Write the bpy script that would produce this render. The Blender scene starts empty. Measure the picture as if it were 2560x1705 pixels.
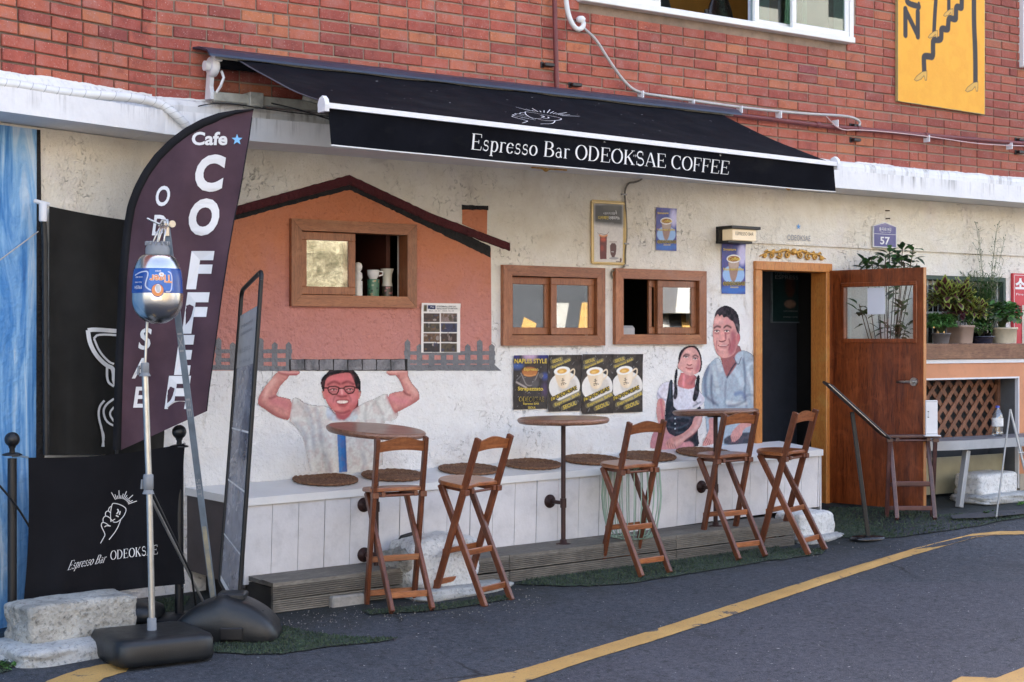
import bpy, math, random
import numpy as np
from mathutils import Vector, Matrix, noise
random.seed(4)
sc = bpy.context.scene
COL = sc.collection
# ---------------------------------------------------------------- camera, world, sun, exposure
CZ = 1.6
CY = -8.73
RX, RY = .8137, -.5812          # camera right in wall axes (X along facade, Y into the building)
FX, FY = .5812, .8137           # camera forward
cam_d = bpy.data.cameras.new('camera'); cam = bpy.data.objects.new('camera', cam_d); COL.objects.link(cam)
cam.location = (0, CY, CZ)
cam.rotation_euler = (math.radians(90), 0, -math.atan2(FX, FY))
cam_d.sensor_width = 36; cam_d.lens = 36*4000/2560; cam_d.clip_end = 600
sc.camera = cam
world = bpy.data.worlds.new('World'); sc.world = world; world.use_nodes = True
wn = world.node_tree.nodes; wl = world.node_tree.links
sky = wn.new('ShaderNodeTexSky'); sky.sky_type = 'NISHITA'; sky.sun_disc = False
SUN_EL, SUN_AZ = math.radians(50), math.radians(12)     # sun stands behind the building: facade in open shade
sky.sun_elevation = SUN_EL; sky.sun_rotation = SUN_AZ
sky.air_density = 1.0; sky.dust_density = 2.2; sky.ozone_density = 1.0
wn['Background'].inputs[1].default_value = 0.15
tint = wn.new('ShaderNodeMix'); tint.data_type = 'RGBA'; tint.blend_type = 'MULTIPLY'; tint.inputs[0].default_value = 1
tint.inputs[7].default_value = (1.16, 1.0, .89, 1)       # the photograph's white balance
wl.new(sky.outputs[0], tint.inputs[6]); wl.new(tint.outputs[2], wn['Background'].inputs[0])
sun_d = bpy.data.lights.new('sun', 'SUN'); sun_d.energy = 4.2; sun_d.angle = math.radians(.5); sun_d.color = (1, .95, .86)
sun = bpy.data.objects.new('sun', sun_d); COL.objects.link(sun)
sdir = Vector((math.sin(SUN_AZ)*math.cos(SUN_EL), math.cos(SUN_AZ)*math.cos(SUN_EL), math.sin(SUN_EL)))
sun.rotation_euler = sdir.to_track_quat('Z', 'Y').to_euler(); sun.location = (5, 10, 20)
sc.view_settings.view_transform = 'Standard'; sc.view_settings.look = 'None'
sc.view_settings.gamma = 1; sc.view_settings.exposure = 2.52; sc.view_settings.use_curve_mapping = False

# ---------------------------------------------------------------- geometry of the place
K = 2560/2354.0
def ray(x, y):
    a = (x-1280)/4000; b = (852.5-y)/4000
    return RX*a+FX, RY*a+FY, b
def S(x, y, Y):                  # photo pixel -> point on the vertical plane Y
    rx, ry, b = ray(x, y); t = (Y-CY)/ry
    return Vector((rx*t, Y, CZ+b*t))
def V(x, y, Y): return S(x*K, y*K, Y)
def D(x, y, t):                  # at a given distance
    rx, ry, b = ray(x, y); return Vector((rx*t, CY+ry*t, CZ+b*t))
def DV(x, y, t): return D(x*K, y*K, t)
def gz(X, Y):
    Yc = max(-9, min(3, Y)); Xc = max(-25, min(20, X))
    z = .055+.02*(Xc-4.9)+.06*(Yc+.75)
    u = max(0, min(1, (Xc-8.5)/1.0)); w = max(0, min(1, (Yc+1.6)/.7)); z += .11*u*u*(3-2*u)*w*w*(3-2*w)
    return z
def G(x, y, up=0):               # view pixel -> ground
    rx, ry, b = ray(x*K, y*K); lo, hi = 3.0, 30.0
    for _ in range(40):
        t = (lo+hi)/2
        if CZ+b*t > gz(rx*t, CY+ry*t)+up: lo = t
        else: hi = t
    return Vector((rx*t, CY+ry*t, CZ+b*t))
WU = Vector((.948, .317, 0)).normalized(); WN = Vector((-WU.y, WU.x, 0)); WP = Vector((3.69, -.16, 0))
def L(x, y, off):                # view pixel -> wing plane at depth off behind its slab face
    rx, ry, b = ray(x*K, y*K)
    t = (off + WP.dot(WN) - CY*WN.y)/(rx*WN.x+ry*WN.y)
    return Vector((rx*t, CY+ry*t, CZ+b*t))
def Lz(s, z, off):               # wing coordinates: s metres left of the corner
    p = WP - WU*s + WN*off; return Vector((p.x, p.y, z))

# ---------------------------------------------------------------- materials
def lin(c):
    out = []
    for v in c[:3]:
        v = v/255.; out.append(v/12.92 if v <= .04045 else ((v+.055)/1.055)**2.4)
    return tuple(out)
MATS = {}
def newmat(name):
    m = bpy.data.materials.new(name); m.use_nodes = True; nt = m.node_tree
    return m, nt, nt.nodes, nt.links, nt.nodes['Principled BSDF']
def bumpchain(nt, pb, coord, specs, dist=.01):
    prev = None
    for (kind, scale, strength, detail) in specs:
        if kind == 'n':
            t = nt.nodes.new('ShaderNodeTexNoise'); t.inputs['Scale'].default_value = scale; t.inputs['Detail'].default_value = detail
            o = t.outputs['Fac']
        else:
            t = nt.nodes.new('ShaderNodeTexVoronoi'); t.inputs['Scale'].default_value = scale; o = t.outputs['Distance']
        nt.links.new(coord, t.inputs['Vector'])
        b = nt.nodes.new('ShaderNodeBump'); b.inputs['Strength'].default_value = strength; b.inputs['Distance'].default_value = dist
        nt.links.new(o, b.inputs['Height'])
        if prev: nt.links.new(prev.outputs[0], b.inputs['Normal'])
        prev = b
    if prev: nt.links.new(prev.outputs[0], pb.inputs['Normal'])
def ramp(nt, fac, stops):
    r = nt.nodes.new('ShaderNodeValToRGB'); cr = r.color_ramp
    while len(cr.elements) < len(stops): cr.elements.new(.5)
    for e, (p, c) in zip(cr.elements, stops): e.position = p; e.color = (c[0], c[1], c[2], 1)
    nt.links.new(fac, r.inputs[0]); return r.outputs[0]
def noi(nt, coord, scale, detail=4, rough=.55, dist=0):
    t = nt.nodes.new('ShaderNodeTexNoise'); t.inputs['Scale'].default_value = scale; t.inputs['Detail'].default_value = detail
    t.inputs['Roughness'].default_value = rough; t.inputs['Distortion'].default_value = dist
    nt.links.new(coord, t.inputs['Vector']); return t.outputs['Fac']
def mapping(nt, coord, scale):
    m = nt.nodes.new('ShaderNodeMapping'); m.inputs['Scale'].default_value = scale
    nt.links.new(coord, m.inputs['Vector']); return m.outputs[0]
def mix(nt, fac, a, b, mode='MIX'):
    m = nt.nodes.new('ShaderNodeMix'); m.data_type = 'RGBA'; m.blend_type = mode
    for inp, v in ((0, fac), (6, a), (7, b)):
        if isinstance(v, (int, float)): m.inputs[inp].default_value = v
        elif isinstance(v, tuple): m.inputs[inp].default_value = (v[0], v[1], v[2], 1)
        else: nt.links.new(v, m.inputs[inp])
    return m.outputs[2]
def sm(nt, v, lo, hi):
    m = nt.nodes.new('ShaderNodeMapRange'); m.inputs[1].default_value = lo; m.inputs[2].default_value = hi
    nt.links.new(v, m.inputs[0]); return m.outputs[0]
def pm(name, col, rough=.6, var=.12, vscale=9, bump=.15, bscale=90, metal=0, col2=None, spec=.5, dirt=0, coat=0):
    """general procedural material: colour mottling, fine relief, optional grime"""
    if name in MATS: return MATS[name]
    m, nt, n, l, pb = newmat(name)
    tc = n.new('ShaderNodeTexCoord').outputs['Object']
    a = tuple(min(1, c*(1-var)) for c in col); b = col2 if col2 else tuple(min(1, c*(1+var)) for c in col)
    c = ramp(nt, noi(nt, tc, vscale, 5, .62), [(.32, a), (.68, b)])
    if dirt:
        d = sm(nt, noi(nt, tc, vscale*2.7, 6, .7), .5, .72)
        mm = n.new('ShaderNodeMath'); mm.operation = 'MULTIPLY'; l.new(d, mm.inputs[0]); mm.inputs[1].default_value = dirt
        c = mix(nt, mm.outputs[0], c, tuple(x*.3 for x in col))
    l.new(c, pb.inputs['Base Color'])
    r = n.new('ShaderNodeMapRange'); r.inputs[3].default_value = max(0, rough-.08); r.inputs[4].default_value = min(1, rough+.1)
    l.new(noi(nt, tc, vscale*1.7, 4), r.inputs[0]); l.new(r.outputs[0], pb.inputs['Roughness'])
    pb.inputs['Metallic'].default_value = metal; pb.inputs['Specular IOR Level'].default_value = spec
    pb.inputs['Coat Weight'].default_value = coat
    if bump: bumpchain(nt, pb, tc, [('n', bscale, bump, 4)], .004)
    MATS[name] = m; return m
def wood(name, c1, c2, axis=2, rough=.42, scale=7, coat=.15):
    if name in MATS: return MATS[name]
    m, nt, n, l, pb = newmat(name)
    tc = n.new('ShaderNodeTexCoord').outputs['Object']
    sc_ = [14, 14, 14]; sc_[axis] = 1.1
    mp = mapping(nt, tc, tuple(sc_))
    f1 = noi(nt, mp, scale*.5, 6, .65, .6); f2 = noi(nt, mapping(nt, tc, tuple(s*4 for s in sc_)), scale, 3, .6)
    c = ramp(nt, f1, [(.3, c1), (.5, tuple((a+b)/2 for a, b in zip(c1, c2))), (.72, c2)])
    c = mix(nt, sm(nt, f2, .48, .75), c, tuple(x*.45 for x in c1))
    wn_ = sm(nt, noi(nt, tc, 5, 6, .7, .5), .52, .72); mw = n.new('ShaderNodeMath'); mw.operation = 'MULTIPLY'; l.new(wn_, mw.inputs[0]); mw.inputs[1].default_value = .35
    c = mix(nt, mw.outputs[0], c, tuple(min(.6, x*1.6+.03) for x in c2)); rv = ramp(nt, n.new('ShaderNodeObjectInfo').outputs['Random'], [(0, (.72, .7, .7)), (1, (1.12, 1.1, 1.08))]); c = mix(nt, 1, c, rv, 'MULTIPLY')
    l.new(c, pb.inputs['Base Color']); pb.inputs['Roughness'].default_value = rough; pb.inputs['Coat Weight'].default_value = coat
    b = n.new('ShaderNodeBump'); b.inputs['Strength'].default_value = .25; b.inputs['Distance'].default_value = .002
    l.new(f2, b.inputs['Height']); l.new(b.outputs[0], pb.inputs['Normal'])
    MATS[name] = m; return m
def vcol(name, rough=.75, bump=.5, bscale=55, spec=.3, noise_amt=.1):
    """paint or print carried by the mesh's colour attribute, on a rough or smooth sheet"""
    if name in MATS: return MATS[name]
    m, nt, n, l, pb = newmat(name)
    at = n.new('ShaderNodeAttribute'); at.attribute_name = 'paint'
    tc = n.new('ShaderNodeTexCoord').outputs['Object']
    f = noi(nt, tc, 60, 5, .7)
    c = mix(nt, sm(nt, f, .35, .8), at.outputs['Color'], (.95, .93, .9), 'MIX') if False else at.outputs['Color']
    mm = mix(nt, noise_amt, c, ramp(nt, f, [(.35, (.35, .33, .32)), (.7, (1, 1, 1))]), 'MULTIPLY')
    l.new(mm, pb.inputs['Base Color']); pb.inputs['Roughness'].default_value = rough; pb.inputs['Specular IOR Level'].default_value = spec
    if bump: bumpchain(nt, pb, tc, [('n', bscale, bump, 6)], .006)
    MATS[name] = m; return m
def glassmat(name, refl=.4, tint=(.75, .8, .78), rough=.01):
    if name in MATS: return MATS[name]
    m, nt, n, l, pb = newmat(name)
    n.remove(pb); out = n['Material Output']
    tr = n.new('ShaderNodeBsdfTransparent'); tr.inputs[0].default_value = (*tint, 1)
    gl = n.new('ShaderNodeBsdfGlossy'); gl.inputs['Roughness'].default_value = rough; gl.inputs[0].default_value = (.95, .96, .95, 1)
    mx = n.new('ShaderNodeMixShader'); mx.inputs[0].default_value = refl
    l.new(tr.outputs[0], mx.inputs[1]); l.new(gl.outputs[0], mx.inputs[2]); l.new(mx.outputs[0], out.inputs[0])
    MATS[name] = m; return m

# ---------------------------------------------------------------- mesh builder
ORG = {}
class B:
    def __init__(s): s.v = []; s.f = []; s.mi = []; s.sm = []
    def add(s, vs, fs, mi=0, smooth=False):
        o = len(s.v); s.v += [tuple(p) for p in vs]
        for f in fs: s.f.append(tuple(i+o for i in f)); s.mi.append(mi); s.sm.append(smooth)
        return s
    def box(s, lo, hi, M=None, mi=0):
        (x0, y0, z0), (x1, y1, z1) = lo, hi
        vs = [Vector(p) for p in ((x0,y0,z0),(x1,y0,z0),(x1,y1,z0),(x0,y1,z0),(x0,y0,z1),(x1,y0,z1),(x1,y1,z1),(x0,y1,z1))]
        if M is not None: vs = [M @ p for p in vs]
        return s.add(vs, [(0,3,2,1),(4,5,6,7),(0,1,5,4),(1,2,6,5),(2,3,7,6),(3,0,4,7)], mi)
    def bbox(s, lo, hi, bev=.006, M=None, mi=0):     # chamfered box
        c = [(lo[i]+hi[i])/2 for i in range(3)]; h = [abs(hi[i]-lo[i])/2 for i in range(3)]
        bev = min(bev, min(h)*.49)
        vs = []; idx = {}
        for ax in range(3):
            for sx in (-1, 1):
                for sy in (-1, 1):
                    for sz in (-1, 1):
                        sg = (sx, sy, sz)
                        p = [c[i]+sg[i]*(h[i] if i == ax else h[i]-bev) for i in range(3)]
                        idx[(ax, sx, sy, sz)] = len(vs); vs.append(Vector(p))
        fs = []
        for ax in range(3):
            o = [i for i in range(3) if i != ax]
            for sgn in (-1, 1):
                q = []
                for (u, w) in ((-1,-1),(1,-1),(1,1),(-1,1)):
                    sg = [0, 0, 0]; sg[ax] = sgn; sg[o[0]] = u; sg[o[1]] = w; q.append(idx[(ax, *sg)])
                n_pos = (ax != 1)
                if (sgn > 0) != n_pos: q = q[::-1]
                fs.append(tuple(q))
        for ax in range(3):                            # edge chamfers along axis ax
            o = [i for i in range(3) if i != ax]
            for u in (-1, 1):
                for w in (-1, 1):
                    def k(face, e):
                        sg = [0, 0, 0]; sg[ax] = e; sg[o[0]] = u; sg[o[1]] = w; return idx[(face, *sg)]
                    fs.append((k(o[0], -1), k(o[1], -1), k(o[1], 1), k(o[0], 1)))
        for sx in (-1, 1):
            for sy in (-1, 1):
                for sz in (-1, 1): fs.append((idx[(0,sx,sy,sz)], idx[(1,sx,sy,sz)], idx[(2,sx,sy,sz)]))
        if M is not None: vs = [M @ p for p in vs]
        return s.add(vs, fs, mi)
    def beam(s, p0, p1, w, d, up=(0,0,1), bev=.003, mi=0):   # rectangular bar from p0 to p1
        p0 = Vector(p0); p1 = Vector(p1); ax = (p1-p0); ln = ax.length; ax.normalize()
        sd = ax.cross(Vector(up));
        if sd.length < 1e-4: sd = ax.cross(Vector((1, 0, 0)))
        sd.normalize(); u2 = sd.cross(ax)
        M = Matrix((( sd.x, u2.x, ax.x, p0.x), (sd.y, u2.y, ax.y, p0.y), (sd.z, u2.z, ax.z, p0.z), (0,0,0,1)))
        return s.bbox((-w/2, -d/2, 0), (w/2, d/2, ln), bev, M, mi)
    def tube(s, pts, r, n=10, cap=True, mi=0):
        pts = [Vector(p) for p in pts]; rs = r if isinstance(r, (list, tuple)) else [r]*len(pts)
        t0 = (pts[1]-pts[0]).normalized(); nrm = t0.orthogonal().normalized(); rings = []
        for i, p in enumerate(pts):
            t = (pts[min(i+1, len(pts)-1)]-pts[max(i-1, 0)])
            if t.length < 1e-9: t = t0
            t.normalize(); nrm = (nrm - t*nrm.dot(t)).normalized(); bn = t.cross(nrm)
            rings.append([p+(nrm*math.cos(2*math.pi*k/n)+bn*math.sin(2*math.pi*k/n))*rs[i] for k in range(n)])
        vs = [q for rg in rings for q in rg]; fs = []
        for i in range(len(pts)-1):
            for k in range(n):
                a = i*n+k; b = i*n+(k+1) % n; fs.append((a, b, b+n, a+n))
        s.add(vs, fs, mi, True)
        if cap:
            s.add(rings[0][::-1], [tuple(range(n))], mi); s.add(rings[-1], [tuple(range(n))], mi)
        return s
    def lathe(s, prof, c=(0,0,0), n=32, M=None, mi=0, smooth=True, pw=2, sx=1, sy=1):
        vs = []; c = Vector(c)
        for (r, z) in prof:
            for k in range(n):
                a = 2*math.pi*k/n; ca, sa = math.cos(a), math.sin(a)
                q = (abs(ca)**pw+abs(sa)**pw)**(-1/pw) if pw != 2 else 1
                vs.append(Vector((r*ca*q*sx, r*sa*q*sy, z)))
        if M is not None: vs = [M @ p for p in vs]
        vs = [p+c for p in vs]; fs = []
        for i in range(len(prof)-1):
            for k in range(n):
                a = i*n+k; b = i*n+(k+1) % n; fs.append((a, b, b+n, a+n))
        s.add(vs, fs, mi, smooth)
        s.add(vs[:n][::-1], [tuple(range(n))], mi); s.add(vs[-n:], [tuple(range(n))], mi)
        return s
    def prism(s, pts, ext, mi=0):                      # polygon pts (3D) extruded by vector ext
        pts = [Vector(p) for p in pts]; ext = Vector(ext); n = len(pts)
        s.add(pts+[p+ext for p in pts], [tuple(range(n))[::-1], tuple(range(n, 2*n))]+[(i, (i+1) % n, (i+1) % n+n, i+n) for i in range(n)], mi)
        return s
    def quad(s, a, b, c, d, mi=0): return s.add([a, b, c, d], [(0, 1, 2, 3)], mi)
    def build(s, name, mat, parent=None, org=None, fixn=True):
        me = bpy.data.meshes.new(name)
        if parent is not None: o0 = ORG[parent.name]
        elif org is not None: o0 = Vector(org)
        else:
            a = np.array(s.v); o0 = Vector(((a[:,0].min()+a[:,0].max())/2, (a[:,1].min()+a[:,1].max())/2, a[:,2].min()))
        me.from_pydata([tuple(Vector(p)-o0) for p in s.v], [], s.f)
        mats = mat if isinstance(mat, (list, tuple)) else [mat]
        for m in mats: me.materials.append(m)
        me.polygons.foreach_set('material_index', s.mi); me.polygons.foreach_set('use_smooth', s.sm)
        if fixn and len(s.f) < 60000:
            import bmesh
            bm = bmesh.new(); bm.from_mesh(me); bmesh.ops.recalc_face_normals(bm, faces=bm.faces); bm.to_mesh(me); bm.free()
        me.update()
        ob = bpy.data.objects.new(name, me); COL.objects.link(ob)
        ORG[ob.name] = o0
        if parent is not None: ob.parent = parent
        else: ob.location = o0
        return ob
def tag(o, label=None, cat=None, group=None, kind=None):
    if label: o['label'] = label
    if cat: o['category'] = cat
    if group: o['group'] = group
    if kind: o['kind'] = kind
    return o
def thing(name, label, cat, loc, group=None):
    o = bpy.data.objects.new(name, None); COL.objects.link(o); o.location = loc; o.empty_display_size = .1
    ORG[o.name] = Vector(loc); return tag(o, label, cat, group)
def copy_tree(o, parent=None):
    c = o.copy(); COL.objects.link(c); ORG[c.name] = ORG[o.name]
    if parent is not None: c.parent = parent
    for ch in [q for q in bpy.data.objects if q.parent == o]: copy_tree(ch, c)
    return c
def clean(o):
    return o
# text laid on a plane
def text_mesh(s, size=1, bold=0, xs=1, align='LEFT', shear=0, space=1, res=3):
    cu = bpy.data.curves.new('t', 'FONT'); cu.body = s; cu.size = size; cu.offset = bold*size; cu.align_x = align; cu.shear = shear
    cu.space_character = space; cu.resolution_u = res; cu.fill_mode = 'FRONT'
    ob = bpy.data.objects.new('t', cu); COL.objects.link(ob)
    dg = bpy.context.evaluated_depsgraph_get(); dg.update()
    me = bpy.data.meshes.new_from_object(ob.evaluated_get(dg))
    vs = [(v.co.x*xs, v.co.y) for v in me.vertices]; fs = [tuple(p.vertices) for p in me.polygons]
    bpy.data.objects.remove(ob); bpy.data.curves.remove(cu); bpy.data.meshes.remove(me)
    return vs, fs
def text(s, O, R, U, mat, parent, name='lettering', fn=None, fit=None, **kw):
    """fit=(w,h): scale the text box to these sizes"""
    vs, fs = text_mesh(s, **kw)
    if not vs: return None
    if fit:
        a = np.array(vs); x0, y0 = a.min(0); x1, y1 = a.max(0)
        sx = fit[0]/(x1-x0) if fit[0] else None; sy = fit[1]/(y1-y0) if fit[1] else sx
        sx = sx or sy
        vs = [((x-x0)*sx, (y-y0)*sy) for x, y in vs]
    b = B()
    if fn: b.add([fn(x, y) for x, y in vs], fs)
    else:
        O = Vector(O); R = Vector(R); U = Vector(U); b.add([O+R*x+U*y for x, y in vs], fs)
    return b.build(name, mat, parent, fixn=False)

# ---------------------------------------------------------------- painter: polygons -> coloured mesh grid
def smooth_poly(pts, it=2):
    p = np.array(pts, float)
    for _ in range(it):
        q = np.roll(p, -1, 0); p = np.stack([p*.75+q*.25, p*.25+q*.75], 1).reshape(-1, 2)
    return p
def inpoly(px, py, poly):
    ins = np.zeros(px.shape, bool); n = len(poly); x0, y0 = poly[-1]
    for i in range(n):
        x1, y1 = poly[i]
        if y0 != y1:
            c = ((y1 > py) != (y0 > py)) & (px < (x0-x1)*(py-y1)/(y0-y1)+x1)
            ins ^= c
        x0, y0 = x1, y1
    return ins
def box_blur(a, r):
    if r < 1: return a
    k = 2*r+1
    for ax in (0, 1):
        p = np.pad(a, [(r+1, r) if i == ax else (0, 0) for i in range(2)], mode='edge'); c = np.cumsum(p, ax)
        a = (np.take(c, range(k, c.shape[ax]), ax)-np.take(c, range(0, c.shape[ax]-k), ax))/k
    return a
def vnoise(h, w, cell, rs):
    gh, gw = int(h/cell)+3, int(w/cell)+3; g = rs.rand(gh, gw)
    y = np.arange(h)/cell; x = np.arange(w)/cell; yi = y.astype(int); xi = x.astype(int)
    fy = (y-yi)[:, None]; fx = (x-xi)[None, :]; fy = fy*fy*(3-2*fy); fx = fx*fx*(3-2*fx)
    a = g[yi][:, xi]; b = g[yi][:, xi+1]; c = g[yi+1][:, xi]; d = g[yi+1][:, xi+1]
    return (a*(1-fx)+b*fx)*(1-fy)+(c*(1-fx)+d*fx)*fy
class Paint:
    """canvas in metres (u right, v up); shapes given through map fn from measured coordinates"""
    def __init__(s, u0, u1, v0, v1, res, fn, bg=None, seed=1):
        s.u0, s.v0, s.res = u0, v0, res; s.w = int((u1-u0)/res)+1; s.h = int((v1-v0)/res)+1; s.fn = fn
        s.c = np.zeros((s.h, s.w, 3)); s.a = np.zeros((s.h, s.w)); s.rs = np.random.RandomState(seed)
        s.con = 1.0
        s.U, s.Vv = np.meshgrid(u0+np.arange(s.w)*res, v0+np.arange(s.h)*res)
        if bg is not None: s.c[:] = lin(bg); s.a[:] = 1
    def shape(s, pts, col, blur=0, sm_=1, op=1, mask=True, var=.12):
        P = np.array([s.fn(x, y) for x, y in pts])
        if sm_: P = smooth_poly(P, sm_)
        m = np.zeros((s.h, s.w))
        for dx in (-.25, .25):
            for dy in (-.25, .25): m += inpoly(s.U+dx*s.res, s.Vv+dy*s.res, P)*.25
        if mask: s.a = np.maximum(s.a, m)
        m = box_blur(m, blur)*op
        n = 1+var*(vnoise(s.h, s.w, 5, s.rs)+vnoise(s.h, s.w, 2.2, s.rs)-1)
        cc = np.array(lin(col))[None, None, :]*n[..., None]
        s.c = s.c*(1-m[..., None])+cc*m[..., None]; return s
    def line(s, pts, wd, col, blur=0, op=1, closed=False, mask=False):
        P = np.array([s.fn(x, y) for x, y in pts], float)
        if not closed and len(P) > 2:
            for _ in range(2):
                q = [P[0]]
                for i in range(len(P)-1): q += [P[i]*.75+P[i+1]*.25, P[i]*.25+P[i+1]*.75]
                q.append(P[-1]); P = np.array(q)
        if closed: P = np.vstack([P, P[:1]])
        d = np.full((s.h, s.w), 9.)
        for i in range(len(P)-1):
            a, b = P[i], P[i+1]; ab = b-a; L2 = (ab**2).sum()+1e-12
            t = np.clip(((s.U-a[0])*ab[0]+(s.Vv-a[1])*ab[1])/L2, 0, 1)
            d = np.minimum(d, np.hypot(s.U-a[0]-t*ab[0], s.Vv-a[1]-t*ab[1]))
        m = np.clip((wd/2-d)/s.res+.5, 0, 1)
        if mask: s.a = np.maximum(s.a, m)
        m = box_blur(m, blur)*op; s.c = s.c*(1-m[..., None])+np.array(lin(col))*m[..., None]; return s
    def ell(s, cx, cy, rx, ry, col, rot=0, **kw):
        pts = [(cx+rx*math.cos(t)*math.cos(rot)-ry*math.sin(t)*math.sin(rot), cy+rx*math.cos(t)*math.sin(rot)+ry*math.sin(t)*math.cos(rot)) for t in np.linspace(0, 2*math.pi, 18)[:-1]]
        return s.shape(pts, col, sm_=1, **kw)
    def blotch(s, col, amt, cell):
        n = np.clip((vnoise(s.h, s.w, cell, s.rs)*.6+vnoise(s.h, s.w, cell/2.3, s.rs)*.4-.5)*4*amt+amt*.3, 0, amt)[..., None]
        s.c = s.c*(1-n)+np.array(lin(col))*n; return s
    def build(s, name, mat, parent, place, gain=1.0):
        keep = s.a > .5
        fm = keep[:-1, :-1] | keep[1:, :-1] & keep[:-1, 1:]
        idx = np.arange(s.h*s.w).reshape(s.h, s.w)
        f = np.stack([idx[:-1, :-1][fm], idx[:-1, 1:][fm], idx[1:, 1:][fm], idx[1:, :-1][fm]], 1)
        used = np.unique(f); re = np.full(s.h*s.w, -1); re[used] = np.arange(len(used)); f = re[f]
        U = s.U.ravel()[used]; W = s.Vv.ravel()[used]; C = np.clip((s.c.reshape(-1, 3)[used]/.5)**s.con*.5*gain, 0, .9)
        pts = np.array(place(U, W))
        o0 = ORG[parent.name] if parent is not None else Vector((pts[0].mean(), pts[1].mean(), pts[2].min()))
        pts = pts - np.array(o0)[:, None]
        me = bpy.data.meshes.new(name); me.vertices.add(len(used)); me.vertices.foreach_set('co', pts.T.astype('f').ravel())
        me.loops.add(f.size); me.loops.foreach_set('vertex_index', f.ravel().astype('i'))
        me.polygons.add(len(f)); me.polygons.foreach_set('loop_start', np.arange(len(f), dtype='i')*4)
        at = me.color_attributes.new('paint', 'FLOAT_COLOR', 'POINT')
        at.data.foreach_set('color', np.hstack([C, np.ones((len(C), 1))]).astype('f').ravel())
        me.materials.append(mat); me.update(calc_edges=True); me.validate()
        ob = bpy.data.objects.new(name, me); COL.objects.link(ob); ORG[ob.name] = o0
        if parent is not None: ob.parent = parent
        else: ob.location = o0
        return ob
# ================================================================= MATERIAL SET
def stucco_mat(name, pit=.6):
    m, nt, n, l, pb = newmat(name)
    pos = n.new('ShaderNodeNewGeometry').outputs['Position']
    sx = n.new('ShaderNodeSeparateXYZ'); l.new(pos, sx.inputs[0])
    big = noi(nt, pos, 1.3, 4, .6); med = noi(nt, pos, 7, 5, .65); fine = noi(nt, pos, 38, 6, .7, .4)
    # cream above turning to white below, mixed by height along a ragged edge
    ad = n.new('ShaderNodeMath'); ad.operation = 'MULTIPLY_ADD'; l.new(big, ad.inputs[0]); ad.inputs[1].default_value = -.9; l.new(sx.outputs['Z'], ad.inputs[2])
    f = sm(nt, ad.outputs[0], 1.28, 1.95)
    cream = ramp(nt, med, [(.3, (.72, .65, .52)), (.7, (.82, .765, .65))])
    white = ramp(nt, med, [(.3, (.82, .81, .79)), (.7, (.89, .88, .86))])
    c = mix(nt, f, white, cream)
    c = mix(nt, sm(nt, noi(nt, pos, 3.3, 6, .7, .6), .6, .78), c, (.52, .46, .38))
    # pinkish and bluish over-painting
    c = mix(nt, sm(nt, noi(nt, pos, 2.3, 3, .6, .5), .52, .75), c, mix(nt, .3, c, (.68, .6, .62)))
    # pits that show dark
    zone = sm(nt, noi(nt, pos, 2.2, 3), .46, .66)
    mp = mapping(nt, pos, (1, 1, .75))
    vor = n.new('ShaderNodeTexVoronoi'); vor.feature = 'DISTANCE_TO_EDGE'; vor.inputs['Scale'].default_value = 15
    dn = n.new('ShaderNodeTexNoise'); dn.inputs['Scale'].default_value = 14; dn.inputs['Detail'].default_value = 3; l.new(mp, dn.inputs['Vector'])
    mixv = n.new('ShaderNodeMix'); mixv.data_type = 'VECTOR'; mixv.inputs[0].default_value = .12; l.new(mp, mixv.inputs[4]); l.new(dn.outputs['Color'], mixv.inputs[5]); l.new(mixv.outputs[1], vor.inputs['Vector'])
    crack = sm(nt, vor.outputs[0], .04, .0)
    brk = sm(nt, noi(nt, pos, 30, 3), .46, .56)
    mu = n.new('ShaderNodeMath'); mu.operation = 'MULTIPLY'; l.new(crack, mu.inputs[0]); l.new(brk, mu.inputs[1])
    mu2 = n.new('ShaderNodeMath'); mu2.operation = 'MULTIPLY'; l.new(mu.outputs[0], mu2.inputs[0]); l.new(zone, mu2.inputs[1])
    sp = sm(nt, noi(nt, pos, 75, 4, .6), .655, .72)
    mx = n.new('ShaderNodeMath'); mx.operation = 'MAXIMUM'; l.new(mu2.outputs[0], mx.inputs[0]); l.new(sp, mx.inputs[1])
    mm = n.new('ShaderNodeMath'); mm.operation = 'MULTIPLY'; l.new(mx.outputs[0], mm.inputs[0]); mm.inputs[1].default_value = pit
    c = mix(nt, mm.outputs[0], c, (.17, .14, .11))
    l.new(c, pb.inputs['Base Color']); pb.inputs['Roughness'].default_value = .85; pb.inputs['Specular IOR Level'].default_value = .25
    sb = n.new('ShaderNodeMath'); sb.operation = 'SUBTRACT'; sb.inputs[0].default_value = 1; l.new(mx.outputs[0], sb.inputs[1])
    b1 = n.new('ShaderNodeBump'); b1.inputs['Strength'].default_value = .8; b1.inputs['Distance'].default_value = .014; l.new(fine, b1.inputs['Height'])
    b2 = n.new('ShaderNodeBump'); b2.inputs['Strength'].default_value = .9; b2.inputs['Distance'].default_value = .012; l.new(sb.outputs[0], b2.inputs['Height']); l.new(b1.outputs[0], b2.inputs['Normal'])
    b3 = n.new('ShaderNodeBump'); b3.inputs['Strength'].default_value = .5; b3.inputs['Distance'].default_value = .05; l.new(med, b3.inputs['Height']); l.new(b2.outputs[0], b3.inputs['Normal'])
    l.new(b3.outputs[0], pb.inputs['Normal']); MATS[name] = m; return m
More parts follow.
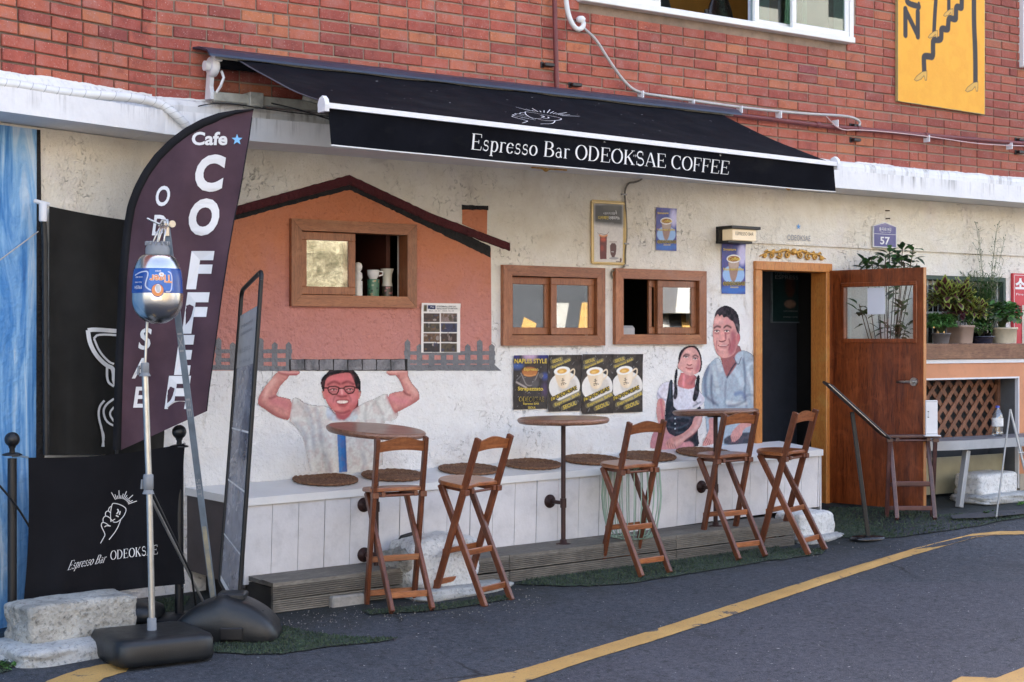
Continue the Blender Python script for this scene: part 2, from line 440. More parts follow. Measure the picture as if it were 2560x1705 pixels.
def painted_stucco(name, stops, vert=None, bump=.8):
    m, nt, n, l, pb = newmat(name)
    pos = n.new('ShaderNodeNewGeometry').outputs['Position']
    f = noi(nt, pos, 2.6, 6, .65, .4)
    if vert:
        sx = n.new('ShaderNodeSeparateXYZ'); l.new(pos, sx.inputs[0]); v = sm(nt, sx.outputs['Z'], vert[0], vert[1])
        a = n.new('ShaderNodeMath'); a.operation = 'MULTIPLY_ADD'; l.new(f, a.inputs[0]); a.inputs[1].default_value = .7; l.new(v, a.inputs[2])
        b = n.new('ShaderNodeMath'); b.operation = 'MULTIPLY_ADD'; l.new(a.outputs[0], b.inputs[0]); b.inputs[1].default_value = .8; b.inputs[2].default_value = -.2; f = b.outputs[0]
    c = ramp(nt, f, stops); fine = noi(nt, pos, 45, 6, .7)
    c = mix(nt, sm(nt, fine, .6, .75), c, mix(nt, .6, c, (.1, .05, .05)))
    l.new(c, pb.inputs['Base Color']); pb.inputs['Roughness'].default_value = .85; pb.inputs['Specular IOR Level'].default_value = .25
    bumpchain(nt, pb, pos, [('n', 38, bump, 6), ('n', 14, .7, 5)], .03); MATS[name] = m; return m
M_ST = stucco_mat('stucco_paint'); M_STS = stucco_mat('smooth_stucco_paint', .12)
M_PINK = painted_stucco('pink_wall_paint', [(.2, (.58, .26, .23)), (.45, (.55, .23, .18)), (.7, (.58, .22, .12)), (.9, (.58, .2, .09))], (1.3, 2.5))
M_MAROON = painted_stucco('maroon_paint', [(.3, (.065, .014, .016)), (.7, (.1, .022, .024))])
M_BLACKP = painted_stucco('black_paint', [(.3, (.015, .014, .014)), (.7, (.03, .028, .027))])
M_GREYP = painted_stucco('grey_fence_paint', [(.3, (.16, .165, .18)), (.7, (.25, .25, .26))])
M_PIER = painted_stucco('grey_stone_paint', [(.38, (.03, .03, .035)), (.48, (.14, .14, .15)), (.6, (.3, .29, .3))])
def brick_mat(name, attr):
    m, nt, n, l, pb = newmat(name)
    tc = n.new('ShaderNodeNewGeometry').outputs['Position']
    if attr:
        a = n.new('ShaderNodeAttribute'); a.attribute_name = 'rnd'; r = a.outputs['Fac']
    else: r = n.new('ShaderNodeObjectInfo').outputs['Random']
    base = ramp(nt, r, [(0, (.24, .055, .045)), (.2, (.42, .11, .07)), (.42, (.33, .072, .052)), (.6, (.47, .145, .08)), (.8, (.38, .09, .06)), (.93, (.43, .13, .065)), (.98, (.5, .18, .08)), (1, (.26, .07, .075))])
    f = noi(nt, tc, 9, 5, .7, .3)
    c = mix(nt, sm(nt, f, .5, .8), base, (.4, .18, .15)); c = mix(nt, sm(nt, f, .48, .2), c, (.16, .04, .035))
    sxyz = n.new('ShaderNodeSeparateXYZ'); l.new(tc, sxyz.inputs[0])
    far = sm(nt, sxyz.outputs['X'], 6.5, 12.5)       # older, browner bricks further along
    c = mix(nt, far, c, mix(nt, .45, c, (.22, .07, .05)))
    c = mix(nt, sm(nt, noi(nt, tc, 1.1, 6, .7), .46, .75), c, mix(nt, .5, c, (.13, .05, .045))); c = mix(nt, sm(nt, noi(nt, mapping(nt, tc, (9, 9, 1.5)), 1, 5, .7), .6, .8), c, mix(nt, .4, c, (.45, .3, .26)))
    sp = noi(nt, tc, 120, 3, .6); c = mix(nt, sm(nt, sp, .62, .75), c, (.55, .4, .36))
    l.new(c, pb.inputs['Base Color']); pb.inputs['Roughness'].default_value = .8; pb.inputs['Specular IOR Level'].default_value = .3
    bumpchain(nt, pb, tc, [('n', 60, .5, 6), ('n', 300, .3, 3)], .004); MATS[name] = m; return m
M_BR = brick_mat('fired_brick', False); M_BRS = brick_mat('fired_brick_mass', True)
M_MORT = pm('mortar', (.27, .2, .15), .9, .25, 4, .6, 120, dirt=.35)
M_MORTD = pm('dark_mortar', (.15, .11, .08), .9, .3, 4, .6, 120, dirt=.4)
def streaky(name, base, streak, top, depth):
    """white ledge paint with grime run-off from its top edge"""
    m, nt, n, l, pb = newmat(name)
    pos = n.new('ShaderNodeNewGeometry').outputs['Position']
    s = noi(nt, mapping(nt, pos, (22, 22, 1.2)), 1, 5, .65); blot = noi(nt, pos, 2.6, 3)
    sx = n.new('ShaderNodeSeparateXYZ'); l.new(pos, sx.inputs[0]); v = sm(nt, sx.outputs['Z'], top-depth, top)
    a = n.new('ShaderNodeMath'); a.operation = 'MULTIPLY'; l.new(sm(nt, s, .5, .68), a.inputs[0]); l.new(v, a.inputs[1])
    a2 = n.new('ShaderNodeMath'); a2.operation = 'MULTIPLY'; l.new(a.outputs[0], a2.inputs[0]); l.new(sm(nt, blot, .4, .62), a2.inputs[1])
    c = mix(nt, a2.outputs[0], ramp(nt, noi(nt, pos, 6, 5, .6), [(.3, base), (.7, tuple(min(.86, x*1.1) for x in base))]), streak)
    l.new(c, pb.inputs['Base Color']); pb.inputs['Roughness'].default_value = .7
    bumpchain(nt, pb, pos, [('n', 30, .5, 5)], .008); MATS[name] = m; return m
M_LEDGE = streaky('ledge_paint', (.7, .69, .68), (.13, .12, .11), CZ+1.32, .12)
M_WHITE = pm('white_masonry_paint', (.72, .71, .69), .7, .06, 5, .4, 40, dirt=.25); M_SKT = streaky('skirting_paint', (.66, .655, .64), (.2, .18, .16), CZ+1.42, .2)
M_SOFF = pm('soffit_paint', (.55, .5, .46), .8, .1, 5, .3, 40)
M_TIMB = wood('window_timber', (.25, .082, .03), (.43, .16, .065), 0, .42)
M_TIMBV = wood('window_timber_upright', (.25, .082, .03), (.43, .16, .065), 2, .42)
M_ORW = wood('orange_timber', (.48, .17, .035), (.62, .25, .06), 2, .35)
M_DOORW = wood('door_veneer', (.11, .02, .005), (.35, .085, .019), 2, .34, 3.2, .2)
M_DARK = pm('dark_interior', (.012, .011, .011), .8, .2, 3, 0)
M_GLASS = glassmat('window_glass', .19)
M_GLASS2 = glassmat('clear_glass', .06, (.85, .88, .87))
M_BLK = pm('black_metal', (.006, .006, .007), .42, .2, 12, .1, 150)
M_BLKP = pm('black_plastic', (.009, .0105, .012), .4, .25, 9, .25, 200)
M_CHROME = pm('brushed_metal', (.45, .44, .42), .28, .1, 20, .05, 300, metal=1)

def wall_holes(b, x0, x1, z0, z1, holes, y0, y1, mi=0, step=.5, place=None):
    P = place or (lambda x, y, z: (x, y, z))
    xs = sorted({x0, x1, *[h[0] for h in holes], *[h[1] for h in holes], *np.arange(x0, x1, step).tolist()}); zs = sorted({z0, z1, *[h[2] for h in holes], *[h[3] for h in holes]})
    for i in range(len(xs)-1):
        for j in range(len(zs)-1):
            cx, cz = (xs[i]+xs[i+1])/2, (zs[j]+zs[j+1])/2
            if any(h[0] < cx < h[1] and h[2] < cz < h[3] for h in holes): continue
            b.quad(P(xs[i], y0, zs[j]), P(xs[i+1], y0, zs[j]), P(xs[i+1], y0, zs[j+1]), P(xs[i], y0, zs[j+1]), mi)
            b.quad(P(xs[i], y1, zs[j]), P(xs[i], y1, zs[j+1]), P(xs[i+1], y1, zs[j+1]), P(xs[i+1], y1, zs[j]), mi)
    for h in holes:
        a, c, d, e = h
        b.quad(P(a, y0, d), P(a, y1, d), P(a, y1, e), P(a, y0, e), mi); b.quad(P(c, y0, d), P(c, y0, e), P(c, y1, e), P(c, y1, d), mi)
        b.quad(P(a, y0, e), P(a, y1, e), P(c, y1, e), P(c, y0, e), mi); b.quad(P(a, y0, d), P(c, y0, d), P(c, y1, d), P(a, y1, d), mi)
def rect(x0, y0, x1, y1, Y):      # view-pixel rectangle (corner, corner) -> X0,X1,Z0,Z1 on plane Y
    p = V(x0, y0, Y); q = V(x1, y1, Y); return p, q
# ================================================================= GROUND
def asphalt():
    m, nt, n, l, pb = newmat('asphalt')
    pos = n.new('ShaderNodeNewGeometry').outputs['Position']
    big = noi(nt, pos, .9, 4, .6); sp = noi(nt, pos, 260, 3, .7); md = noi(nt, pos, 6, 5, .65)
    c = ramp(nt, big, [(.3, (.03, .035, .043)), (.7, (.05, .057, .07))])
    c = mix(nt, sm(nt, md, .45, .75), c, (.05, .05, .058))
    sp2 = noi(nt, pos, 95, 5, .75); c = mix(nt, sm(nt, sp, .56, .72), c, (.2, .2, .22)); c = mix(nt, sm(nt, sp, .42, .3), c, (.018, .018, .022)); md2 = noi(nt, pos, 28, 6, .8); c = mix(nt, sm(nt, md2, .53, .7), c, (.1, .105, .12)); c = mix(nt, sm(nt, md2, .48, .36), c, (.014, .016, .02)); c = mix(nt, sm(nt, noi(nt, mapping(nt, pos, (1, .35, 1)), 2.1, 5, .7), .55, .75), c, (.024, .026, .03)); c = mix(nt, sm(nt, sp2, .57, .68), c, (.105, .11, .125)); c = mix(nt, sm(nt, sp2, .45, .36), c, (.018, .019, .024))
    vk = n.new('ShaderNodeTexVoronoi'); vk.feature = 'DISTANCE_TO_EDGE'; vk.inputs['Scale'].default_value = .45; wv = n.new('ShaderNodeMix'); wv.data_type = 'VECTOR'; wv.inputs[0].default_value = .25; dd = n.new('ShaderNodeTexNoise'); dd.inputs['Scale'].default_value = 2.5; dd.inputs['Detail'].default_value = 6; l.new(pos, dd.inputs['Vector']); l.new(pos, wv.inputs[4]); l.new(dd.outputs['Color'], wv.inputs[5]); l.new(wv.outputs[1], vk.inputs['Vector']); ck = n.new('ShaderNodeMath'); ck.operation = 'MULTIPLY'; l.new(sm(nt, vk.outputs[0], .006, .0), ck.inputs[0]); l.new(sm(nt, noi(nt, pos, 1.1, 3), .5, .62), ck.inputs[1]); c = mix(nt, ck.outputs[0], c, (.012, .012, .014))
    st = noi(nt, pos, 48, 2, .5); c = mix(nt, sm(nt, st, .735, .755), c, (.42, .4, .38))
    # contact shade under the deck, painted into the road margin beside the wall
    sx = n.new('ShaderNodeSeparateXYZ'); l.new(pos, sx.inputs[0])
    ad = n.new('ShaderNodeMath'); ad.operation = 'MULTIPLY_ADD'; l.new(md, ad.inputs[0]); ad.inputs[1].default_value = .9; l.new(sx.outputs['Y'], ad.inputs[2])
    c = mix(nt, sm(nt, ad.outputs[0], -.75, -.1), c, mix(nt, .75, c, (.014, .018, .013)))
    l.new(c, pb.inputs['Base Color']); pb.inputs['Roughness'].default_value = .8; pb.inputs['Specular IOR Level'].default_value = .35
    vo = n.new('ShaderNodeTexVoronoi'); vo.inputs['Scale'].default_value = 130; l.new(pos, vo.inputs['Vector'])
    b1 = n.new('ShaderNodeBump'); b1.inputs['Strength'].default_value = .7; b1.inputs['Distance'].default_value = .006; l.new(vo.outputs['Distance'], b1.inputs['Height'])
    b2 = n.new('ShaderNodeBump'); b2.inputs['Strength'].default_value = .4; b2.inputs['Distance'].default_value = .02; l.new(md, b2.inputs['Height']); l.new(b1.outputs[0], b2.inputs['Normal'])
    l.new(b2.outputs[0], pb.inputs['Normal']); return m
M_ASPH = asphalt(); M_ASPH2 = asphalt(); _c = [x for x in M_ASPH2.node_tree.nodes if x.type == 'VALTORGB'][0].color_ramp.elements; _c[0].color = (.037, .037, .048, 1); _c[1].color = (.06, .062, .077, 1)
def linepaint(name, worn):
    m, nt, n, l, pb = newmat(name)
    pos = n.new('ShaderNodeNewGeometry').outputs['Position']
    sp = noi(nt, pos, 230, 3, .7); w = noi(nt, mapping(nt, pos, (1, 1, 1)), 7, 5, .7, .8)
    c = ramp(nt, noi(nt, pos, 3, 4), [(.3, (.4, .22, .055)), (.7, (.52, .31, .09))]); c = mix(nt, sm(nt, sp, .55, .8), c, (.36, .22, .08))
    c = mix(nt, sm(nt, w, worn, worn+.05), c, (.06, .055, .055)); w2 = noi(nt, pos, 90, 5, .8); c = mix(nt, sm(nt, w2, .56, .66), c, (.12, .1, .08))
    l.new(c, pb.inputs['Base Color']); pb.inputs['Roughness'].default_value = .7; bumpchain(nt, pb, pos, [('n', 200, .5, 3)], .004); return m
M_YEL = linepaint('yellow_road_paint', .585)
HX0, HY0 = -11.0, -25.0
def ground_z(X, Y):
    z = gz(X, Y)
    if Y < HX0:                     # the lane across the road climbs
        z += (HX0-max(Y, -40))*.32*min(1, max(0, (X-8)/6))
    return z
b = B()
xs = [-120, -60, -25]+list(np.arange(-20, 1.9, 1.5))+list(np.arange(2, 13.9, .2))+list(np.arange(14, 40.1, 1.5))+[60, 120]; ys = [-120, -60, -40]+list(np.arange(-35, -3.9, 1.0))+list(np.arange(-3.8, 1.1, .15))+[3, 20, 60, 120]
vs = [(x, y, ground_z(x, y)) for y in ys for x in xs]; nx = len(xs)
b.add(vs, [(j*nx+i, j*nx+i+1, (j+1)*nx+i+1, (j+1)*nx+i) for j in range(len(ys)-1) for i in range(nx-1)])
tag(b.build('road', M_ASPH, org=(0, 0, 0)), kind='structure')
def gpoly(name, pts, up, mat, kind='structure', wob=0, sub=1, label=None, cat=None):
    P = []
    for i in range(len(pts)):
        a, c = pts[i], pts[(i+1) % len(pts)]
        for k in range(sub):
            f = k/sub; x = a[0]+(c[0]-a[0])*f; y = a[1]+(c[1]-a[1])*f
            P.append((x+wob*(noise.noise((x*.11, y*.13, 3))+.5*noise.noise((x*.4, y*.4, 7))), y+wob*.6*(noise.noise((x*.13, y*.17, 9))+.5*noise.noise((x*.45, y*.4, 17)))))
    b = B(); v = []
    for x, y in P:
        g = G(x, y); v.append((g.x, g.y, gz(g.x, g.y)+up))
    b.add(v, [tuple(range(len(v)))]); return tag(b.build(name, mat), label, cat, kind=kind)
gpoly('yellow_road_line', [(1040, 1575), (1060, 1566), (1180, 1545), (1300, 1510), (1500, 1450), (1654, 1400), (1900, 1322), (2100, 1262), (2235, 1228), (2300, 1222), (2420, 1221), (2420, 1228), (2300, 1230), (2250, 1234), (2100, 1277), (1900, 1342), (1654, 1425), (1500, 1475), (1350, 1520), (1190, 1575)], .004, M_YEL, sub=14, wob=1.3)
gpoly('yellow_road_line', [(70, 1590), (110, 1566), (180, 1540), (240, 1528), (300, 1530), (290, 1545), (240, 1560), (190, 1590)], .004, M_YEL, sub=5, wob=2)
gpoly('yellow_road_line', [(2170, 1590), (2190, 1566), (2210, 1557), (2262, 1558), (2290, 1560), (2354, 1535), (2420, 1512), (2430, 1600)], .004, M_YEL, sub=4, wob=1)
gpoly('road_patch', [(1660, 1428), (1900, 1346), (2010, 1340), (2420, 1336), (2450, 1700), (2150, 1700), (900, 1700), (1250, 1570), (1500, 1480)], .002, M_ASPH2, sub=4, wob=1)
def turfm():
    m, nt, n, l, pb = newmat('green_turf'); pos = n.new('ShaderNodeNewGeometry').outputs['Position']
    c = ramp(nt, noi(nt, pos, 6, 6, .7), [(.3, (.02, .024, .018)), (.55, (.032, .05, .032)), (.75, (.06, .085, .05))])
    c = mix(nt, sm(nt, noi(nt, pos, 150, 3), .6, .72), c, (.16, .17, .13)); l.new(c, pb.inputs['Base Color']); pb.inputs['Roughness'].default_value = .95
    bumpchain(nt, pb, pos, [('n', 180, .9, 4)], .012); return m
M_TURF = turfm()
TURFS = [[(490, 1500), (500, 1455), (560, 1452), (640, 1440), (700, 1452), (760, 1462), (860, 1468), (918, 1468), (870, 1478), (760, 1488), (650, 1505), (570, 1507)],
 [(1185, 1345), (1240, 1325), (1400, 1305), (1600, 1275), (1760, 1250), (1800, 1262), (1900, 1262), (1890, 1275), (1760, 1292), (1600, 1318), (1450, 1342), (1350, 1350), (1260, 1348)],
 [(1890, 1215), (1905, 1168), (2060, 1170), (2160, 1185), (2354, 1176), (2354, 1190), (2200, 1218), (2050, 1238), (1960, 1240), (1900, 1232)],
 [(300, 1420), (330, 1385), (400, 1375), (440, 1372), (420, 1402), (390, 1410), (340, 1432)],
 [(0, 1490), (25, 1500), (40, 1520), (20, 1545), (0, 1550)],
 [(830, 1405), (1000, 1392), (1180, 1368), (1170, 1380), (1010, 1405), (850, 1415)]]
for i, T in enumerate(TURFS): gpoly('turf', T, .007, M_TURF, 'stuff', wob=4, sub=6)
# moss tufts, grit and leaves lying along the wall foot
rt = random.Random(5); b = B(); bg = B()
def inside(x, y, poly):
    c = False; j = len(poly)-1
    for i in range(len(poly)):
        if (poly[i][1] > y) != (poly[j][1] > y) and x < (poly[j][0]-poly[i][0])*(y-poly[i][1])/(poly[j][1]-poly[i][1])+poly[i][0]: c = not c
        j = i
    return c
for T in TURFS:
    x0, x1 = min(p[0] for p in T), max(p[0] for p in T); y0, y1 = min(p[1] for p in T), max(p[1] for p in T)
    for _ in range(int((x1-x0)*(y1-y0)*.16)):
        x, y = rt.uniform(x0-3, x1+3), rt.uniform(y0-2, y1+2)
        if not inside(x, y, T): continue
        g = G(x, y); g.z = gz(g.x, g.y)+.006; a = rt.uniform(0, 6.28); h = rt.uniform(.006, .018); w = rt.uniform(.003, .007)
        d = Vector((math.cos(a), math.sin(a), 0))*w; k = Vector((rt.uniform(-.5, .5)*h, rt.uniform(-.5, .5)*h, h))
        b.add([g-d, g+d, g+k], [(0, 1, 2)])
tag(b.build('turf_tufts', pm('turf_blades', (.04, .062, .034), .9, .5, 20, 0), org=(0, 0, 0), fixn=False), kind='stuff')
for _ in range(520):
    if rt.random() < .6: x, y = rt.uniform(650, 1250), 0; y = 1435-(x-650)*.1+rt.gauss(0, 14)
    else: x = rt.uniform(1180, 2354); y = 1345-(x-1180)*.125+rt.gauss(0, 16)
    g = G(x, y); r = rt.uniform(.0025, .007)*(1.5 if rt.random() < .04 else 1); g.z = gz(g.x, g.y)+r*.3
    if g.y > -.5 and g.x > 4: continue
    q = [g+Vector((rt.uniform(.6, 1)*r*dx, rt.uniform(.6, 1)*r*dy, rt.uniform(.5, 1)*r*dz)) for dx, dy, dz in ((1,0,0),(0,1,0),(-1,0,0),(0,-1,0),(0,0,1),(0,0,-.5))]
    bg.add(q, [(0,1,4),(1,2,4),(2,3,4),(3,0,4),(1,0,5),(2,1,5),(3,2,5),(0,3,5)])
tag(bg.build('grit', pm('pale_grit', (.2, .19, .17), .9, .5, 40, 0), org=(0, 0, 0), fixn=False), kind='stuff')

# ================================================================= MAIN BUILDING
YW = .2                                             # stucco wall face
bld = thing('cafe_building', 'two-storey corner cafe building with red brick upper wall above a white stucco ground floor', 'building', (3.7, 0, 0))
XE = 14.0
PX, PZ = .2135, .0735
ZB = CZ+1.31
w1a, w1b = V(668, 500, .17), V(957, 708, .17)
def winrect(x0, y0a, x1, y1a, y0b, y1b, Y=.17):
    a = V(x0, (y0a), Y); c = V(x1, y0b, Y); d = V(x0, y1a, Y); e = V(x1, y1b, Y)
    return (a.x+d.x)/2, (c.x+e.x)/2, (d.z+e.z)/2, (a.z+c.z)/2
W1 = winrect(670, 501, 957, 703, 517, 708); W2 = winrect(1157, 609, 1390, 795, 616, 794); W3 = winrect(1415, 618, 1623, 792, 622, 791)
DX0, DX1 = 8.70, 9.50; DZ1 = V(1825, 602, YW).z
bw0 = V(2127, 633, YW); bw1 = V(2313, 760, YW); BW = (V(2116, 640, YW).x, bw1.x, bw1.z-.25, (bw0.z+V(2313, 638, YW).z)/2)
inset = .03
holes = [(w[0]+inset, w[1]-inset, w[2]+inset, w[3]-inset) for w in (W1, W2, W3)]
holes += [(DX0+.02, DX1-.02, -.4, DZ1-.02), BW]
b = B(); wall_holes(b, 3.69, 13.6, -.5, CZ+1.19, holes, YW, YW+.16)
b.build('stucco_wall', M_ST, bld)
b = B(); b.prism([(8.05, .1985, CZ+.752), (8.62, .184, CZ+.752), (13.5, .182, CZ+.752), (13.5, .1985, CZ+.752)], (0, 0, .426)); b.build('lintel_band', M_STS, bld)
# pilaster joint right of the door
# ledge (ring beam) and soffit
b = B(); b.box((3.62, -.16, CZ+1.18), (13.6, .6, CZ+1.318)); b.build('ledge', M_LEDGE, bld)
# painted skirting of the brickwork above the ledge, rounded
b = B(); prof = [(-.02, 1.318), (-.034, 1.325), (-.04, 1.37), (-.028, 1.40), (-.008, 1.412)]
for i in range(len(prof)-1):
    for x in np.arange(3.7, 13.5, .5):
        (y0, z0), (y1, z1) = prof[i], prof[i+1]; b.quad((x, y0, CZ+z0), (x+.5, y0, CZ+z0), (x+.5, y1, CZ+z1), (x, y1, CZ+z1))
for s_ in b.sm: pass
b.build('painted_skirting', M_SKT, bld)
# ragged white paint brushed up onto the first brick course
b = B(); n_ = 900; xs = np.linspace(3.7, 13.5, n_)
def rag(x, s=0):
    h = .018+.016*noise.noise((x*1.3, s, 1))+.009*noise.noise((x*5, s, 2))+.005*noise.noise((x*17, s, 5))+.003*noise.noise((x*50, s, 9))
    return max(.006, h)
hs = [rag(x) for x in xs]
vs = [(x, -.0065, CZ+1.40) for x in xs]+[(x, -.0065, CZ+1.40+hs[i]) for i, x in enumerate(xs)]
b.add(vs, [(i, i+1, n_+i+1, n_+i) for i in range(n_-1)]); b.build('paint_edge', M_WHITE, bld, fixn=False)
# upstairs window hole
UW = (V(1332, 5, -.03).x, V(1957, 95, -.03).x, (V(1332, 8, -.03).z+V(1955, 97, -.03).z)/2, CZ+3.6)
PWX = V(2354, 150, -.03).x; PWZ = V(2354, 155, -.03).z
holesb = [(UW[0]+.02, UW[1]-.02, UW[2]+.02, UW[3])]
b = B(); wall_holes(b, 3.66, XE, CZ+1.3, CZ+5.2, holesb, .006, .2); b.build('mortar_backing', M_MORT, bld)
# bricks
rb = random.Random(11)
def brick_mesh(w, h=.0615, d=.03, bev=.004):
    x, z = w/2, h/2
    v = [(-x, d, -z), (x, d, -z), (x, d, z), (-x, d, z), (-x, bev, -z), (x, bev, -z), (x, bev, z), (-x, bev, z),
         (-x+bev, 0, -z+bev), (x-bev, 0, -z+bev), (x-bev, 0, z-bev), (-x+bev, 0, z-bev)]
    f = [(0, 1, 5, 4), (1, 2, 6, 5), (2, 3, 7, 6), (3, 0, 4, 7), (4, 5, 9, 8), (5, 6, 10, 9), (6, 7, 11, 10), (7, 4, 8, 11), (8, 9, 10, 11)]
    return v, f
BM = {}
def bmesh_of(w):
    k = round(w, 3)
    if k not in BM:
        v, f = brick_mesh(w); me = bpy.data.meshes.new('brick'); me.from_pydata(v, [], f); me.materials.append(M_BR); me.update(); BM[k] = me
    return BM[k]
def project(p):
    dx, dy, dz = p[0], p[1]-CY, p[2]-CZ; t = dx*FX+dy*FY
    if t < .1: return None
    return 1280+4000*(dx*RX+dy*RY)/t, 852.5-4000*dz/t, t
HID = []                                            # screen-free occluders: world rectangles on the facade where bricks are covered
def lay(x0, x1, place, skip, parent, ang, limit, pzoff=0, rows=None):
    bricks = []
    for r in range(rows or 52):
        z = CZ+1.40+pzoff+PZ*(r+.5); off = (PX/2 if r % 2 else 0)+rb.uniform(-.006, .006)
        x = x0-PX+off
        while x < x1:
            if rb.random() < .07: w = PX/2; 
            else: w = PX
            a, c = max(x, x0), min(x+w, x1)
            if c-a > .022: bricks.append((a+.0055, c-.0055, z+rb.uniform(-.0015, .0015), rb.uniform(-.0035, .0035)))
            x += w
    out = []
    for (a, c, z, pr) in bricks:
        if skip(a, c, z): continue
        p = place((a+c)/2, pr, z); s_ = project(p); s_ = s_ or (1e5, 1e5, 1)
        vis = -40 < s_[0] < 2600 and -20 < s_[1] < 1705 and not hidden(s_[0]/K, s_[1]/K)
        out.append((0 if vis else 1, s_[2], a, c, z, pr, p))
    out.sort(key=lambda q: (q[0], q[1]))
    sv, sf, rn = [], [], []
    for i, (iv, t, a, c, z, pr, p) in enumerate(out):
        w = c-a
        if i < limit and iv == 0:
            o = bpy.data.objects.new('brick', bmesh_of(PX-.011 if abs(w-PX+.011) < .012 else w)); COL.objects.link(o)
            o.parent = parent; o.location = Vector(p)-ORG[parent.name]; o.rotation_euler = (rb.uniform(-.004, .004), 0, ang)
        else:
            v, f = brick_mesh(w); ca, sa = math.cos(ang), math.sin(ang); o0 = len(sv)
            sv += [(p[0]+q[0]*ca-q[1]*sa, p[1]+q[0]*sa+q[1]*ca, p[2]+q[2]) for q in v]; sf += [tuple(k+o0 for k in g) for g in f]; rn += [rb.random()]*len(f)
    if sv:
        me = bpy.data.meshes.new('brick_mass'); o0 = ORG[parent.name]; me.from_pydata([tuple(Vector(q)-o0) for q in sv], [], sf); me.materials.append(M_BRS)
        at = me.attributes.new('rnd', 'FLOAT', 'FACE'); at.data.foreach_set('value', rn)
        o = bpy.data.objects.new('brick_mass', me); COL.objects.link(o); o.parent = parent; tag(o, kind='stuff')
def hidden(x, y):                                   # covered by the awning hood or the yellow board in the photograph's view
    if 500 < x < 1650 and y > 125+(x-500)*.108: return True
    if 2075 < x < 2255 and y < 235: return True
    return False
def skipm(a, c, z):
    m_ = (a+c)/2
    if UW[0]-.03 < m_ < UW[1]+.03 and z > UW[2]-.03: return True
    return False
lay(3.705, XE, lambda x, pr, z: (x, pr-.004, z), skipm, bld, 0, 300)
# floor, rooms, roof
b = B()
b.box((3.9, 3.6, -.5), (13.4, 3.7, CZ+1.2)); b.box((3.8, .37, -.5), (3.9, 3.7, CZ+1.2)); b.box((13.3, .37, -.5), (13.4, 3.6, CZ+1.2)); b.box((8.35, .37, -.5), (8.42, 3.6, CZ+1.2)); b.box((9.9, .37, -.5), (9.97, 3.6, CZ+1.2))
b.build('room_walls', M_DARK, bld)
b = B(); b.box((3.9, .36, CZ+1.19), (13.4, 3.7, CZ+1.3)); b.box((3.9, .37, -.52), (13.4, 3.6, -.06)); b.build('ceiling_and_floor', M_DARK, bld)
b = B(); b.box((3.7, .21, CZ+5.2), (XE, 6, CZ+5.35)); b.box((3.66, 5.9, -.5), (XE, 6, CZ+5.2)); b.box((XE-.1, .21, -.5), (XE, 5.9, CZ+5.2)); b.build('roof', M_WHITE, bld)
b = B(); b.box((6.5, 1.8, CZ+1.35), (11.2, 1.9, CZ+4)); b.build('upstairs_wall', pm('ochre_wall', (.5, .24, .05), .7, .2, 2, .1), bld)
b = B(); b.box((5, .21, CZ+1.34), (12, 1.9, CZ+1.36)); b.box((5, .21, CZ+4.0), (12, 1.9, CZ+4.1)); b.build('upstairs_floor', pm('dark_floorboards', (.05, .03, .02), .5), bld)

# ---- painted house mural (flat paint, a few tenths of a millimetre proud of the stucco)
def wallpoly(name, pts, mat, y, parent=bld, holes=None, wob=0, thick=0):
    P = [V(px, py, YW) for px, py in pts]; q = []
    for i in range(len(P)):
        a, c = P[i], P[(i+1) % len(P)]; n_ = max(1, int((c-a).length/.02)) if wob else 1
        for k in range(n_):
            p = a.lerp(c, k/n_); j = Vector((noise.noise((p.x*40, p.z*40, 1)), 0, noise.noise((p.x*40, p.z*40, 8))))*wob
            q.append(Vector((p.x+j.x, y, p.z+j.z)))
    b = B(); b.add(q, [tuple(range(len(q)))]); return b.build(name, mat, parent, fixn=False)
def wallpoly_holes(name, outline, rects, mat, y):
    """polygon minus rectangles, cut into columns"""
    P = [V(px, py, YW) for px, py in outline]; P = [(p.x, p.z) for p in P]
    xs = sorted({p[0] for p in P} | {r[0] for r in rects} | {r[1] for r in rects} | set(np.arange(min(p[0] for p in P), max(p[0] for p in P), .05).tolist()))
    b = B()
    def span(x):
        zz = []
        for i in range(len(P)):
            (x0, z0), (x1, z1) = P[i], P[(i+1) % len(P)]
            if (x0-x)*(x1-x) < 0: zz.append(z0+(z1-z0)*(x-x0)/(x1-x0))
        return (min(zz), max(zz)) if len(zz) >= 2 else None
    for i in range(len(xs)-1):
        a, c = xs[i]+1e-5, xs[i+1]-1e-5
        if c-a < 1e-4: continue
        s0, s1 = span(a), span(c)
        if not s0 or not s1: continue
        segs = [(s0[0], s1[0], s0[1], s1[1])]
        for r in rects:
            if r[0] < (a+c)/2 < r[1]: segs = [(s0[0], s1[0], r[2], r[2]), (r[3], r[3], s0[1], s1[1])]
        for (l0, l1, h0, h1) in segs:
            if h0 > l0 and h1 > l1: b.quad((a-1e-5, y, l0), (c+1e-5, y, l1), (c+1e-5, y, h1), (a-1e-5, y, h0))
    return b.build(name, mat, bld, fixn=False)
h1 = (W1[0]+inset-.001, W1[1]-inset+.001, W1[2]+inset-.001, W1[3]-inset+.001)
wallpoly_holes('painted_house_front', [(480, 852), (474, 560), (480, 520), (520, 500), (803, 424), (1128, 570), (1130, 850)], [h1], M_PINK, YW-.0015)
wallpoly('painted_roof_shade', [(520, 512), (640, 478), (803, 436), (900, 482), (985, 524), (1127, 592), (1127, 566), (803, 410), (520, 490)], M_BLACKP, YW-.0025, wob=.006)
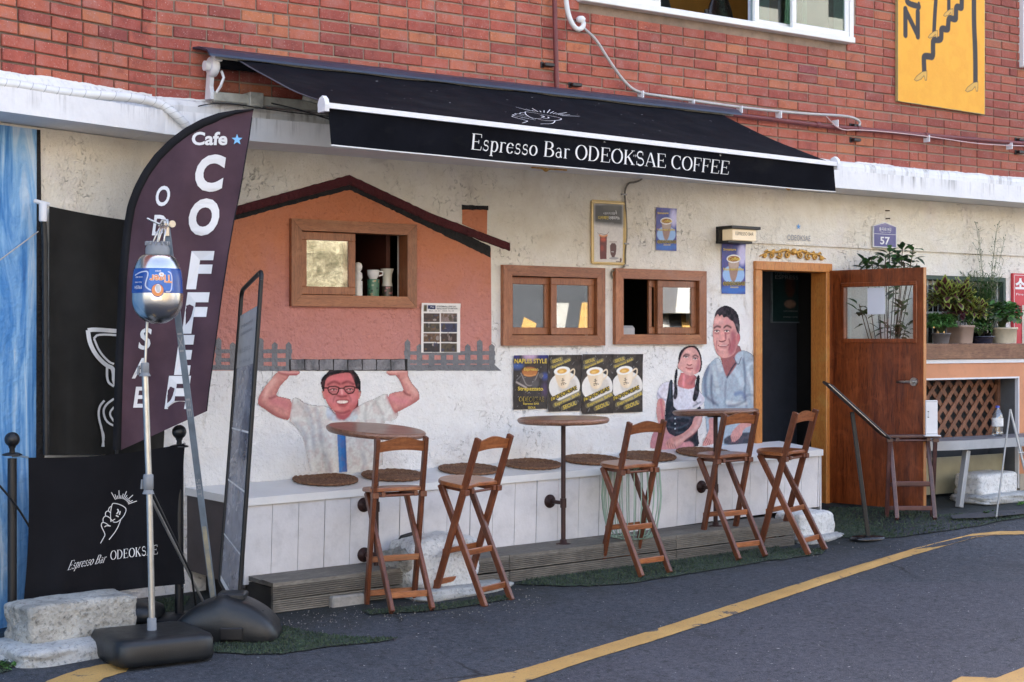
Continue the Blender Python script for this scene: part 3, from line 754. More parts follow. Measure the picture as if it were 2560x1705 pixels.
# the roof band is raised render: a real strip
def raised(name, top, bot, mat, th=.014):
    T = [V(*p, YW) for p in top]; Bt = [V(*p, YW) for p in bot]; b = B(); T2, B2 = [], []
    for i in range(len(T)-1):
        n_ = int((T[i+1]-T[i]).length/.03)+1
        for k in range(n_+(1 if i == len(T)-2 else 0)):
            f = k/n_; a = T[i].lerp(T[i+1], f); c = Bt[i].lerp(Bt[i+1], f)
            a.z += .006*noise.noise((a.x*30, 0, 0)); c.z += .006*noise.noise((c.x*30, 5, 0)); T2.append(a); B2.append(c)
    n_ = len(T2); vs = []
    for a, c in zip(T2, B2): vs += [(a.x, YW-.003, a.z), (a.x, YW-th, a.z-.004), (c.x, YW-th, c.z+.004), (c.x, YW-.003, c.z)]
    fs = []
    for i in range(n_-1):
        for k in range(3): fs.append((4*i+k, 4*i+k+1, 4*i+5+k, 4*i+4+k))
    fs += [(0, 1, 2, 3), (4*n_-4, 4*n_-3, 4*n_-2, 4*n_-1)]
    b.add(vs, fs); return b.build(name, mat, bld)
raised('painted_roof_edge', [(520, 480), (803, 402), (990, 490), (1170, 558)], [(520, 500), (803, 425), (985, 510), (1170, 577)], M_MAROON)
wallpoly('painted_chimney', [(1062, 480), (1120, 480), (1119, 540), (1062, 515)], M_PINK, YW-.002)
wallpoly('painted_chimney_cap', [(1061, 471), (1122, 473), (1122, 483), (1061, 482)], M_BLACKP, YW-.0026, wob=.004)
# grey fence: pickets and rails
def fence(x0, x1, yt, yb, n_, wd):
    for i in range(n_):
        x = x0+(x1-x0)*i/(n_-1); t = 10 if i % 3 else 0
        wallpoly('painted_picket', [(x-wd/2, yb), (x-wd/2, yt+6+t), (x, yt+t), (x+wd/2, yt+6+t), (x+wd/2, yb)], M_GREYP, YW-.0034, wob=.003)
    for y in (yt+27, yt+47):
        wallpoly('painted_rail', [(x0-8, y), (x1+8, y), (x1+8, y+9), (x0-8, y+9)], M_GREYP, YW-.0038, wob=.003)
fence(502, 663, 776, 850, 6, 13); fence(936, 1130, 780, 850, 8, 13)
wallpoly('painted_kerb', [(484, 838), (664, 842), (664, 853), (484, 850)], M_GREYP, YW-.0042, wob=.004)
wallpoly('painted_kerb', [(930, 838), (1135, 838), (1152, 852), (930, 852)], M_GREYP, YW-.0042, wob=.004)
wallpoly('painted_kerb', [(664, 826), (936, 825), (936, 852), (664, 852)], M_BLACKP, YW-.0043, wob=.003)
for i in range(8):
    x = 668+i*33; wallpoly('painted_stone', [(x, 827), (x+30, 826), (x+31, 850), (x, 851)], M_PIER, YW-.0046, wob=.004)
M_MUR = vcol('mural_paint', .8, .8, 38, .25, .18)
# ---- timber sliding windows
def timber_window(Wr, sashes, label=None):
    X0, X1, Z0, Z1 = Wr; y0 = YW-.035; fw = .072
    w = B()
    # outer casing: four mitred boards
    def mitre(p, q, r, s_):  # quad front boards with depth
        w.prism([p, q, r, s_], (0, .11, 0))
    a, c, d, e = (X0, y0, Z0), (X1, y0, Z0), (X1, y0, Z1), (X0, y0, Z1)
    ia, ic, id_, ie = (X0+fw, y0, Z0+fw), (X1-fw, y0, Z0+fw), (X1-fw, y0, Z1-fw), (X0+fw, y0, Z1-fw)
    win = w.prism([a, c, ic, ia], (0, .11, 0)).prism([ie, id_, d, e], (0, .11, 0)).build('window', M_TIMB, bld)
    if label: win['label'] = label
    w = B(); g = .0015
    w.prism([(X0-.002, y0-.001, Z0), (X0+fw-g, y0-.001, Z0+fw), (X0+fw-g, y0-.001, Z1-fw), (X0-.002, y0-.001, Z1)], (0, .109, 0)); w.build('jamb', M_TIMBV, win)
    w = B(); w.prism([(X1+.002, y0-.001, Z0), (X1-fw+g, y0-.001, Z0+fw), (X1-fw+g, y0-.001, Z1-fw), (X1+.002, y0-.001, Z1)], (0, .109, 0)); w.build('jamb', M_TIMBV, win)
    w = B(); w.box((X0+.03, y0+.11, Z0+.03), (X1-.03, y0+.125, Z0+.045)); w.box((X0+.03, y0+.125, Z0+.03), (X1-.03, y0+.19, Z0+.05)); w.build('sill', M_TIMB, win)
    for (s0, s1, dy, gl) in sashes:
        x0, x1 = X0+fw+(X1-X0-2*fw)*s0, X0+fw+(X1-X0-2*fw)*s1; z0, z1 = Z0+fw+.004, Z1-fw-.004; y = y0+.03+dy; sw = .05
        w = B(); w.bbox((x0, y, z0), (x1, y+.025, z0+sw), .003); w.bbox((x0, y, z1-sw), (x1, y+.025, z1), .003)
        w.bbox((x0, y+.0005, z0+sw), (x0+sw, y+.0245, z1-sw), .003); w.bbox((x1-sw, y+.0005, z0+sw), (x1, y+.0245, z1-sw), .003); w.build('sash', M_TIMBV, win)
        w = B(); w.box((x0+sw-.004, y+.010, z0+sw-.004), (x1-sw+.004, y+.015, z1-sw+.004)); w.build('pane', M_GLASS, win)
    return win
timber_window(W1, [(0, .52, 0, 1), (-.0, .5, .03, 1)], 'sliding timber window, open on the right with cups on its sill')
timber_window(W2, [(.48, 1, 0, 1), (0, .5, .03, 1)])
timber_window(W3, [(.48, 1, 0, 1), (.4, .5, .032, 1)])
# ---- doorway: orange frame, open veneered door
df = B(); y0 = YW-.03
DXL, DXR = V(1738, 700, y0).x, V(1914, 700, y0).x; DT = V(1738, 599, y0).z; DT = (DT+V(1913, 607, y0).z)/2; jw = .07
df.bbox((DXL, y0, -.2), (DXL+jw, YW+.14, DT-jw), .004); df.bbox((DXR-jw, y0, -.2), (DXR, YW+.14, DT-jw), .004); df.bbox((DXL, y0, DT-jw+.001), (DXR, YW+.14, DT), .004)
df.build('door_frame', M_ORW, bld)
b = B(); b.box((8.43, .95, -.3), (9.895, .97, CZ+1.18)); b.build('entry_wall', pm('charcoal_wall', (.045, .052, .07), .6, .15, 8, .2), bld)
hinge = Vector((DXR-.035, YW-.02, 0)); fe = Vector((9.60, -.66, 0)); du = (fe-hinge); du.z = 0; DW = du.length; du.normalize(); dn = Vector((-du.y, du.x, 0))
if dn.dot(Vector((0-hinge.x, CY-hinge.y, 0))) > 0: dn = -dn      # dn points away from the camera
DZ0, DZT = gz(9.6, -.4)+.035, DT-.055
def dp(u, v, w=0): return hinge+du*u+dn*w+Vector((0, 0, v))
g0u, g1u = .135*DW/.9, .80*DW/.9+.03
gz1 = D(1930*K, 655*K, (hinge-Vector((0, CY, 0))).dot(Vector((FX, FY, 0)))).z; gz0 = D(1930*K, 785*K, (hinge-Vector((0, CY, 0))).dot(Vector((FX, FY, 0)))).z
M_D = Matrix(((du.x, dn.x, 0, hinge.x), (du.y, dn.y, 0, hinge.y), (0, 0, 1, 0), (0, 0, 0, 1)))
b = B(); TH = .04
b.box((0, 0, DZ0), (DW, TH, gz0), M_D); b.box((0, 0, gz1), (DW, TH, DZT), M_D); b.box((0, .0003, gz0), (g0u, TH-.0003, gz1), M_D); b.box((g1u, .0003, gz0), (DW, TH-.0003, gz1), M_D)
door = b.build('door', M_DOORW, bld); door['label'] = 'red-brown veneered door standing open with a glass upper light'
b = B(); e_ = .022
for (lo, hi) in (((g0u-.01, -.007, gz0-.012), (g1u+.01, TH+.007, gz0+e_)), ((g0u-.01, -.007, gz1-e_), (g1u+.01, TH+.007, gz1+.012)), ((g0u-.012, -.0065, gz0+e_), (g0u+e_, TH+.006, gz1-e_)), ((g1u-e_, -.0065, gz0+e_), (g1u+.012, TH+.006, gz1-e_))):
    b.bbox(lo, hi, .004, M_D)
b.build('glazing_bead', M_DOORW, door)
b = B(); b.box((g0u+.015, .017, gz0+.015), (g1u-.015, .022, gz1-.015), M_D); b.build('pane', M_GLASS2, door)
b = B(); b.box((DW, .001, DZ0), (DW+.004, TH-.001, DZT), M_D); b.build('edge_band', M_ORW, door)
hz = V(2095, 878, -.6).z; hp = dp(DW-.075, hz, -.004)
b = B(); ML = Matrix.Identity(4)
R2 = Matrix(((du.x, 0, dn.x, 0), (du.y, 0, dn.y, 0), (0, 1, 0, 0), (0, 0, 0, 1)))
b.lathe([(.032, -.012), (.032, .004)], hp, 28, R2); b.lathe([(.011, -.05), (.011, -.01)], hp, 14, R2)
b.tube([dp(DW-.075, hz, -.052), dp(DW-.11, hz+.001, -.055), dp(DW-.19, hz-.002, -.052), dp(DW-.2, hz-.002, -.05)], [.011, .0105, .0105, .007], 12)
b.build('handle', M_CHROME, door)
# ---- upstairs window
M_PVC = pm('white_window_frame', (.72, .71, .68), .4, .05, 6, .05)
u0, u1, uz = UW[0], UW[1], UW[2]
b = B(); b.bbox((u0, -.075, uz), (u1, .12, uz+.045), .004); b.box((u0, -.055, uz+.045), (u0+.04, .12, CZ+3.6)); b.box((u1-.04, -.055, uz+.045), (u1, .12, CZ+3.6))
uwin = b.build('window', M_PVC, bld); uwin['label'] = 'wide upstairs window with white frame, its middle standing open'
def sash(xa, xb, y, name='sash'):
    b = B(); z0 = uz+.046
    b.bbox((xa, y, z0), (xb, y+.03, z0+.045), .003); b.bbox((xa, y+.0005, z0+.045), (xa+.045, y+.0295, CZ+3.55), .003); b.bbox((xb-.045, y+.0005, z0+.045), (xb, y+.0295, CZ+3.55), .003); b.build(name, M_PVC, uwin)
    b = B(); b.box((xa+.04, y+.012, z0+.04), (xb-.04, y+.017, CZ+3.55)); b.build('pane', glassmat('green_glass', .1, (.35, .5, .44)), uwin)
sash(u0+.04, V(1511, 10, 0).x, -.04); sash(V(1812, 60, 0).x, u1-.04, -.045); sash(V(1740, 60, 0).x, V(1860, 60, 0).x, .02)
b = B(); b.box((V(1732, 40, .1).x, .13, uz+.05), (V(1775, 40, .1).x, .16, CZ+3.5)); b.build('blind_stack', pm('pale_blue_blind', (.45, .48, .56), .5, .1), uwin)
b = B(); b.box((V(1820, 40, .3).x, .35, uz+.0), (u1+.4, .36, CZ+3.5)); b.build('curtain', pm('green_curtain', (.12, .22, .18), .8, .3, 3), uwin)
# right-hand upstairs window: only its frame edge shows
b = B(); b.bbox((PWX-.03, -.05, PWZ), (PWX+.06, .05, CZ+3.6), .004); b.bbox((PWX+.06, -.0495, PWZ), (XE-.3, .05, PWZ+.05), .004); w_ = b.build('window', M_PVC, bld)
b = B(); b.box((PWX+.06, -.02, PWZ+.05), (XE-.3, -.015, CZ+3.6)); b.build('pane', MATS['green_glass'], w_)

# ================================================================= LEFT WING (its wall turns towards the lane)
wing = thing('corner_wing', 'angled brick corner wall with white ledge and blue painted ground floor at far left', 'building', tuple(Lz(2, 0, .3)))
wa = math.atan2(WU.y, WU.x)
b = B(); s0, s1 = -.12, 4.6
def LB(b, sa, sb, z0, z1, o0, o1):
    p = [Lz(sa, z0, o0), Lz(sb, z0, o0), Lz(sb, z1, o0), Lz(sa, z1, o0)]; b.prism(p, WN*(o1-o0)); return b
LB(B(), -.5, s1, CZ+1.182, CZ+1.316, 0, .8).build('ledge', M_LEDGE, wing)
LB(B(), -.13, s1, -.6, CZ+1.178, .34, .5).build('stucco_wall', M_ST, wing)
LB(B(), -.07, s1, CZ+1.3, CZ+5.2, .162, .35).build('mortar_backing', M_MORTD, wing)
b = B(); prof = [(.135, 1.317), (.118, 1.33), (.118, 1.38), (.14, 1.412)]
for i in range(3):
    (o0, z0), (o1, z1) = prof[i], prof[i+1]; b.quad(Lz(s1, CZ+z0, o0), Lz(-.06, CZ+z0, o0), Lz(-.06, CZ+z1, o1), Lz(s1, CZ+z1, o1))
b.build('painted_skirting', M_SKT, wing)
b = B(); n_ = 400; ss = np.linspace(-.03, s1, n_); vs = [Lz(s_, CZ+1.40, .1435) for s_ in ss]+[Lz(s_, CZ+1.405+rag(s_+20), .1435) for s_ in ss]
b.add(vs, [(i+1, i, n_+i, n_+i+1) for i in range(n_-1)]); b.build('paint_edge', M_WHITE, wing, fixn=False)
lay(-.075, s1, lambda s_, pr, z: tuple(Lz(s_, z, .15+pr)), lambda a, c, z: False, wing, wa, 300, 0)
b = B(); b.prism([Lz(s1, -.6, .5), Lz(s1, CZ+5.2, .5), Lz(s1, CZ+5.2, 4), Lz(s1, -.6, 4)], WU*.1); b.build('side_wall', M_WHITE, wing)
def bluem():
    m, nt, n, l, pb = newmat('blue_mural_paint'); pos = n.new('ShaderNodeNewGeometry').outputs['Position']
    f = noi(nt, mapping(nt, pos, (9, 9, 1.0)), 1.0, 5, .6, 1.0)
    c = ramp(nt, f, [(.26, (.02, .08, .24)), (.42, (.06, .22, .5)), (.54, (.22, .42, .66)), (.66, (.5, .62, .72)), (.78, (.1, .3, .6))])
    l.new(c, pb.inputs['Base Color']); pb.inputs['Roughness'].default_value = .8; bumpchain(nt, pb, pos, [('n', 38, .8, 6), ('n', 9, .5, 4)], .012); return m
b = B(); sA = (L(88, 600, .339)-WP).dot(-WU); z_t = CZ+1.165
b.quad(Lz(s1, -.4, .3375), Lz(sA+.005, -.4, .3375), Lz(sA, z_t, .3375), Lz(s1, z_t, .3375)); b.build('blue_mural', bluem(), wing, fixn=False)
b = B(); b.quad(Lz(sA+.02, -.4, .336), Lz(sA-.06, -.4, .336), Lz(sA-.012, z_t, .336), Lz(sA+.012, z_t, .336)); b.build('mural_dark_border', M_BLACKP, wing, fixn=False)
# ================================================================= MURAL FIGURES
def zmap(ox, oy, sc_, Y):
    def f(x, y):
        p = S(ox+x/sc_, oy+y/sc_, Y); return p.x, p.z
    return f
f1 = zmap(620, 880, 4.9, YW)
c0, c1 = f1(60, 1560), f1(2200, 150)
P = Paint(c0[0]-.05, c1[0]+.1, c0[1]-.02, c1[1]+.02, .0042, f1, seed=3)
SK, SKD, SKL, SKR = (198, 148, 140), (150, 92, 92), (224, 190, 180), (178, 106, 108)
SH, SHD, SHL = (205, 204, 200), (160, 162, 170), (226, 226, 222)
# shirt
P.shape([(530, 570), (600, 560), (700, 640), (840, 660), (960, 655), (1130, 830), (1310, 690), (1430, 620), (1560, 570), (1690, 500), (1720, 560), (1790, 730), (1850, 750), (1790, 850), (1640, 850), (1650, 1100), (1640, 1480), (770, 1500), (740, 1380), (700, 1150), (640, 970), (540, 880), (490, 840)], SH, sm_=1)
for a in ([(700, 650), (760, 760), (800, 1000), (790, 1200)], [(830, 690), (870, 850), (900, 1100)], [(560, 860), (660, 940), (720, 1100), (760, 1450)], [(1400, 1250), (1440, 1350), (1400, 1440)], [(940, 1250), (980, 1350), (1010, 1460)]):
    P.line(a, .022, SHD, 3, .6)
for a in ([(600, 600), (700, 720), (740, 900)], [(1450, 640), (1430, 760), (1440, 850)], [(1560, 600), (1640, 760), (1660, 850)], [(1600, 560), (1500, 680)], [(880, 1000), (930, 1300), (960, 1450)]):
    P.line(a, .016, (172, 174, 172), 2, .6)
P.line([(750, 1100), (770, 1300), (800, 1480)], .03, SHL, 3, .7); P.line([(1000, 900), (1040, 1200), (1060, 1450)], .03, SHL, 3, .6)
P.shape([(960, 660), (1000, 680), (1130, 835), (1040, 850), (950, 800)], (190, 196, 204), 1); P.shape([(1310, 690), (1350, 740), (1330, 850), (1170, 840), (1160, 820)], (196, 204, 206), 1)
P.line([(1000, 690), (1125, 830)], .006, (120, 120, 130), 1); P.line([(1300, 710), (1170, 835)], .006, (130, 130, 135), 1)
P.shape([(1090, 1010), (1190, 1010), (1212, 1465), (1115, 1475)], (66, 122, 178), sm_=0); P.line([(1110, 1020), (1140, 1460)], .012, (110, 160, 205), 2, .6); P.line([(1185, 1020), (1203, 1460)], .008, (40, 84, 130), 1, .7)
# arms
P.shape([(350, 250), (300, 310), (220, 400), (140, 520), (108, 600), (125, 650), (200, 700), (330, 790), (430, 830), (495, 838), (520, 740), (533, 590), (440, 560), (345, 545), (345, 510), (400, 400), (510, 300), (480, 240), (400, 230)], SK)
P.line([(140, 640), (260, 730), (400, 810), (490, 825)], .03, SKD, 3, .7); P.line([(330, 545), (280, 570), (260, 565)], .012, (120, 60, 62), 1, .8); P.line([(200, 450), (150, 560), (130, 610)], .02, SKR, 3, .6)
P.line([(330, 330), (240, 440), (200, 540)], .03, SKL, 4, .7); P.line([(300, 600), (440, 620), (480, 660)], .05, (200, 130, 140), 5, .6); P.line([(490, 310), (390, 410), (340, 510)], .012, SKD, 2, .7); P.line([(530, 600), (500, 830)], .012, SKR, 2, .6)
P.shape([(330, 225), (390, 225), (520, 228), (640, 235), (620, 280), (560, 300), (500, 290), (400, 270)], (190, 128, 128)); P.line([(350, 235), (480, 250), (620, 245)], .01, SKL, 1, .7); P.line([(370, 250), (400, 268), (500, 290), (600, 285)], .008, SKD, 1, .8)
P.shape([(1820, 290), (1790, 295), (1740, 295), (1690, 260), (1688, 228), (1820, 220), (1955, 225), (1950, 262), (1960, 310), (2010, 400), (2080, 470), (2100, 560), (2080, 600), (1980, 660), (1820, 745), (1790, 740), (1740, 640), (1703, 530), (1800, 490), (1905, 485), (1880, 400)], SK)
P.line([(2095, 580), (1990, 645), (1810, 740)], .028, SKD, 3, .7); P.line([(1905, 485), (1940, 520), (1985, 530)], .011, (120, 60, 66), 1, .8); P.line([(1930, 330), (1990, 420), (2050, 500)], .024, SKL, 4, .7); P.line([(1740, 560), (1850, 600), (1950, 610)], .05, (205, 140, 148), 5, .6)
P.line([(1840, 310), (1890, 400), (1920, 500)], .012, SKD, 2, .7); P.line([(1700, 540), (1795, 735)], .012, SKR, 2, .7); P.line([(1700, 245), (1830, 240), (1940, 235)], .01, SKL, 1, .7); P.line([(1700, 265), (1760, 292), (1850, 290)], .008, SKD, 1, .8)
# head
P.shape([(895, 470), (915, 560), (945, 590), (930, 480)], SK); P.shape([(1385, 475), (1370, 560), (1340, 590), (1350, 480)], SK)
P.shape([(1010, 640), (1310, 640), (1270, 740), (1200, 815), (1150, 835), (1085, 790)], (168, 98, 100)); P.shape([(935, 330), (1000, 285), (1150, 245), (1265, 255), (1315, 340), (1355, 470), (1352, 570), (1325, 660), (1270, 730), (1200, 772), (1140, 778), (1070, 745), (1000, 680), (945, 590), (920, 480)], (196, 124, 122)); P.ell(1150, 310, 130, 30, (182, 98, 104), blur=5, op=.7); P.ell(1310, 640, 40, 110, (168, 96, 100), blur=5, op=.6); P.ell(1100, 700, 60, 30, (214, 154, 148), blur=4, op=.7)
P.shape([(885, 400), (890, 330), (950, 270), (1010, 210), (1090, 178), (1170, 172), (1250, 195), (1330, 270), (1372, 350), (1378, 430), (1368, 505), (1350, 450), (1320, 440), (1300, 360), (1265, 280), (1240, 250), (1120, 262), (1010, 290), (950, 330), (935, 420), (930, 495), (905, 460)], (34, 35, 39))
P.line([(980, 250), (1100, 205), (1220, 215)], .014, (70, 72, 80), 2, .7)
P.line([(1000, 340), (1120, 320), (1260, 330)], .03, (212, 134, 138), 4, .7); P.line([(975, 400), (1050, 355), (1120, 390)], .014, (120, 60, 66), 1, .8); P.line([(1150, 385), (1220, 355), (1290, 395)], .014, (120, 60, 66), 1, .8)
P.shape([(1110, 440), (1165, 440), (1210, 520), (1200, 545), (1140, 548), (1090, 540), (1090, 515)], (204, 130, 132), 1); P.line([(1090, 535), (1140, 548), (1205, 538)], .009, (110, 50, 56), 1); P.line([(1140, 450), (1150, 510)], .014, (228, 176, 172), 1)
P.ell(1045, 590, 70, 60, (206, 140, 142), blur=3, op=.7); P.ell(1280, 570, 50, 70, (206, 140, 142), blur=3, op=.7)
P.line([(1075, 530), (1046, 570), (1044, 610)], .007, (140, 78, 82), 1, .7); P.line([(1225, 525), (1256, 570), (1258, 610)], .007, (140, 78, 82), 1, .7)
P.shape([(1058, 588), (1150, 584), (1244, 586), (1225, 632), (1155, 648), (1095, 636)], (138, 62, 68), 1); P.shape([(1078, 600), (1150, 592), (1228, 598), (1215, 622), (1150, 634), (1095, 625)], (228, 212, 204), 0); [P.line([(x_, 600), (x_+1, 628)], .002, (186, 150, 144), 0, .7) for x_ in (1105, 1128, 1152, 1176, 1200)]
P.line([(1105, 650), (1155, 660), (1212, 648)], .007, (164, 92, 94), 1); P.line([(1060, 730), (1150, 755), (1240, 720)], .014, (140, 74, 80), 1, .8); P.line([(1100, 790), (1155, 815), (1230, 770)], .03, (176, 104, 110), 2, .8)
P.line([(1120, 660), (1190, 663)], .008, (140, 80, 84), 1, .6)
for cx in (1040, 1240):
    P.ell(cx, 470, 62, 40, (196, 134, 134)); P.ell(cx+5, 464, 30, 9, (214, 190, 182)); P.ell(cx+8, 463, 11, 9, (56, 34, 34)); P.line([(cx-42, 462), (cx, 446), (cx+45, 458)], .007, (104, 56, 58), 0); P.line([(cx-30, 478), (cx, 486), (cx+36, 480)], .006, (160, 98, 98), 1)
P.line([(975, 445), (990, 425), (1060, 420), (1110, 435), (1105, 480), (1085, 515), (1030, 520), (990, 490)], .0078, (48, 24, 24), closed=True); P.line([(1170, 440), (1190, 425), (1250, 418), (1305, 430), (1300, 470), (1280, 500), (1225, 510), (1190, 480)], .0078, (48, 24, 24), closed=True)
P.line([(1108, 450), (1140, 442), (1172, 448)], .008, (48, 24, 24)); P.line([(930, 440), (978, 440)], .008, (48, 24, 24)); P.line([(1305, 435), (1340, 445)], .008, (48, 24, 24))
P.blotch((170, 120, 118), .18, 7)
MURM = M_MUR
def onwall(y): return lambda U, W: (U, np.full_like(U, y), W)
P.con = 1.25; m_ = P.build('painted_man', MURM, bld, onwall(YW-.003), 1.12); m_['label'] = 'mural man in glasses and blue tie holding up the house'
# --- woman and man by the door
f2 = zmap(1600, 740, 3.919, YW)
c0, c1 = f2(60, 1530), f2(1150, 80)
P = Paint(c0[0]-.03, c1[0]+.05, c0[1]-.03, c1[1]+.02, .0042, f2, seed=5)
A, AD, AL = (202, 158, 152), (142, 92, 96), (226, 196, 190)
# man's shirt and lap
P.shape([(760, 590), (690, 650), (640, 720), (600, 830), (600, 960), (620, 1020), (640, 1230), (660, 1430), (820, 1480), (1135, 1440), (1140, 620), (1060, 545), (980, 530), (900, 620), (820, 700)], (166, 178, 188))
P.shape([(820, 1380), (980, 1340), (1135, 1330), (1135, 1440), (820, 1470)], (84, 88, 98), 1)
for a, w, c in (([(660, 700), (630, 820), (640, 960)], .035, (104, 118, 140)), ([(700, 780), (690, 950), (720, 1060)], .02, (92, 104, 124)), ([(1010, 620), (1030, 800), (1020, 950), (1040, 1080)], .018, (96, 110, 130)), ([(840, 830), (830, 1000), (840, 1080)], .01, (110, 120, 134)),
    ([(640, 980), (700, 1030), (760, 1070)], .02, (96, 108, 126)), ([(1050, 700), (1100, 640), (1130, 700)], .02, (200, 210, 216)), ([(880, 700), (960, 760), (1000, 860)], .05, (188, 200, 208)), ([(1060, 760), (1100, 900), (1110, 1050)], .03, (205, 214, 218)),
    ([(720, 700), (740, 820), (760, 940)], .04, (186, 196, 200)), ([(850, 1040), (940, 1060), (1040, 1050)], .03, (200, 206, 206)), ([(860, 1080), (950, 1070), (1030, 1030)], .012, (74, 84, 100)), ([(930, 960), (1000, 940), (1020, 990)], .03, (120, 138, 168)),
    ([(700, 850), (740, 900), (790, 880)], .005, (80, 88, 98)), ([(700, 850), (700, 980), (760, 1000)], .005, (110, 118, 126)), ([(1020, 1000), (1060, 960), (1130, 980)], .012, (104, 116, 136)), ([(660, 1180), (820, 1170), (1030, 1160)], .02, (110, 118, 128)), ([(780, 1220), (900, 1230), (1030, 1215)], .03, (196, 200, 200))):
    P.line(a, w, c, 2, .75)
P.shape([(775, 560), (860, 520), (965, 470), (1000, 570), (930, 700), (850, 810), (815, 720)], (160, 112, 112), 1); P.line([(850, 800), (900, 700), (950, 640)], .012, (60, 66, 84), 1)
P.shape([(765, 590), (820, 730), (770, 760), (740, 640)], (188, 196, 200), 1); P.shape([(975, 535), (1020, 560), (960, 690), (915, 600)], (176, 188, 198), 1); P.line([(915, 600), (960, 690), (990, 600)], .006, (84, 92, 110), 0)
# forearms and hands of the man
P.shape([(1040, 1150), (1130, 1140), (1110, 1260), (1010, 1300), (990, 1380), (900, 1450), (880, 1350), (960, 1260), (1030, 1220)], A); P.line([(1100, 1160), (1090, 1250)], .02, (180, 90, 110), 2, .7)
P.shape([(665, 1195), (735, 1195), (735, 1440), (690, 1460), (600, 1480), (620, 1420), (660, 1350), (680, 1290)], A); P.line([(720, 1200), (725, 1420)], .014, AD, 2, .6)
for k in range(4): P.line([(650+k*14, 1390+k*8), (620+k*18, 1440+k*8)], .005, AD, 0, .8); P.line([(900+k*20, 1380), (893+k*20, 1440)], .005, AD, 0, .8)
# man's head
P.shape([(722, 230), (735, 160), (775, 115), (835, 93), (900, 115), (955, 175), (972, 260), (975, 340), (960, 400), (940, 380), (930, 300), (880, 240), (800, 200), (745, 200)], (52, 50, 56))
P.shape([(720, 225), (742, 196), (762, 172), (775, 205), (800, 178), (815, 215), (850, 200), (880, 236), (915, 250), (935, 310), (950, 360), (975, 375), (970, 450), (945, 500), (930, 560), (880, 598), (810, 612), (755, 580), (722, 500), (708, 400), (712, 300)], (204, 160, 154)); P.ell(770, 470, 40, 60, (216, 172, 164), blur=4, op=.7)
P.shape([(880, 330), (940, 350), (950, 480), (920, 560), (870, 590), (860, 520), (890, 430)], (166, 100, 110), 4, op=.8, mask=False); P.ell(770, 245, 50, 24, (226, 186, 180), blur=3, op=.7); P.ell(850, 250, 30, 30, (214, 160, 160), blur=3, op=.6)
P.line([(722, 315), (750, 292), (785, 305)], .012, (66, 50, 54), 1); P.line([(820, 310), (850, 285), (890, 310)], .012, (66, 50, 54), 1)
for cx in (750, 848): P.ell(cx, 345, 24, 9, (232, 220, 214)); P.ell(cx, 345, 9, 8, (40, 28, 30)); P.line([(cx-26, 342), (cx, 332), (cx+27, 342)], .006, (70, 40, 46)); P.line([(cx-20, 362), (cx, 372), (cx+22, 364)], .006, (150, 90, 96), 1)
P.shape([(790, 350), (818, 350), (832, 425), (815, 445), (778, 448), (770, 430)], (216, 166, 160), 1); P.line([(772, 440), (800, 450), (834, 436)], .008, (110, 56, 62), 0); P.line([(834, 360), (838, 420)], .012, (160, 96, 104), 1)
P.line([(762, 484), (785, 494), (815, 494), (845, 488), (866, 478)], .009, (150, 84, 86), 0); P.line([(775, 486), (815, 489), (852, 482)], .004, (226, 206, 200)); P.line([(782, 508), (815, 512), (845, 504)], .007, (176, 110, 110), 1); P.line([(780, 520), (830, 522)], .012, (224, 180, 172), 2); P.line([(750, 440), (742, 500), (760, 540)], .007, (160, 96, 100), 1); P.line([(868, 420), (884, 480), (868, 530)], .008, (140, 78, 88), 1)
P.ell(962, 410, 16, 42, (190, 124, 128)); P.line([(940, 280), (968, 300), (966, 350)], .012, (150, 148, 150), 2, .7)
# woman: body
P.shape([(180, 1300), (150, 1290), (100, 1400), (90, 1520), (560, 1490), (580, 1420), (520, 1340)], (196, 150, 156), 0)
P.shape([(290, 835), (220, 850), (170, 910), (155, 990), (180, 1020), (200, 1100), (240, 1130), (330, 1140), (540, 1100), (600, 1080), (640, 1010), (600, 960), (560, 900), (500, 880), (360, 880)], (208, 206, 214))
P.line([(170, 950), (200, 1000), (250, 1020)], .01, (150, 150, 166), 1)
P.shape([(175, 1000), (240, 1010), (245, 1120), (235, 1230), (290, 1330), (240, 1340), (185, 1280), (158, 1180), (155, 1080)], A); P.line([(200, 1020), (215, 1120), (225, 1260)], .02, (186, 100, 112), 2, .7)
P.shape([(285, 825), (318, 825), (318, 940), (330, 1130), (520, 1140), (600, 1060), (570, 1200), (560, 1340), (580, 1480), (500, 1470), (330, 1370), (270, 1340), (240, 1240), (245, 1080), (270, 960)], (48, 56, 66))
P.shape([(322, 910), (520, 930), (500, 1040), (440, 1120), (335, 1120)], (206, 206, 214))
for a in ([(300, 840), (290, 1000)], [(280, 1200), (400, 1180), (490, 1200)], [(270, 1280), (380, 1300), (470, 1250)], [(350, 1340), (450, 1330)], [(520, 1080), (590, 1040)]): P.line(a, .012, (92, 106, 118), 1, .7)
for y_ in (1200, 1250, 1300): P.ell(342, y_, 8, 8, (200, 206, 210))
P.shape([(610, 1160), (600, 1260), (540, 1340), (440, 1410), (370, 1480), (330, 1500), (260, 1490), (240, 1440), (290, 1390), (400, 1360), (500, 1280), (530, 1170)], A); P.line([(590, 1180), (560, 1290), (450, 1380), (340, 1450)], .022, AL, 3, .7); P.line([(600, 1260), (540, 1345), (440, 1415)], .01, AD, 1, .7)
for k in range(4): P.line([(265+k*22, 1430+k*8), (275+k*24, 1485)], .005, AD, 0, .8)
P.shape([(390, 1480), (430, 1430), (500, 1420), (540, 1480)], (208, 160, 164), 1)
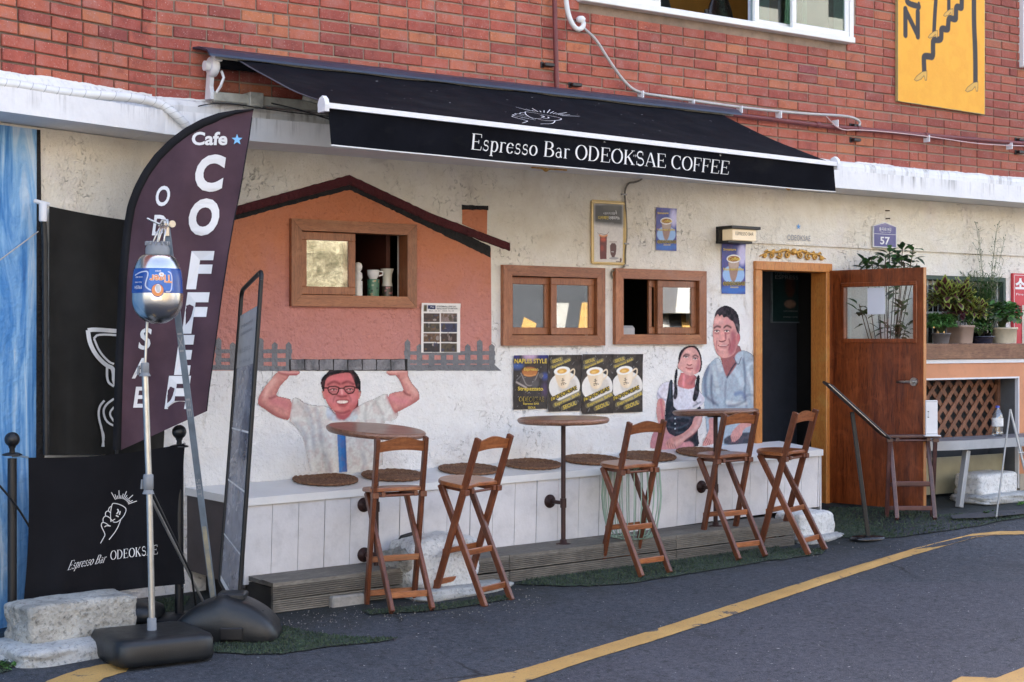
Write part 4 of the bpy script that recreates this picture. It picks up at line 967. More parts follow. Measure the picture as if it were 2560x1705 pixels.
# woman: neck, head, plaits
P.shape([(400, 740), (560, 780), (530, 850), (540, 890), (490, 915), (400, 900), (358, 870), (380, 800)], (192, 130, 130)); P.line([(430, 780), (420, 880)], .02, (222, 160, 164), 2); P.line([(540, 790), (500, 860)], .02, (146, 90, 96), 2, .7)
P.shape([(370, 640), (375, 580), (400, 530), (440, 498), (500, 482), (550, 495), (590, 560), (605, 640), (600, 720), (570, 760), (540, 730), (400, 720), (360, 720)], (44, 40, 48))
P.shape([(385, 640), (400, 570), (440, 520), (490, 497), (540, 510), (578, 570), (592, 640), (588, 710), (560, 760), (500, 785), (450, 770), (410, 740), (375, 710), (362, 680)], (208, 166, 160))
P.shape([(560, 600), (590, 640), (585, 710), (550, 765), (530, 720), (556, 670)], (170, 108, 118), 3, op=.7, mask=False); P.ell(470, 545, 36, 22, (226, 190, 184), blur=3, op=.7)
P.line([(422, 590), (446, 568), (480, 580)], .01, (70, 50, 56), 1); P.line([(515, 595), (540, 575), (568, 598)], .01, (70, 50, 56), 1)
for cx, cy in ((448, 598), (538, 615)): P.ell(cx, cy, 20, 8, (230, 220, 216)); P.ell(cx, cy, 8, 7, (36, 26, 30)); P.line([(cx-22, cy-4), (cx, cy-11), (cx+22, cy-2)], .006, (70, 42, 48))
P.shape([(478, 600), (498, 603), (502, 668), (482, 678), (460, 668)], (218, 172, 166), 1); P.line([(460, 672), (482, 682), (504, 672)], .007, (120, 60, 68)); P.line([(448, 700), (466, 710), (484, 712), (514, 708)], .008, (160, 88, 92), 0); P.line([(462, 722), (492, 724)], .008, (190, 124, 122), 1); P.line([(460, 735), (500, 745)], .012, (226, 184, 178), 2)
P.line([(500, 484), (440, 500), (400, 560), (372, 640)], .02, (52, 46, 54), 1)
for X_, pts in (('l', [(350, 700), (372, 740), (350, 840), (372, 940), (350, 1020), (318, 1000), (335, 920), (328, 820)]), ('r', [(560, 770), (585, 790), (575, 880), (578, 960), (540, 1040), (508, 1020), (525, 940), (540, 860)])):
    P.shape(pts, (40, 42, 48)); cx = pts[0][0]
    for k in range(5): y_ = pts[0][1]+60+k*50; xx = cx-(2 if X_ == 'l' else 6); P.line([(xx-12, y_), (xx+10, y_+22)], .006, (86, 92, 102), 1)
P.blotch((150, 130, 140), .18, 6)
P.con = 1.3; m_ = P.build('painted_couple', MURM, bld, onwall(YW-.003), 1.1); m_['label'] = 'mural of a plaited woman and a man in a denim shirt'

# ================================================================= POSTERS
M_PRINT = vcol('printed_paper', .35, .25, 30, .4, .08)
M_LY = pm('yellow_ink', (.68, .5, .07), .5, .05, 10, 0); M_LW = pm('white_ink', (.74, .73, .72), .5, .03, 10, 0); M_LK = pm('black_ink', (.02, .018, .016), .5, .05, 10, 0)
M_LG = pm('grey_ink', (.28, .28, .29), .5, .05, 10, 0); M_LB = pm('blue_ink', (.12, .32, .62), .5, .05, 10, 0)
XR, ZU = Vector((1, 0, 0)), Vector((0, 0, 1))
def ptext(fm, x0, y0, x1, s_, mat, parent, y, h=None, rot=None, **kw):
    """text whose lower-left is at measured (x0,y0) and runs to (x1, y(rot)); h = cap height in measured px"""
    a = fm(x0, y0); c = fm(x1, y0 if rot is None else rot); R = Vector((c[0]-a[0], 0, c[1]-a[1])); w = R.length; R.normalize(); U = Vector((-R.z, 0, R.x))
    hh = abs(fm(x0, y0-h)[1]-a[1]) if h else None
    return text(s_, (a[0], y, a[1]), R, U, mat, parent, fit=(w, hh), **kw)
f3 = zmap(1260, 860, 6.197, YW)
def corner_box(fm, x0, y0, x1, y1):
    a = fm(x0, y1); c = fm(x1, y0); return a[0], c[0], a[1], c[1]
def curl(u0, v0, w, h, y, sd, amt=.005):
    def fn(U, W):
        uu, vv = (U-u0)/w, (W-v0)/h
        return (U, y-amt*(.5+.5*np.sin(uu*7+sd)*np.cos(vv*5+sd))-amt*1.6*np.clip(vv-.85, 0, 1)*6*(uu-.5)**2*4, W)
    return fn
def poster(name, label, box, fm, y, draw, group=None, bg=(20, 20, 20), res=.0028, seed=1, amt=.004, mat=None):
    P = Paint(box[0], box[1], box[2], box[3], res, fm, bg=bg, seed=seed); draw(P)
    o = P.build(name, mat or M_PRINT, None, curl(box[0], box[2], box[1]-box[0], box[3]-box[2], y, seed, amt), 1.05); tag(o, label, 'poster', group); return o
def cup_poster(dx, dy, lab, sd, y, bx):
    fm = lambda x, y_: f3(x+dx, y_+dy)
    def draw(P):
        P.blotch((72, 62, 58), .6, 14); P.blotch((24, 22, 22), .6, 9)
        for k in range(26):
            a, c = P.rs.uniform(670, 1180), P.rs.uniform(160, 1050); P.line([(a, c), (a+P.rs.uniform(-20, 30), c-P.rs.uniform(5, 45))], .0022, (190, 190, 190), 0, P.rs.uniform(.3, .9))
        P.ell(920, 660, 245, 230, (226, 222, 216), rot=-.3, var=.05); P.ell(960, 640, 150, 130, (206, 198, 188), rot=-.3, blur=3)
        P.shape([(760, 430), (790, 560), (830, 660), (900, 700), (970, 660), (1010, 540), (1005, 400)], (226, 204, 172), sm_=1, var=.05); P.shape([(930, 430), (1005, 400), (1010, 540), (960, 670), (910, 690)], (238, 222, 198), 3, var=.03)
        P.line([(1005, 420), (1060, 380), (1080, 420), (1060, 500), (1010, 540)], .011, (226, 206, 176))
        P.ell(880, 415, 128, 66, (240, 236, 230), rot=-.15, var=.03); P.ell(880, 420, 78, 38, (214, 158, 60), rot=-.15, blur=1); P.ell(870, 425, 40, 18, (232, 190, 110), rot=-.15, blur=1)
        P.line([(880, 540), (900, 545)], .004, (60, 50, 46)); P.line([(870, 570), (915, 560)], .004, (60, 50, 46)); P.line([(892, 530), (892, 600)], .004, (60, 50, 46)); P.line([(865, 610), (920, 600)], .005, (90, 60, 46)); P.line([(870, 632), (878, 632)], .006, (60, 40, 36)); P.line([(930, 615), (938, 612)], .006, (60, 40, 36)); P.line([(900, 625), (908, 622)], .006, (60, 40, 36))
        for (q, w_) in (((725, 290, 870, 235), .03), ((720, 375, 1000, 245), .026), ((765, 965, 1150, 770), .034), ((890, 1010, 1090, 915), .032)):
            P.line([(q[0], q[1]-18), (q[2], q[3]-6)], w_, (120, 112, 84), 0, .85)
        P.shape([(715, 880), (1110, 700), (1105, 640), (712, 825)], (214, 184, 66), sm_=0)
    bb = corner_box(fm, *bx)
    o = poster('poster', lab, bb, fm, y, draw, 'espresso cup posters in a row', (46, 40, 38), seed=sd)
    yl = y-.0115
    for args in ((726, 300, 872, 'SEOUL', 48, 250), (722, 385, 1003, 'Espresso BAR', 44, 268), (765, 975, 1150, 'Espresso BAR', 58, 800), (892, 1016, 1092, 'SEOUL', 64, 935)):
        ptext(fm, args[0], args[1], args[2], args[3], M_LY, o, yl, h=args[4], rot=args[5], bold=.015)
    ptext(fm, 722, 888, 1106, 'ODEOKSAE', M_LK, o, yl-.001, h=72, rot=705, bold=.02)
def strap(P):
    P.blotch((64, 56, 54), .6, 12); P.blotch((26, 24, 26), .5, 8)
    P.ell(390, 200, 110, 60, (190, 160, 190), blur=8); P.ell(190, 340, 110, 40, (50, 90, 160), blur=6); P.ell(620, 500, 50, 50, (60, 80, 150), blur=5); P.ell(620, 700, 40, 120, (90, 70, 110), blur=7, op=.7); P.ell(590, 200, 90, 50, (40, 44, 110), blur=5); P.ell(175, 200, 60, 40, (40, 44, 110), blur=5)
    P.ell(390, 560, 150, 100, (70, 64, 66), blur=1); P.line([(250, 450), (290, 540), (330, 640), (420, 650), (470, 560), (520, 440)], .006, (150, 144, 142), 1); P.line([(180, 560), (250, 490)], .005, (120, 120, 124), 1); P.line([(180, 590), (330, 675)], .012, (170, 160, 156), 1)
    P.ell(385, 420, 135, 90, (60, 40, 34)); P.ell(385, 430, 120, 74, (176, 110, 58), blur=1); P.line([(300, 480), (385, 498), (480, 475)], .006, (214, 150, 86), 1); P.ell(560, 490, 40, 40, (90, 88, 92), blur=1); P.ell(470, 620, 60, 60, (84, 80, 82), blur=2)
    for k in range(30): a, c = P.rs.uniform(140, 660), P.rs.uniform(180, 1000); P.line([(a, c), (a+8, c-8)], .002, (210, 210, 215), 0, P.rs.uniform(.3, 1))
bx = corner_box(f3, 132, 168, 668, 1016)
o = poster('poster', 'dark poster reading NAPLES STYLE, leftmost of four below the windows', bx, f3, YW-.008, strap, None, (44, 40, 40), seed=2)
yl = YW-.0195
for args in ((138, 300, 640, 'NAPLES STYLE', M_LY, 74, .02), (285, 425, 505, 'Espresso', M_LY, 58, .015), (188, 738, 580, 'Strapazzato', M_LY, 78, .02), (205, 892, 592, 'ODEOKSAE', M_LY, 76, .01), (212, 890, 588, 'ODEOKSAE', M_LK, 70, .0), (272, 948, 518, 'Espresso BAR', M_LY, 42, .015), (345, 1002, 468, 'SEOUL', M_LY, 36, .015)):
    ptext(f3, args[0], args[1], args[2], args[3], args[4], o, yl-(.001 if args[4] is M_LK else 0), h=args[5], bold=args[6])
cup_poster(0, 0, 'crumpled espresso cup poster right beside the Naples Style poster', 4, YW-.012, (666, 166, 1184, 1048))
cup_poster(500, 8, 'espresso cup poster hanging lowest, third of the four', 6, YW-.016, (684, 142, 1166, 1076))
cup_poster(968, -8, 'espresso cup poster at the right end of the row of four', 8, YW-.012, (698, 158, 1164, 1072))
# blue signature posters
f5 = zmap(1440, 480, 5.12, YW)
def sigposter(lab, q, sd):
    (x0, y0, x1, y1) = q; W_, H_ = x1-x0, y1-y0; fm = lambda u, v: f5(x0+u*W_, y0+v*H_)
    def draw(P):
        P.blotch((96, 70, 130), .6, 12); P.blotch((40, 66, 150), .5, 16); P.ell(.85, .22, .18, .22, (186, 180, 214), blur=6); P.ell(.5, .93, .6, .08, (44, 100, 176), blur=5)
        P.ell(.5, .62, .46, .2, (142, 176, 216), blur=1, var=.05); P.shape([(.27, .3), (.33, .62), (.42, .76), (.56, .76), (.66, .62), (.75, .3)], (150, 118, 104), 1, sm_=1); P.shape([(.3, .34), (.34, .5), (.68, .5), (.73, .34)], (172, 150, 134), 2)
        P.ell(.5, .3, .29, .085, (226, 222, 218)); P.ell(.5, .3, .24, .06, (150, 92, 40)); P.shape([(.05, .83), (.98, .83), (.98, .77), (.05, .77)], (150, 132, 70), 1, sm_=0, op=.8); P.shape([(.35, .89), (.7, .89), (.7, .86), (.35, .86)], (170, 160, 150), 0, sm_=0, op=.8)
    bx = corner_box(fm, 0, 0, 1, 1)
    o = poster('poster', lab, bx, fm, YW-.006, draw, 'blue signature coffee posters', (56, 62, 130), seed=sd, amt=.003); yl = YW-.0135
    ptext(fm, .05, .15, .58, 'Signature', M_LY, o, yl, h=.065, bold=.02); ptext(fm, .27, .335, .75, 'Coffee', M_LY, o, yl, h=.07, bold=.02); ptext(fm, .05, .535, .9, 'Nutcream coffee', M_LY, o, yl, h=.055, bold=.02)
    ptext(fm, .06, .84, .95, 'ODEOKSAE', M_LY, o, yl, h=.085, bold=.03); ptext(fm, .075, .835, .94, 'ODEOKSAE', M_LK, o, yl-.001, h=.078, bold=.0); ptext(fm, .38, .885, .68, 'Espresso BAR', M_LY, o, yl, h=.025)
sigposter('small blue Signature Coffee poster high on the bare stucco', (1016, 212, 1280, 745), 3)
sigposter('blue Signature Coffee poster directly under the black wall lamp', (1855, 665, 2162, 1300), 9)
# brown framed menu poster
def menu(P):
    fm = P.fn
    P.shape([(190, 125), (620, 135), (608, 925), (200, 915)], (196, 168, 104), sm_=0); P.shape([(215, 150), (590, 158), (582, 902), (218, 895)], (206, 200, 194), sm_=0)
    P.shape([(215, 150), (590, 158), (590, 440), (215, 400)], (58, 56, 52), 6, sm_=0, mask=False); P.ell(430, 200, 120, 50, (86, 84, 74), blur=6, op=.7)
    P.shape([(288, 560), (382, 560), (376, 862), (292, 860)], (96, 30, 26), sm_=0); P.ell(335, 610, 34, 26, (190, 70, 34), blur=3); P.ell(320, 720, 20, 40, (150, 50, 34), blur=3); P.line([(288, 555), (335, 575), (384, 555)], .012, (214, 140, 84), 1)
    P.line([(262, 520), (280, 545), (300, 530), (340, 545), (380, 545), (408, 510)], .003, (90, 60, 50)); P.shape([(420, 655), (506, 655), (500, 790), (480, 825), (484, 845), (440, 845), (444, 825), (424, 790)], (80, 42, 40), 0, sm_=1); P.line([(418, 640), (508, 640)], .006, (150, 130, 120)); P.ell(470, 850, 62, 16, (150, 148, 150)); P.line([(440, 765), (468, 768)], .003, (220, 220, 220)); P.ell(560, 870, 12, 26, (84, 50, 42)); P.line([(500, 890), (560, 895)], .006, (84, 50, 42)); P.line([(495, 240), (505, 275)], .004, (220, 220, 215))
bx = corner_box(f5, 190, 124, 620, 925)
o = poster('poster', 'tall framed menu poster with iced and hot coffee glasses beside the cable', bx, f5, YW-.012, menu, None, (196, 168, 104), seed=12, amt=.001); yl = YW-.0145
ptext(f5, 330, 292, 505, '시원하게 만들어', M_LW, o, yl, h=32); ptext(f5, 268, 352, 400, '디카페인', M_LY, o, yl, h=44, bold=.02); ptext(f5, 404, 355, 545, '아메리카노', M_LW, o, yl, h=44, bold=.02); ptext(f5, 345, 410, 470, 'NEW OPEN', M_LG, o, yl, h=18)
b = B(); a_ = f5(183, 118); c_ = f5(627, 930); fx0, fx1, fz0, fz1 = a_[0], c_[0], c_[1], a_[1]; t_ = .012
for lo, hi in (((fx0, YW-.018, fz0), (fx1, YW-.002, fz0+t_)), ((fx0, YW-.018, fz1-t_), (fx1, YW-.002, fz1)), ((fx0, YW-.0178, fz0+t_), (fx0+t_, YW-.002, fz1-t_)), ((fx1-t_, YW-.0178, fz0+t_), (fx1, YW-.002, fz1-t_))): b.bbox(lo, hi, .003)
b.build('frame', pm('brass_frame', (.55, .4, .18), .35, .1, 10, .05, metal=.4), o)
# photo sheet on the pink wall
f6 = zmap(700, 520, 4.126, YW)
def sheet(P):
    P.shape([(1452, 992), (1840, 1002), (1848, 1300), (1842, 1492), (1462, 1490), (1450, 1200)], (226, 222, 218), sm_=0, var=.04)
    P.shape([(1472, 1000), (1508, 1000), (1508, 1068), (1472, 1068)], (80, 70, 44), 1, sm_=0); P.shape([(1515, 1002), (1595, 1004), (1595, 1045), (1515, 1042)], (26, 40, 84), 0, sm_=0)
    pal = [(60, 44, 40), (44, 40, 46), (120, 104, 100), (70, 60, 44), (150, 140, 136), (52, 56, 84), (96, 70, 50), (34, 34, 34)]
    for r in range(4):
        for c in range(2):
            x0, y0 = 1472+c*178, 1084+r*103; w_, h_ = 168, 92
            P.shape([(x0, y0), (x0+w_, y0+2), (x0+w_, y0+h_+2), (x0, y0+h_)], pal[(r*3+c*2) % 8], sm_=0, var=.5)
            for k in range(9): a, d = x0+P.rs.uniform(15, w_-15), y0+P.rs.uniform(12, h_-14); P.ell(a, d, P.rs.uniform(6, 22), P.rs.uniform(5, 26), pal[P.rs.randint(8)], blur=0, op=.8)
bx = corner_box(f6, 1448, 985, 1850, 1492)
o = poster('poster', 'white sheet of small photographs taped over the pink painted house', bx, f6, YW-.008, sheet, None, (226, 222, 218), seed=15, amt=.005); yl = YW-.019
ptext(f6, 1602, 1025, 1800, '오덕새 MAEUL ONE DAY', M_LK, o, yl, h=20, bold=.01); ptext(f6, 1602, 1046, 1812, 'SEOUL NIGHT EXHIBITION', M_LK, o, yl, h=15, bold=.01); ptext(f6, 1518, 1068, 1775, '2023. 10. 21 - 2023. 10. 23', M_LK, o, yl, h=12); ptext(f6, 1538, 1034, 1575, 'Play', M_LW, o, yl, h=20)
# ODEOKSAE painted over the door with a star
def starpts(c, r, rot=0): return [(c[0]+(r if k % 2 == 0 else r*.42)*math.sin(rot+k*math.pi/5), c[1]+(r if k % 2 == 0 else r*.42)*math.cos(rot+k*math.pi/5)) for k in range(10)]
sg = thing('wall_lettering', 'ODEOKSAE lettering with a small blue star above the doorway', 'sign', V(1836, 553, .176))
a = V(1810, 552, .175); c = V(1863, 552, .175); text('ODEOKSAE', a, XR, ZU, M_LG, sg, fit=(c.x-a.x, V(1810, 538, .175).z-V(1810, 551, .175).z))
s_ = V(1836, 521, .175); b = B(); b.add([(x, .176, z) for x, z in starpts((s_.x, s_.z), .026)]+[(s_.x, .176, s_.z)], [(k, (k+1) % 10, 10) for k in range(10)]); b.build('star', M_LB, sg, fixn=False)
# wall lamp
lp = thing('wall_lamp', 'black wall lamp with a glowing cream box reading ESPRESSO BAR', 'lamp', V(1680, 555, .1))
a = V(1657, 520, .14); zt, zb = a.z, V(1657, 559, .14).z; x0 = a.x; x1 = x0+.27
b = B(); b.bbox((x0, .02, zt-.022), (x1+.03, YW-.001, zt), .003); b.build('canopy', M_BLK, lp); b = B(); b.bbox((x0, .16, zb), (x1-.01, YW-.001, zt-.022), .003); b.bbox((x0, .06, zb), (x1-.02, .16, zb+.018), .003); b.build('bracket', M_BLK, lp)
ml, nt_, n_, l_, pb_ = newmat('lamp_box'); pb_.inputs['Base Color'].default_value = (.72, .6, .42, 1); pb_.inputs['Emission Color'].default_value = (1, .78, .5, 1); pb_.inputs['Emission Strength'].default_value = .05
b = B(); b.bbox((x0+.03, .045, zb+.02), (x1+.005, .158, zt-.024), .004); b.build('light_box', ml, lp)
text('ESPRESSO BAR', (x0+.06, .0435, zb+.058), XR, ZU, M_LK, lp, fit=(.185, .026))
# house number plate
hx = V(2010, 540, .15); pw = V(2063, 540, .15).x-hx.x; z0, z1, z2 = V(2036, 569, .15).z, V(2036, 520, .15).z, V(2036, 510, .15).z
pl = [(hx.x, z0), (hx.x+pw, z0), (hx.x+pw, z1), (hx.x+pw/2, z2), (hx.x, z1)]
hs_ = thing('house_number_plate', 'blue house-shaped plate with white number 57', 'sign', (hx.x+pw/2, .17, z0))
b = B(); b.prism([(x, .172, z) for x, z in pl], (0, -.012, 0)); b.build('plate', M_WHITE, hs_)
e = .008; b = B(); b.prism([(hx.x+e, .16, z0+e), (hx.x+pw-e, .16, z0+e), (hx.x+pw-e, .16, z1-e*.3), (hx.x+pw/2, .16, z2-e), (hx.x+e, .16, z1-e*.3)], (0, -.0015, 0)); b.build('face', pm('blue_enamel', (.03, .036, .22), .3, .3, 3, 0, col2=(.1, .08, .25), coat=.5), hs_)
H_ = z1-z0; yb = .1575
text('57', (hx.x+pw*.28, yb, z0+H_*.14), XR, ZU, M_LW, hs_, fit=(pw*.42, H_*.36), bold=.02); text('율곡로19길', (hx.x+pw*.24, yb, z0+H_*.78), XR, ZU, M_LW, hs_, fit=(pw*.52, H_*.16), bold=.01); text('Yulgok-ro 19-gil', (hx.x+pw*.27, yb, z0+H_*.69), XR, ZU, M_LW, hs_, fit=(pw*.46, H_*.06))
b = B(); b.box((hx.x+e, yb-.0003, z0+H_*.62), (hx.x+pw-e, yb+.001, z0+H_*.635)); b.build('divider', M_LW, hs_)
# gilded carving over the door, two more under the ledge
M_GOLD = pm('gilded_resin', (.55, .28, .05), .34, .35, 30, .3, 60, metal=.35, col2=(.68, .38, .08))
def spiral(b, c, r, turns, dirn, y, rad, start=0):
    pts = []
    for k in range(22):
        f = k/21; a = start+dirn*f*turns*2*math.pi; rr = r*(1-.8*f); pts.append((c[0]+rr*math.cos(a), y-.006*f, c[1]+rr*math.sin(a)))
    b.tube(pts, [rad*1.5*(1-.5*k/21) for k in range(22)], 7)
def ornament(label, cx, cz, w, y, lie=False, grp=None):
    t = thing('gilded_ornament', label, 'ornament', (cx, y, cz), grp)
    b = B(); b.lathe([(.001, -.02), (.02, -.012), (.024, 0), (.02, .014), (.006, .03), (.001, .032)], (cx, y-.006, cz), 14)
    for k in range(7): a = (k-3)*.42; b.tube([(cx, y-.012, cz-.01), (cx+.02*math.sin(a), y-.022, cz+.02*math.cos(a)), (cx+.034*math.sin(a), y-.014, cz+.034*math.cos(a))], [.006, .007, .003], 6)
    b.build('shell', M_GOLD, t)
    for s_ in (-1, 1):
        b = B(); h = w/2
        for (fx, r, st, dn_) in ((.2, .027, 2.6, 1), (.42, .03, -.4, -1), (.66, .024, 2.4, 1), (.86, .018, -.4, -1)):
            spiral(b, (cx+s_*fx*h, cz-.012-.02*fx), r, 1.35, dn_*s_, y-.008, .006, st if s_ > 0 else math.pi-st)
        b.tube([(cx+s_*.03, y-.008, cz), (cx+s_*.25*h, y-.01, cz+.02), (cx+s_*.5*h, y-.009, cz-.002), (cx+s_*.75*h, y-.009, cz-.004), (cx+s_*h, y-.005, cz-.038)], [.012, .011, .010, .009, .004], 7)
        for fx in (.12, .32, .55, .75): b.tube([(cx+s_*fx*h, y-.006, cz+.0), (cx+s_*(fx+.05)*h, y-.014, cz+.024-.02*fx), (cx+s_*(fx+.12)*h, y-.006, cz+.012-.02*fx)], [.005, .010, .003], 6)
        b.build('scroll', M_GOLD, t)
    return t
q = V(1822, 581, YW); ornament('gilded scroll carving fixed above the orange door frame', q.x, q.z, V(1898, 590, YW).x-V(1746, 577, YW).x, YW-.002)
for (px, py, lab) in ((1241, 396, 'gilded scroll carving under the ledge beneath the awning lettering'), (1798, 433, 'gilded scroll carving half hidden under the awning valance')):
    q = V(px, py, .12); t = ornament(lab, q.x, CZ+1.18, .3, 0, grp='gilded carvings under the ledge'); t.rotation_euler = (math.radians(-82), 0, 0); t.location = (q.x, .05, CZ+1.175)
# ================================================================= AWNING
M_AWN = pm('black_awning_cloth', (.0055, .006, .009), .9, .25, 6, .25, 400, spec=.08)
_n = M_AWN.node_tree; _p = [x for x in _n.nodes if x.type == 'BSDF_PRINCIPLED'][0]; _src = _p.inputs['Base Color'].links[0].from_socket; _t = _n.nodes.new('ShaderNodeTexCoord').outputs['Object']
_d = sm(_n, noi(_n, mapping(_n, _t, (1, 2.5, 2.5)), 1.6, 7, .75), .5, .85); _c = mix(_n, _d, _src, (.022, .022, .022)); _c = mix(_n, sm(_n, noi(_n, _t, 26, 2, .5), .755, .765), _c, (.3, .3, .3)); _n.links.new(_c, _p.inputs['Base Color'])
M_NAVY = pm('navy_hood_paint', (.022, .028, .05), .35, .15, 5, .05)
M_WMET = pm('white_coated_metal', (.7, .7, .71), .35, .05, 8, .05); M_CREAM = pm('aged_cream_metal', (.36, .35, .3), .5, .2, 12, .2, dirt=.4)
AX0, AX1, AY = 4.125, 7.96, -1.27
RZ = CZ+1.64
def barz(x): return CZ+1.245-.062*(x-AX0)/(AX1-AX0)
aw = thing('awning', 'black retractable awning with white front bar over the café front', 'awning', (6, 0, CZ+1.6))
hx0, hx1 = 3.93, 8.12
b = B()
pf = [(-.005, RZ+.085), (-.10, RZ+.075), (-.20, RZ+.045), (-.235, RZ+.015), (-.24, RZ-.0), (-.23, RZ+.002), (-.2, RZ+.032), (-.1, RZ+.062), (-.005, RZ+.072)]
n_ = len(pf); b.add([(hx0, y, z) for y, z in pf]+[(hx1, y, z) for y, z in pf], [tuple(range(n_)), tuple(range(n_, 2*n_))]+[(i, (i+1) % n_, (i+1) % n_+n_, i+n_) for i in range(n_)])
b.build('hood', M_NAVY, aw)
b = B(); b.box((hx0+.06, -.2, RZ-.004), (hx1-.05, -.185, RZ+.012)); b.build('hood_trim', M_CREAM, aw)
b = B(); R90 = Matrix.Rotation(math.pi/2, 4, 'Y'); b.lathe([(.042, 0), (.042, hx1-hx0-.2)], (hx0+.12, -.1, RZ), 20, R90); b.build('roller_tube', M_AWN, aw)
def endgear(x, nm):
    t = B(); t.lathe([(.05, 0), (.06, .01), (.06, .04), (.045, .05)], (x-.03, -.1, RZ-.035), 24, R90); t.lathe([(.03, -.01), (.03, .03)], (x-.05, -.1, RZ-.035), 16, R90); t.bbox((x-.02, -.16, RZ-.01), (x+.03, -.10, RZ+.05), .004)
    t.prism([(x-.02, -.07, RZ-.06), (x-.02, -.045, RZ-.07), (x-.02, -.02, RZ-.22), (x-.02, -.1, RZ-.225), (x-.02, -.1, RZ-.19), (x-.02, -.085, RZ-.15), (x-.02, -.095, RZ-.1)], (.025, 0, 0))
    t.tube([(x+.04, -.12, RZ-.06), (x+.045, -.14, RZ-.1), (x+.03, -.13, RZ-.15), (x+.015, -.1, RZ-.19)], .009, 8); t.build('end_bracket', M_WMET if nm else M_CREAM, aw)
endgear(4.02, 1); endgear(7.98, 0)
b = B(); b.bbox((4.02, -.11, RZ-.235), (8.0, -.06, RZ-.18), .004); b.build('torsion_bar', M_CREAM, aw)
for x in (4.24, 5.4, 6.6, 7.7):
    b = B(); b.bbox((x, -.13, RZ-.25), (x+.09, -.002, RZ-.165), .004); b.bbox((x-.015, -.02, RZ-.30), (x+.05, -.002, RZ-.235), .003); b.build('wall_bracket', M_CREAM, aw)
# folding arms
for (xa, xe, xb) in ((4.6, 5.15, 4.75), (7.5, 6.95, 7.35)):
    b = B(); b.beam((xa, -.12, RZ-.17), (xe, -.66, (RZ+barz(xe))/2-.15), .045, .03); b.beam((xe, -.66, (RZ+barz(xe))/2-.17), (xb, AY+.03, barz(xb)-.03), .04, .03); b.lathe([(.03, -.03), (.03, .03)], (xe, -.66, (RZ+barz(xe))/2-.16), 14); b.build('folding_arm', M_CREAM, aw)
# cloth, slightly slack
def clothp(u, v, off=0):
    x = AX0+(AX1-AX0)*u; z0 = RZ+.03; y0 = -.13; z1 = barz(x)+.012
    y = y0+(AY-y0)*v; z = z0+(z1-z0)*v-.022*math.sin(math.pi*v)*(1+.25*math.sin(u*9))+.003*math.sin(u*38)+.004*math.sin(u*23+v*7)*v+.003*math.sin(u*61-v*11)*v*(1-v)*3
    return Vector((x, y, z+off))
b = B(); nu, nv = 60, 10
for off, fl in ((0, 0), (-.003, 1)):
    g = [clothp(i/nu, j/nv, off) for j in range(nv+1) for i in range(nu+1)]
    b.add(g, [((j*(nu+1)+i), (j*(nu+1)+i+1), ((j+1)*(nu+1)+i+1), ((j+1)*(nu+1)+i)) for j in range(nv) for i in range(nu)], 0, True)
b.build('cloth', M_AWN, aw, fixn=False)
b = B(); b.add([clothp(0, j/nv, .001)+Vector((-.004, 0, 0)) for j in range(nv+1)]+[clothp(0, j/nv, .001)+Vector((.014, 0, .001)) for j in range(nv+1)], [(j, j+1, nv+2+j, nv+1+j) for j in range(nv)]); b.build('cloth_hem', pm('hem_tape', (.05, .05, .06), .7), aw, fixn=False)
zl, zr = barz(AX0), barz(AX1)
b = B(); b.prism([(AX0-.01, AY-.035, zl-.016), (AX0-.01, AY+.03, zl-.016), (AX0-.01, AY+.03, zl+.014), (AX0-.01, AY-.035, zl+.012)], (AX1-AX0+.02, 0, zr-zl)); b.build('front_bar', M_WMET, aw)
for x, z in ((AX0-.035, zl), (AX1+.008, zr)):
    b = B(); b.prism([(x, AY-.04, z-.035), (x, AY+.035, z-.035), (x, AY+.04, z+.01), (x, AY+.02, z+.04), (x, AY-.01, z+.05), (x, AY-.035, z+.03), (x, AY-.045, z)], (.026, 0, 0)); b.build('end_cap', M_WMET, aw)
VH = .19
def valp(x, d, off=0):
    f = (x-AX0)/(AX1-AX0); z = barz(x)-.014-d*(1-.12*f+.0*math.sin(x*7)); y = AY-.012-.012*math.sin(x*3.1+1)*(d/VH)-.006*math.sin(x*8)*(d/VH)+.02*d/VH
    xx = x+(.10*d if f < .02 else 0)+(.16*d if f > .985 else 0); return Vector((xx, y-off, z))
b = B(); nu, nv = 90, 4; xs_ = [AX0+(AX1-AX0)*i/nu for i in range(nu+1)]
b.add([valp(x, VH*j/nv) for j in range(nv+1) for x in xs_], [((j*(nu+1)+i), (j*(nu+1)+i+1), ((j+1)*(nu+1)+i+1), ((j+1)*(nu+1)+i)) for j in range(nv) for i in range(nu)], 0, True); val = b.build('valance', M_AWN, aw, fixn=False)
b = B(); b.add([valp(x, VH+.0, .001) for x in xs_]+[valp(x, VH+.006, .001) for x in xs_], [(i, i+1, nu+2+i, nu+1+i) for i in range(nu)]); b.build('white_piping', M_WMET, val, fixn=False)
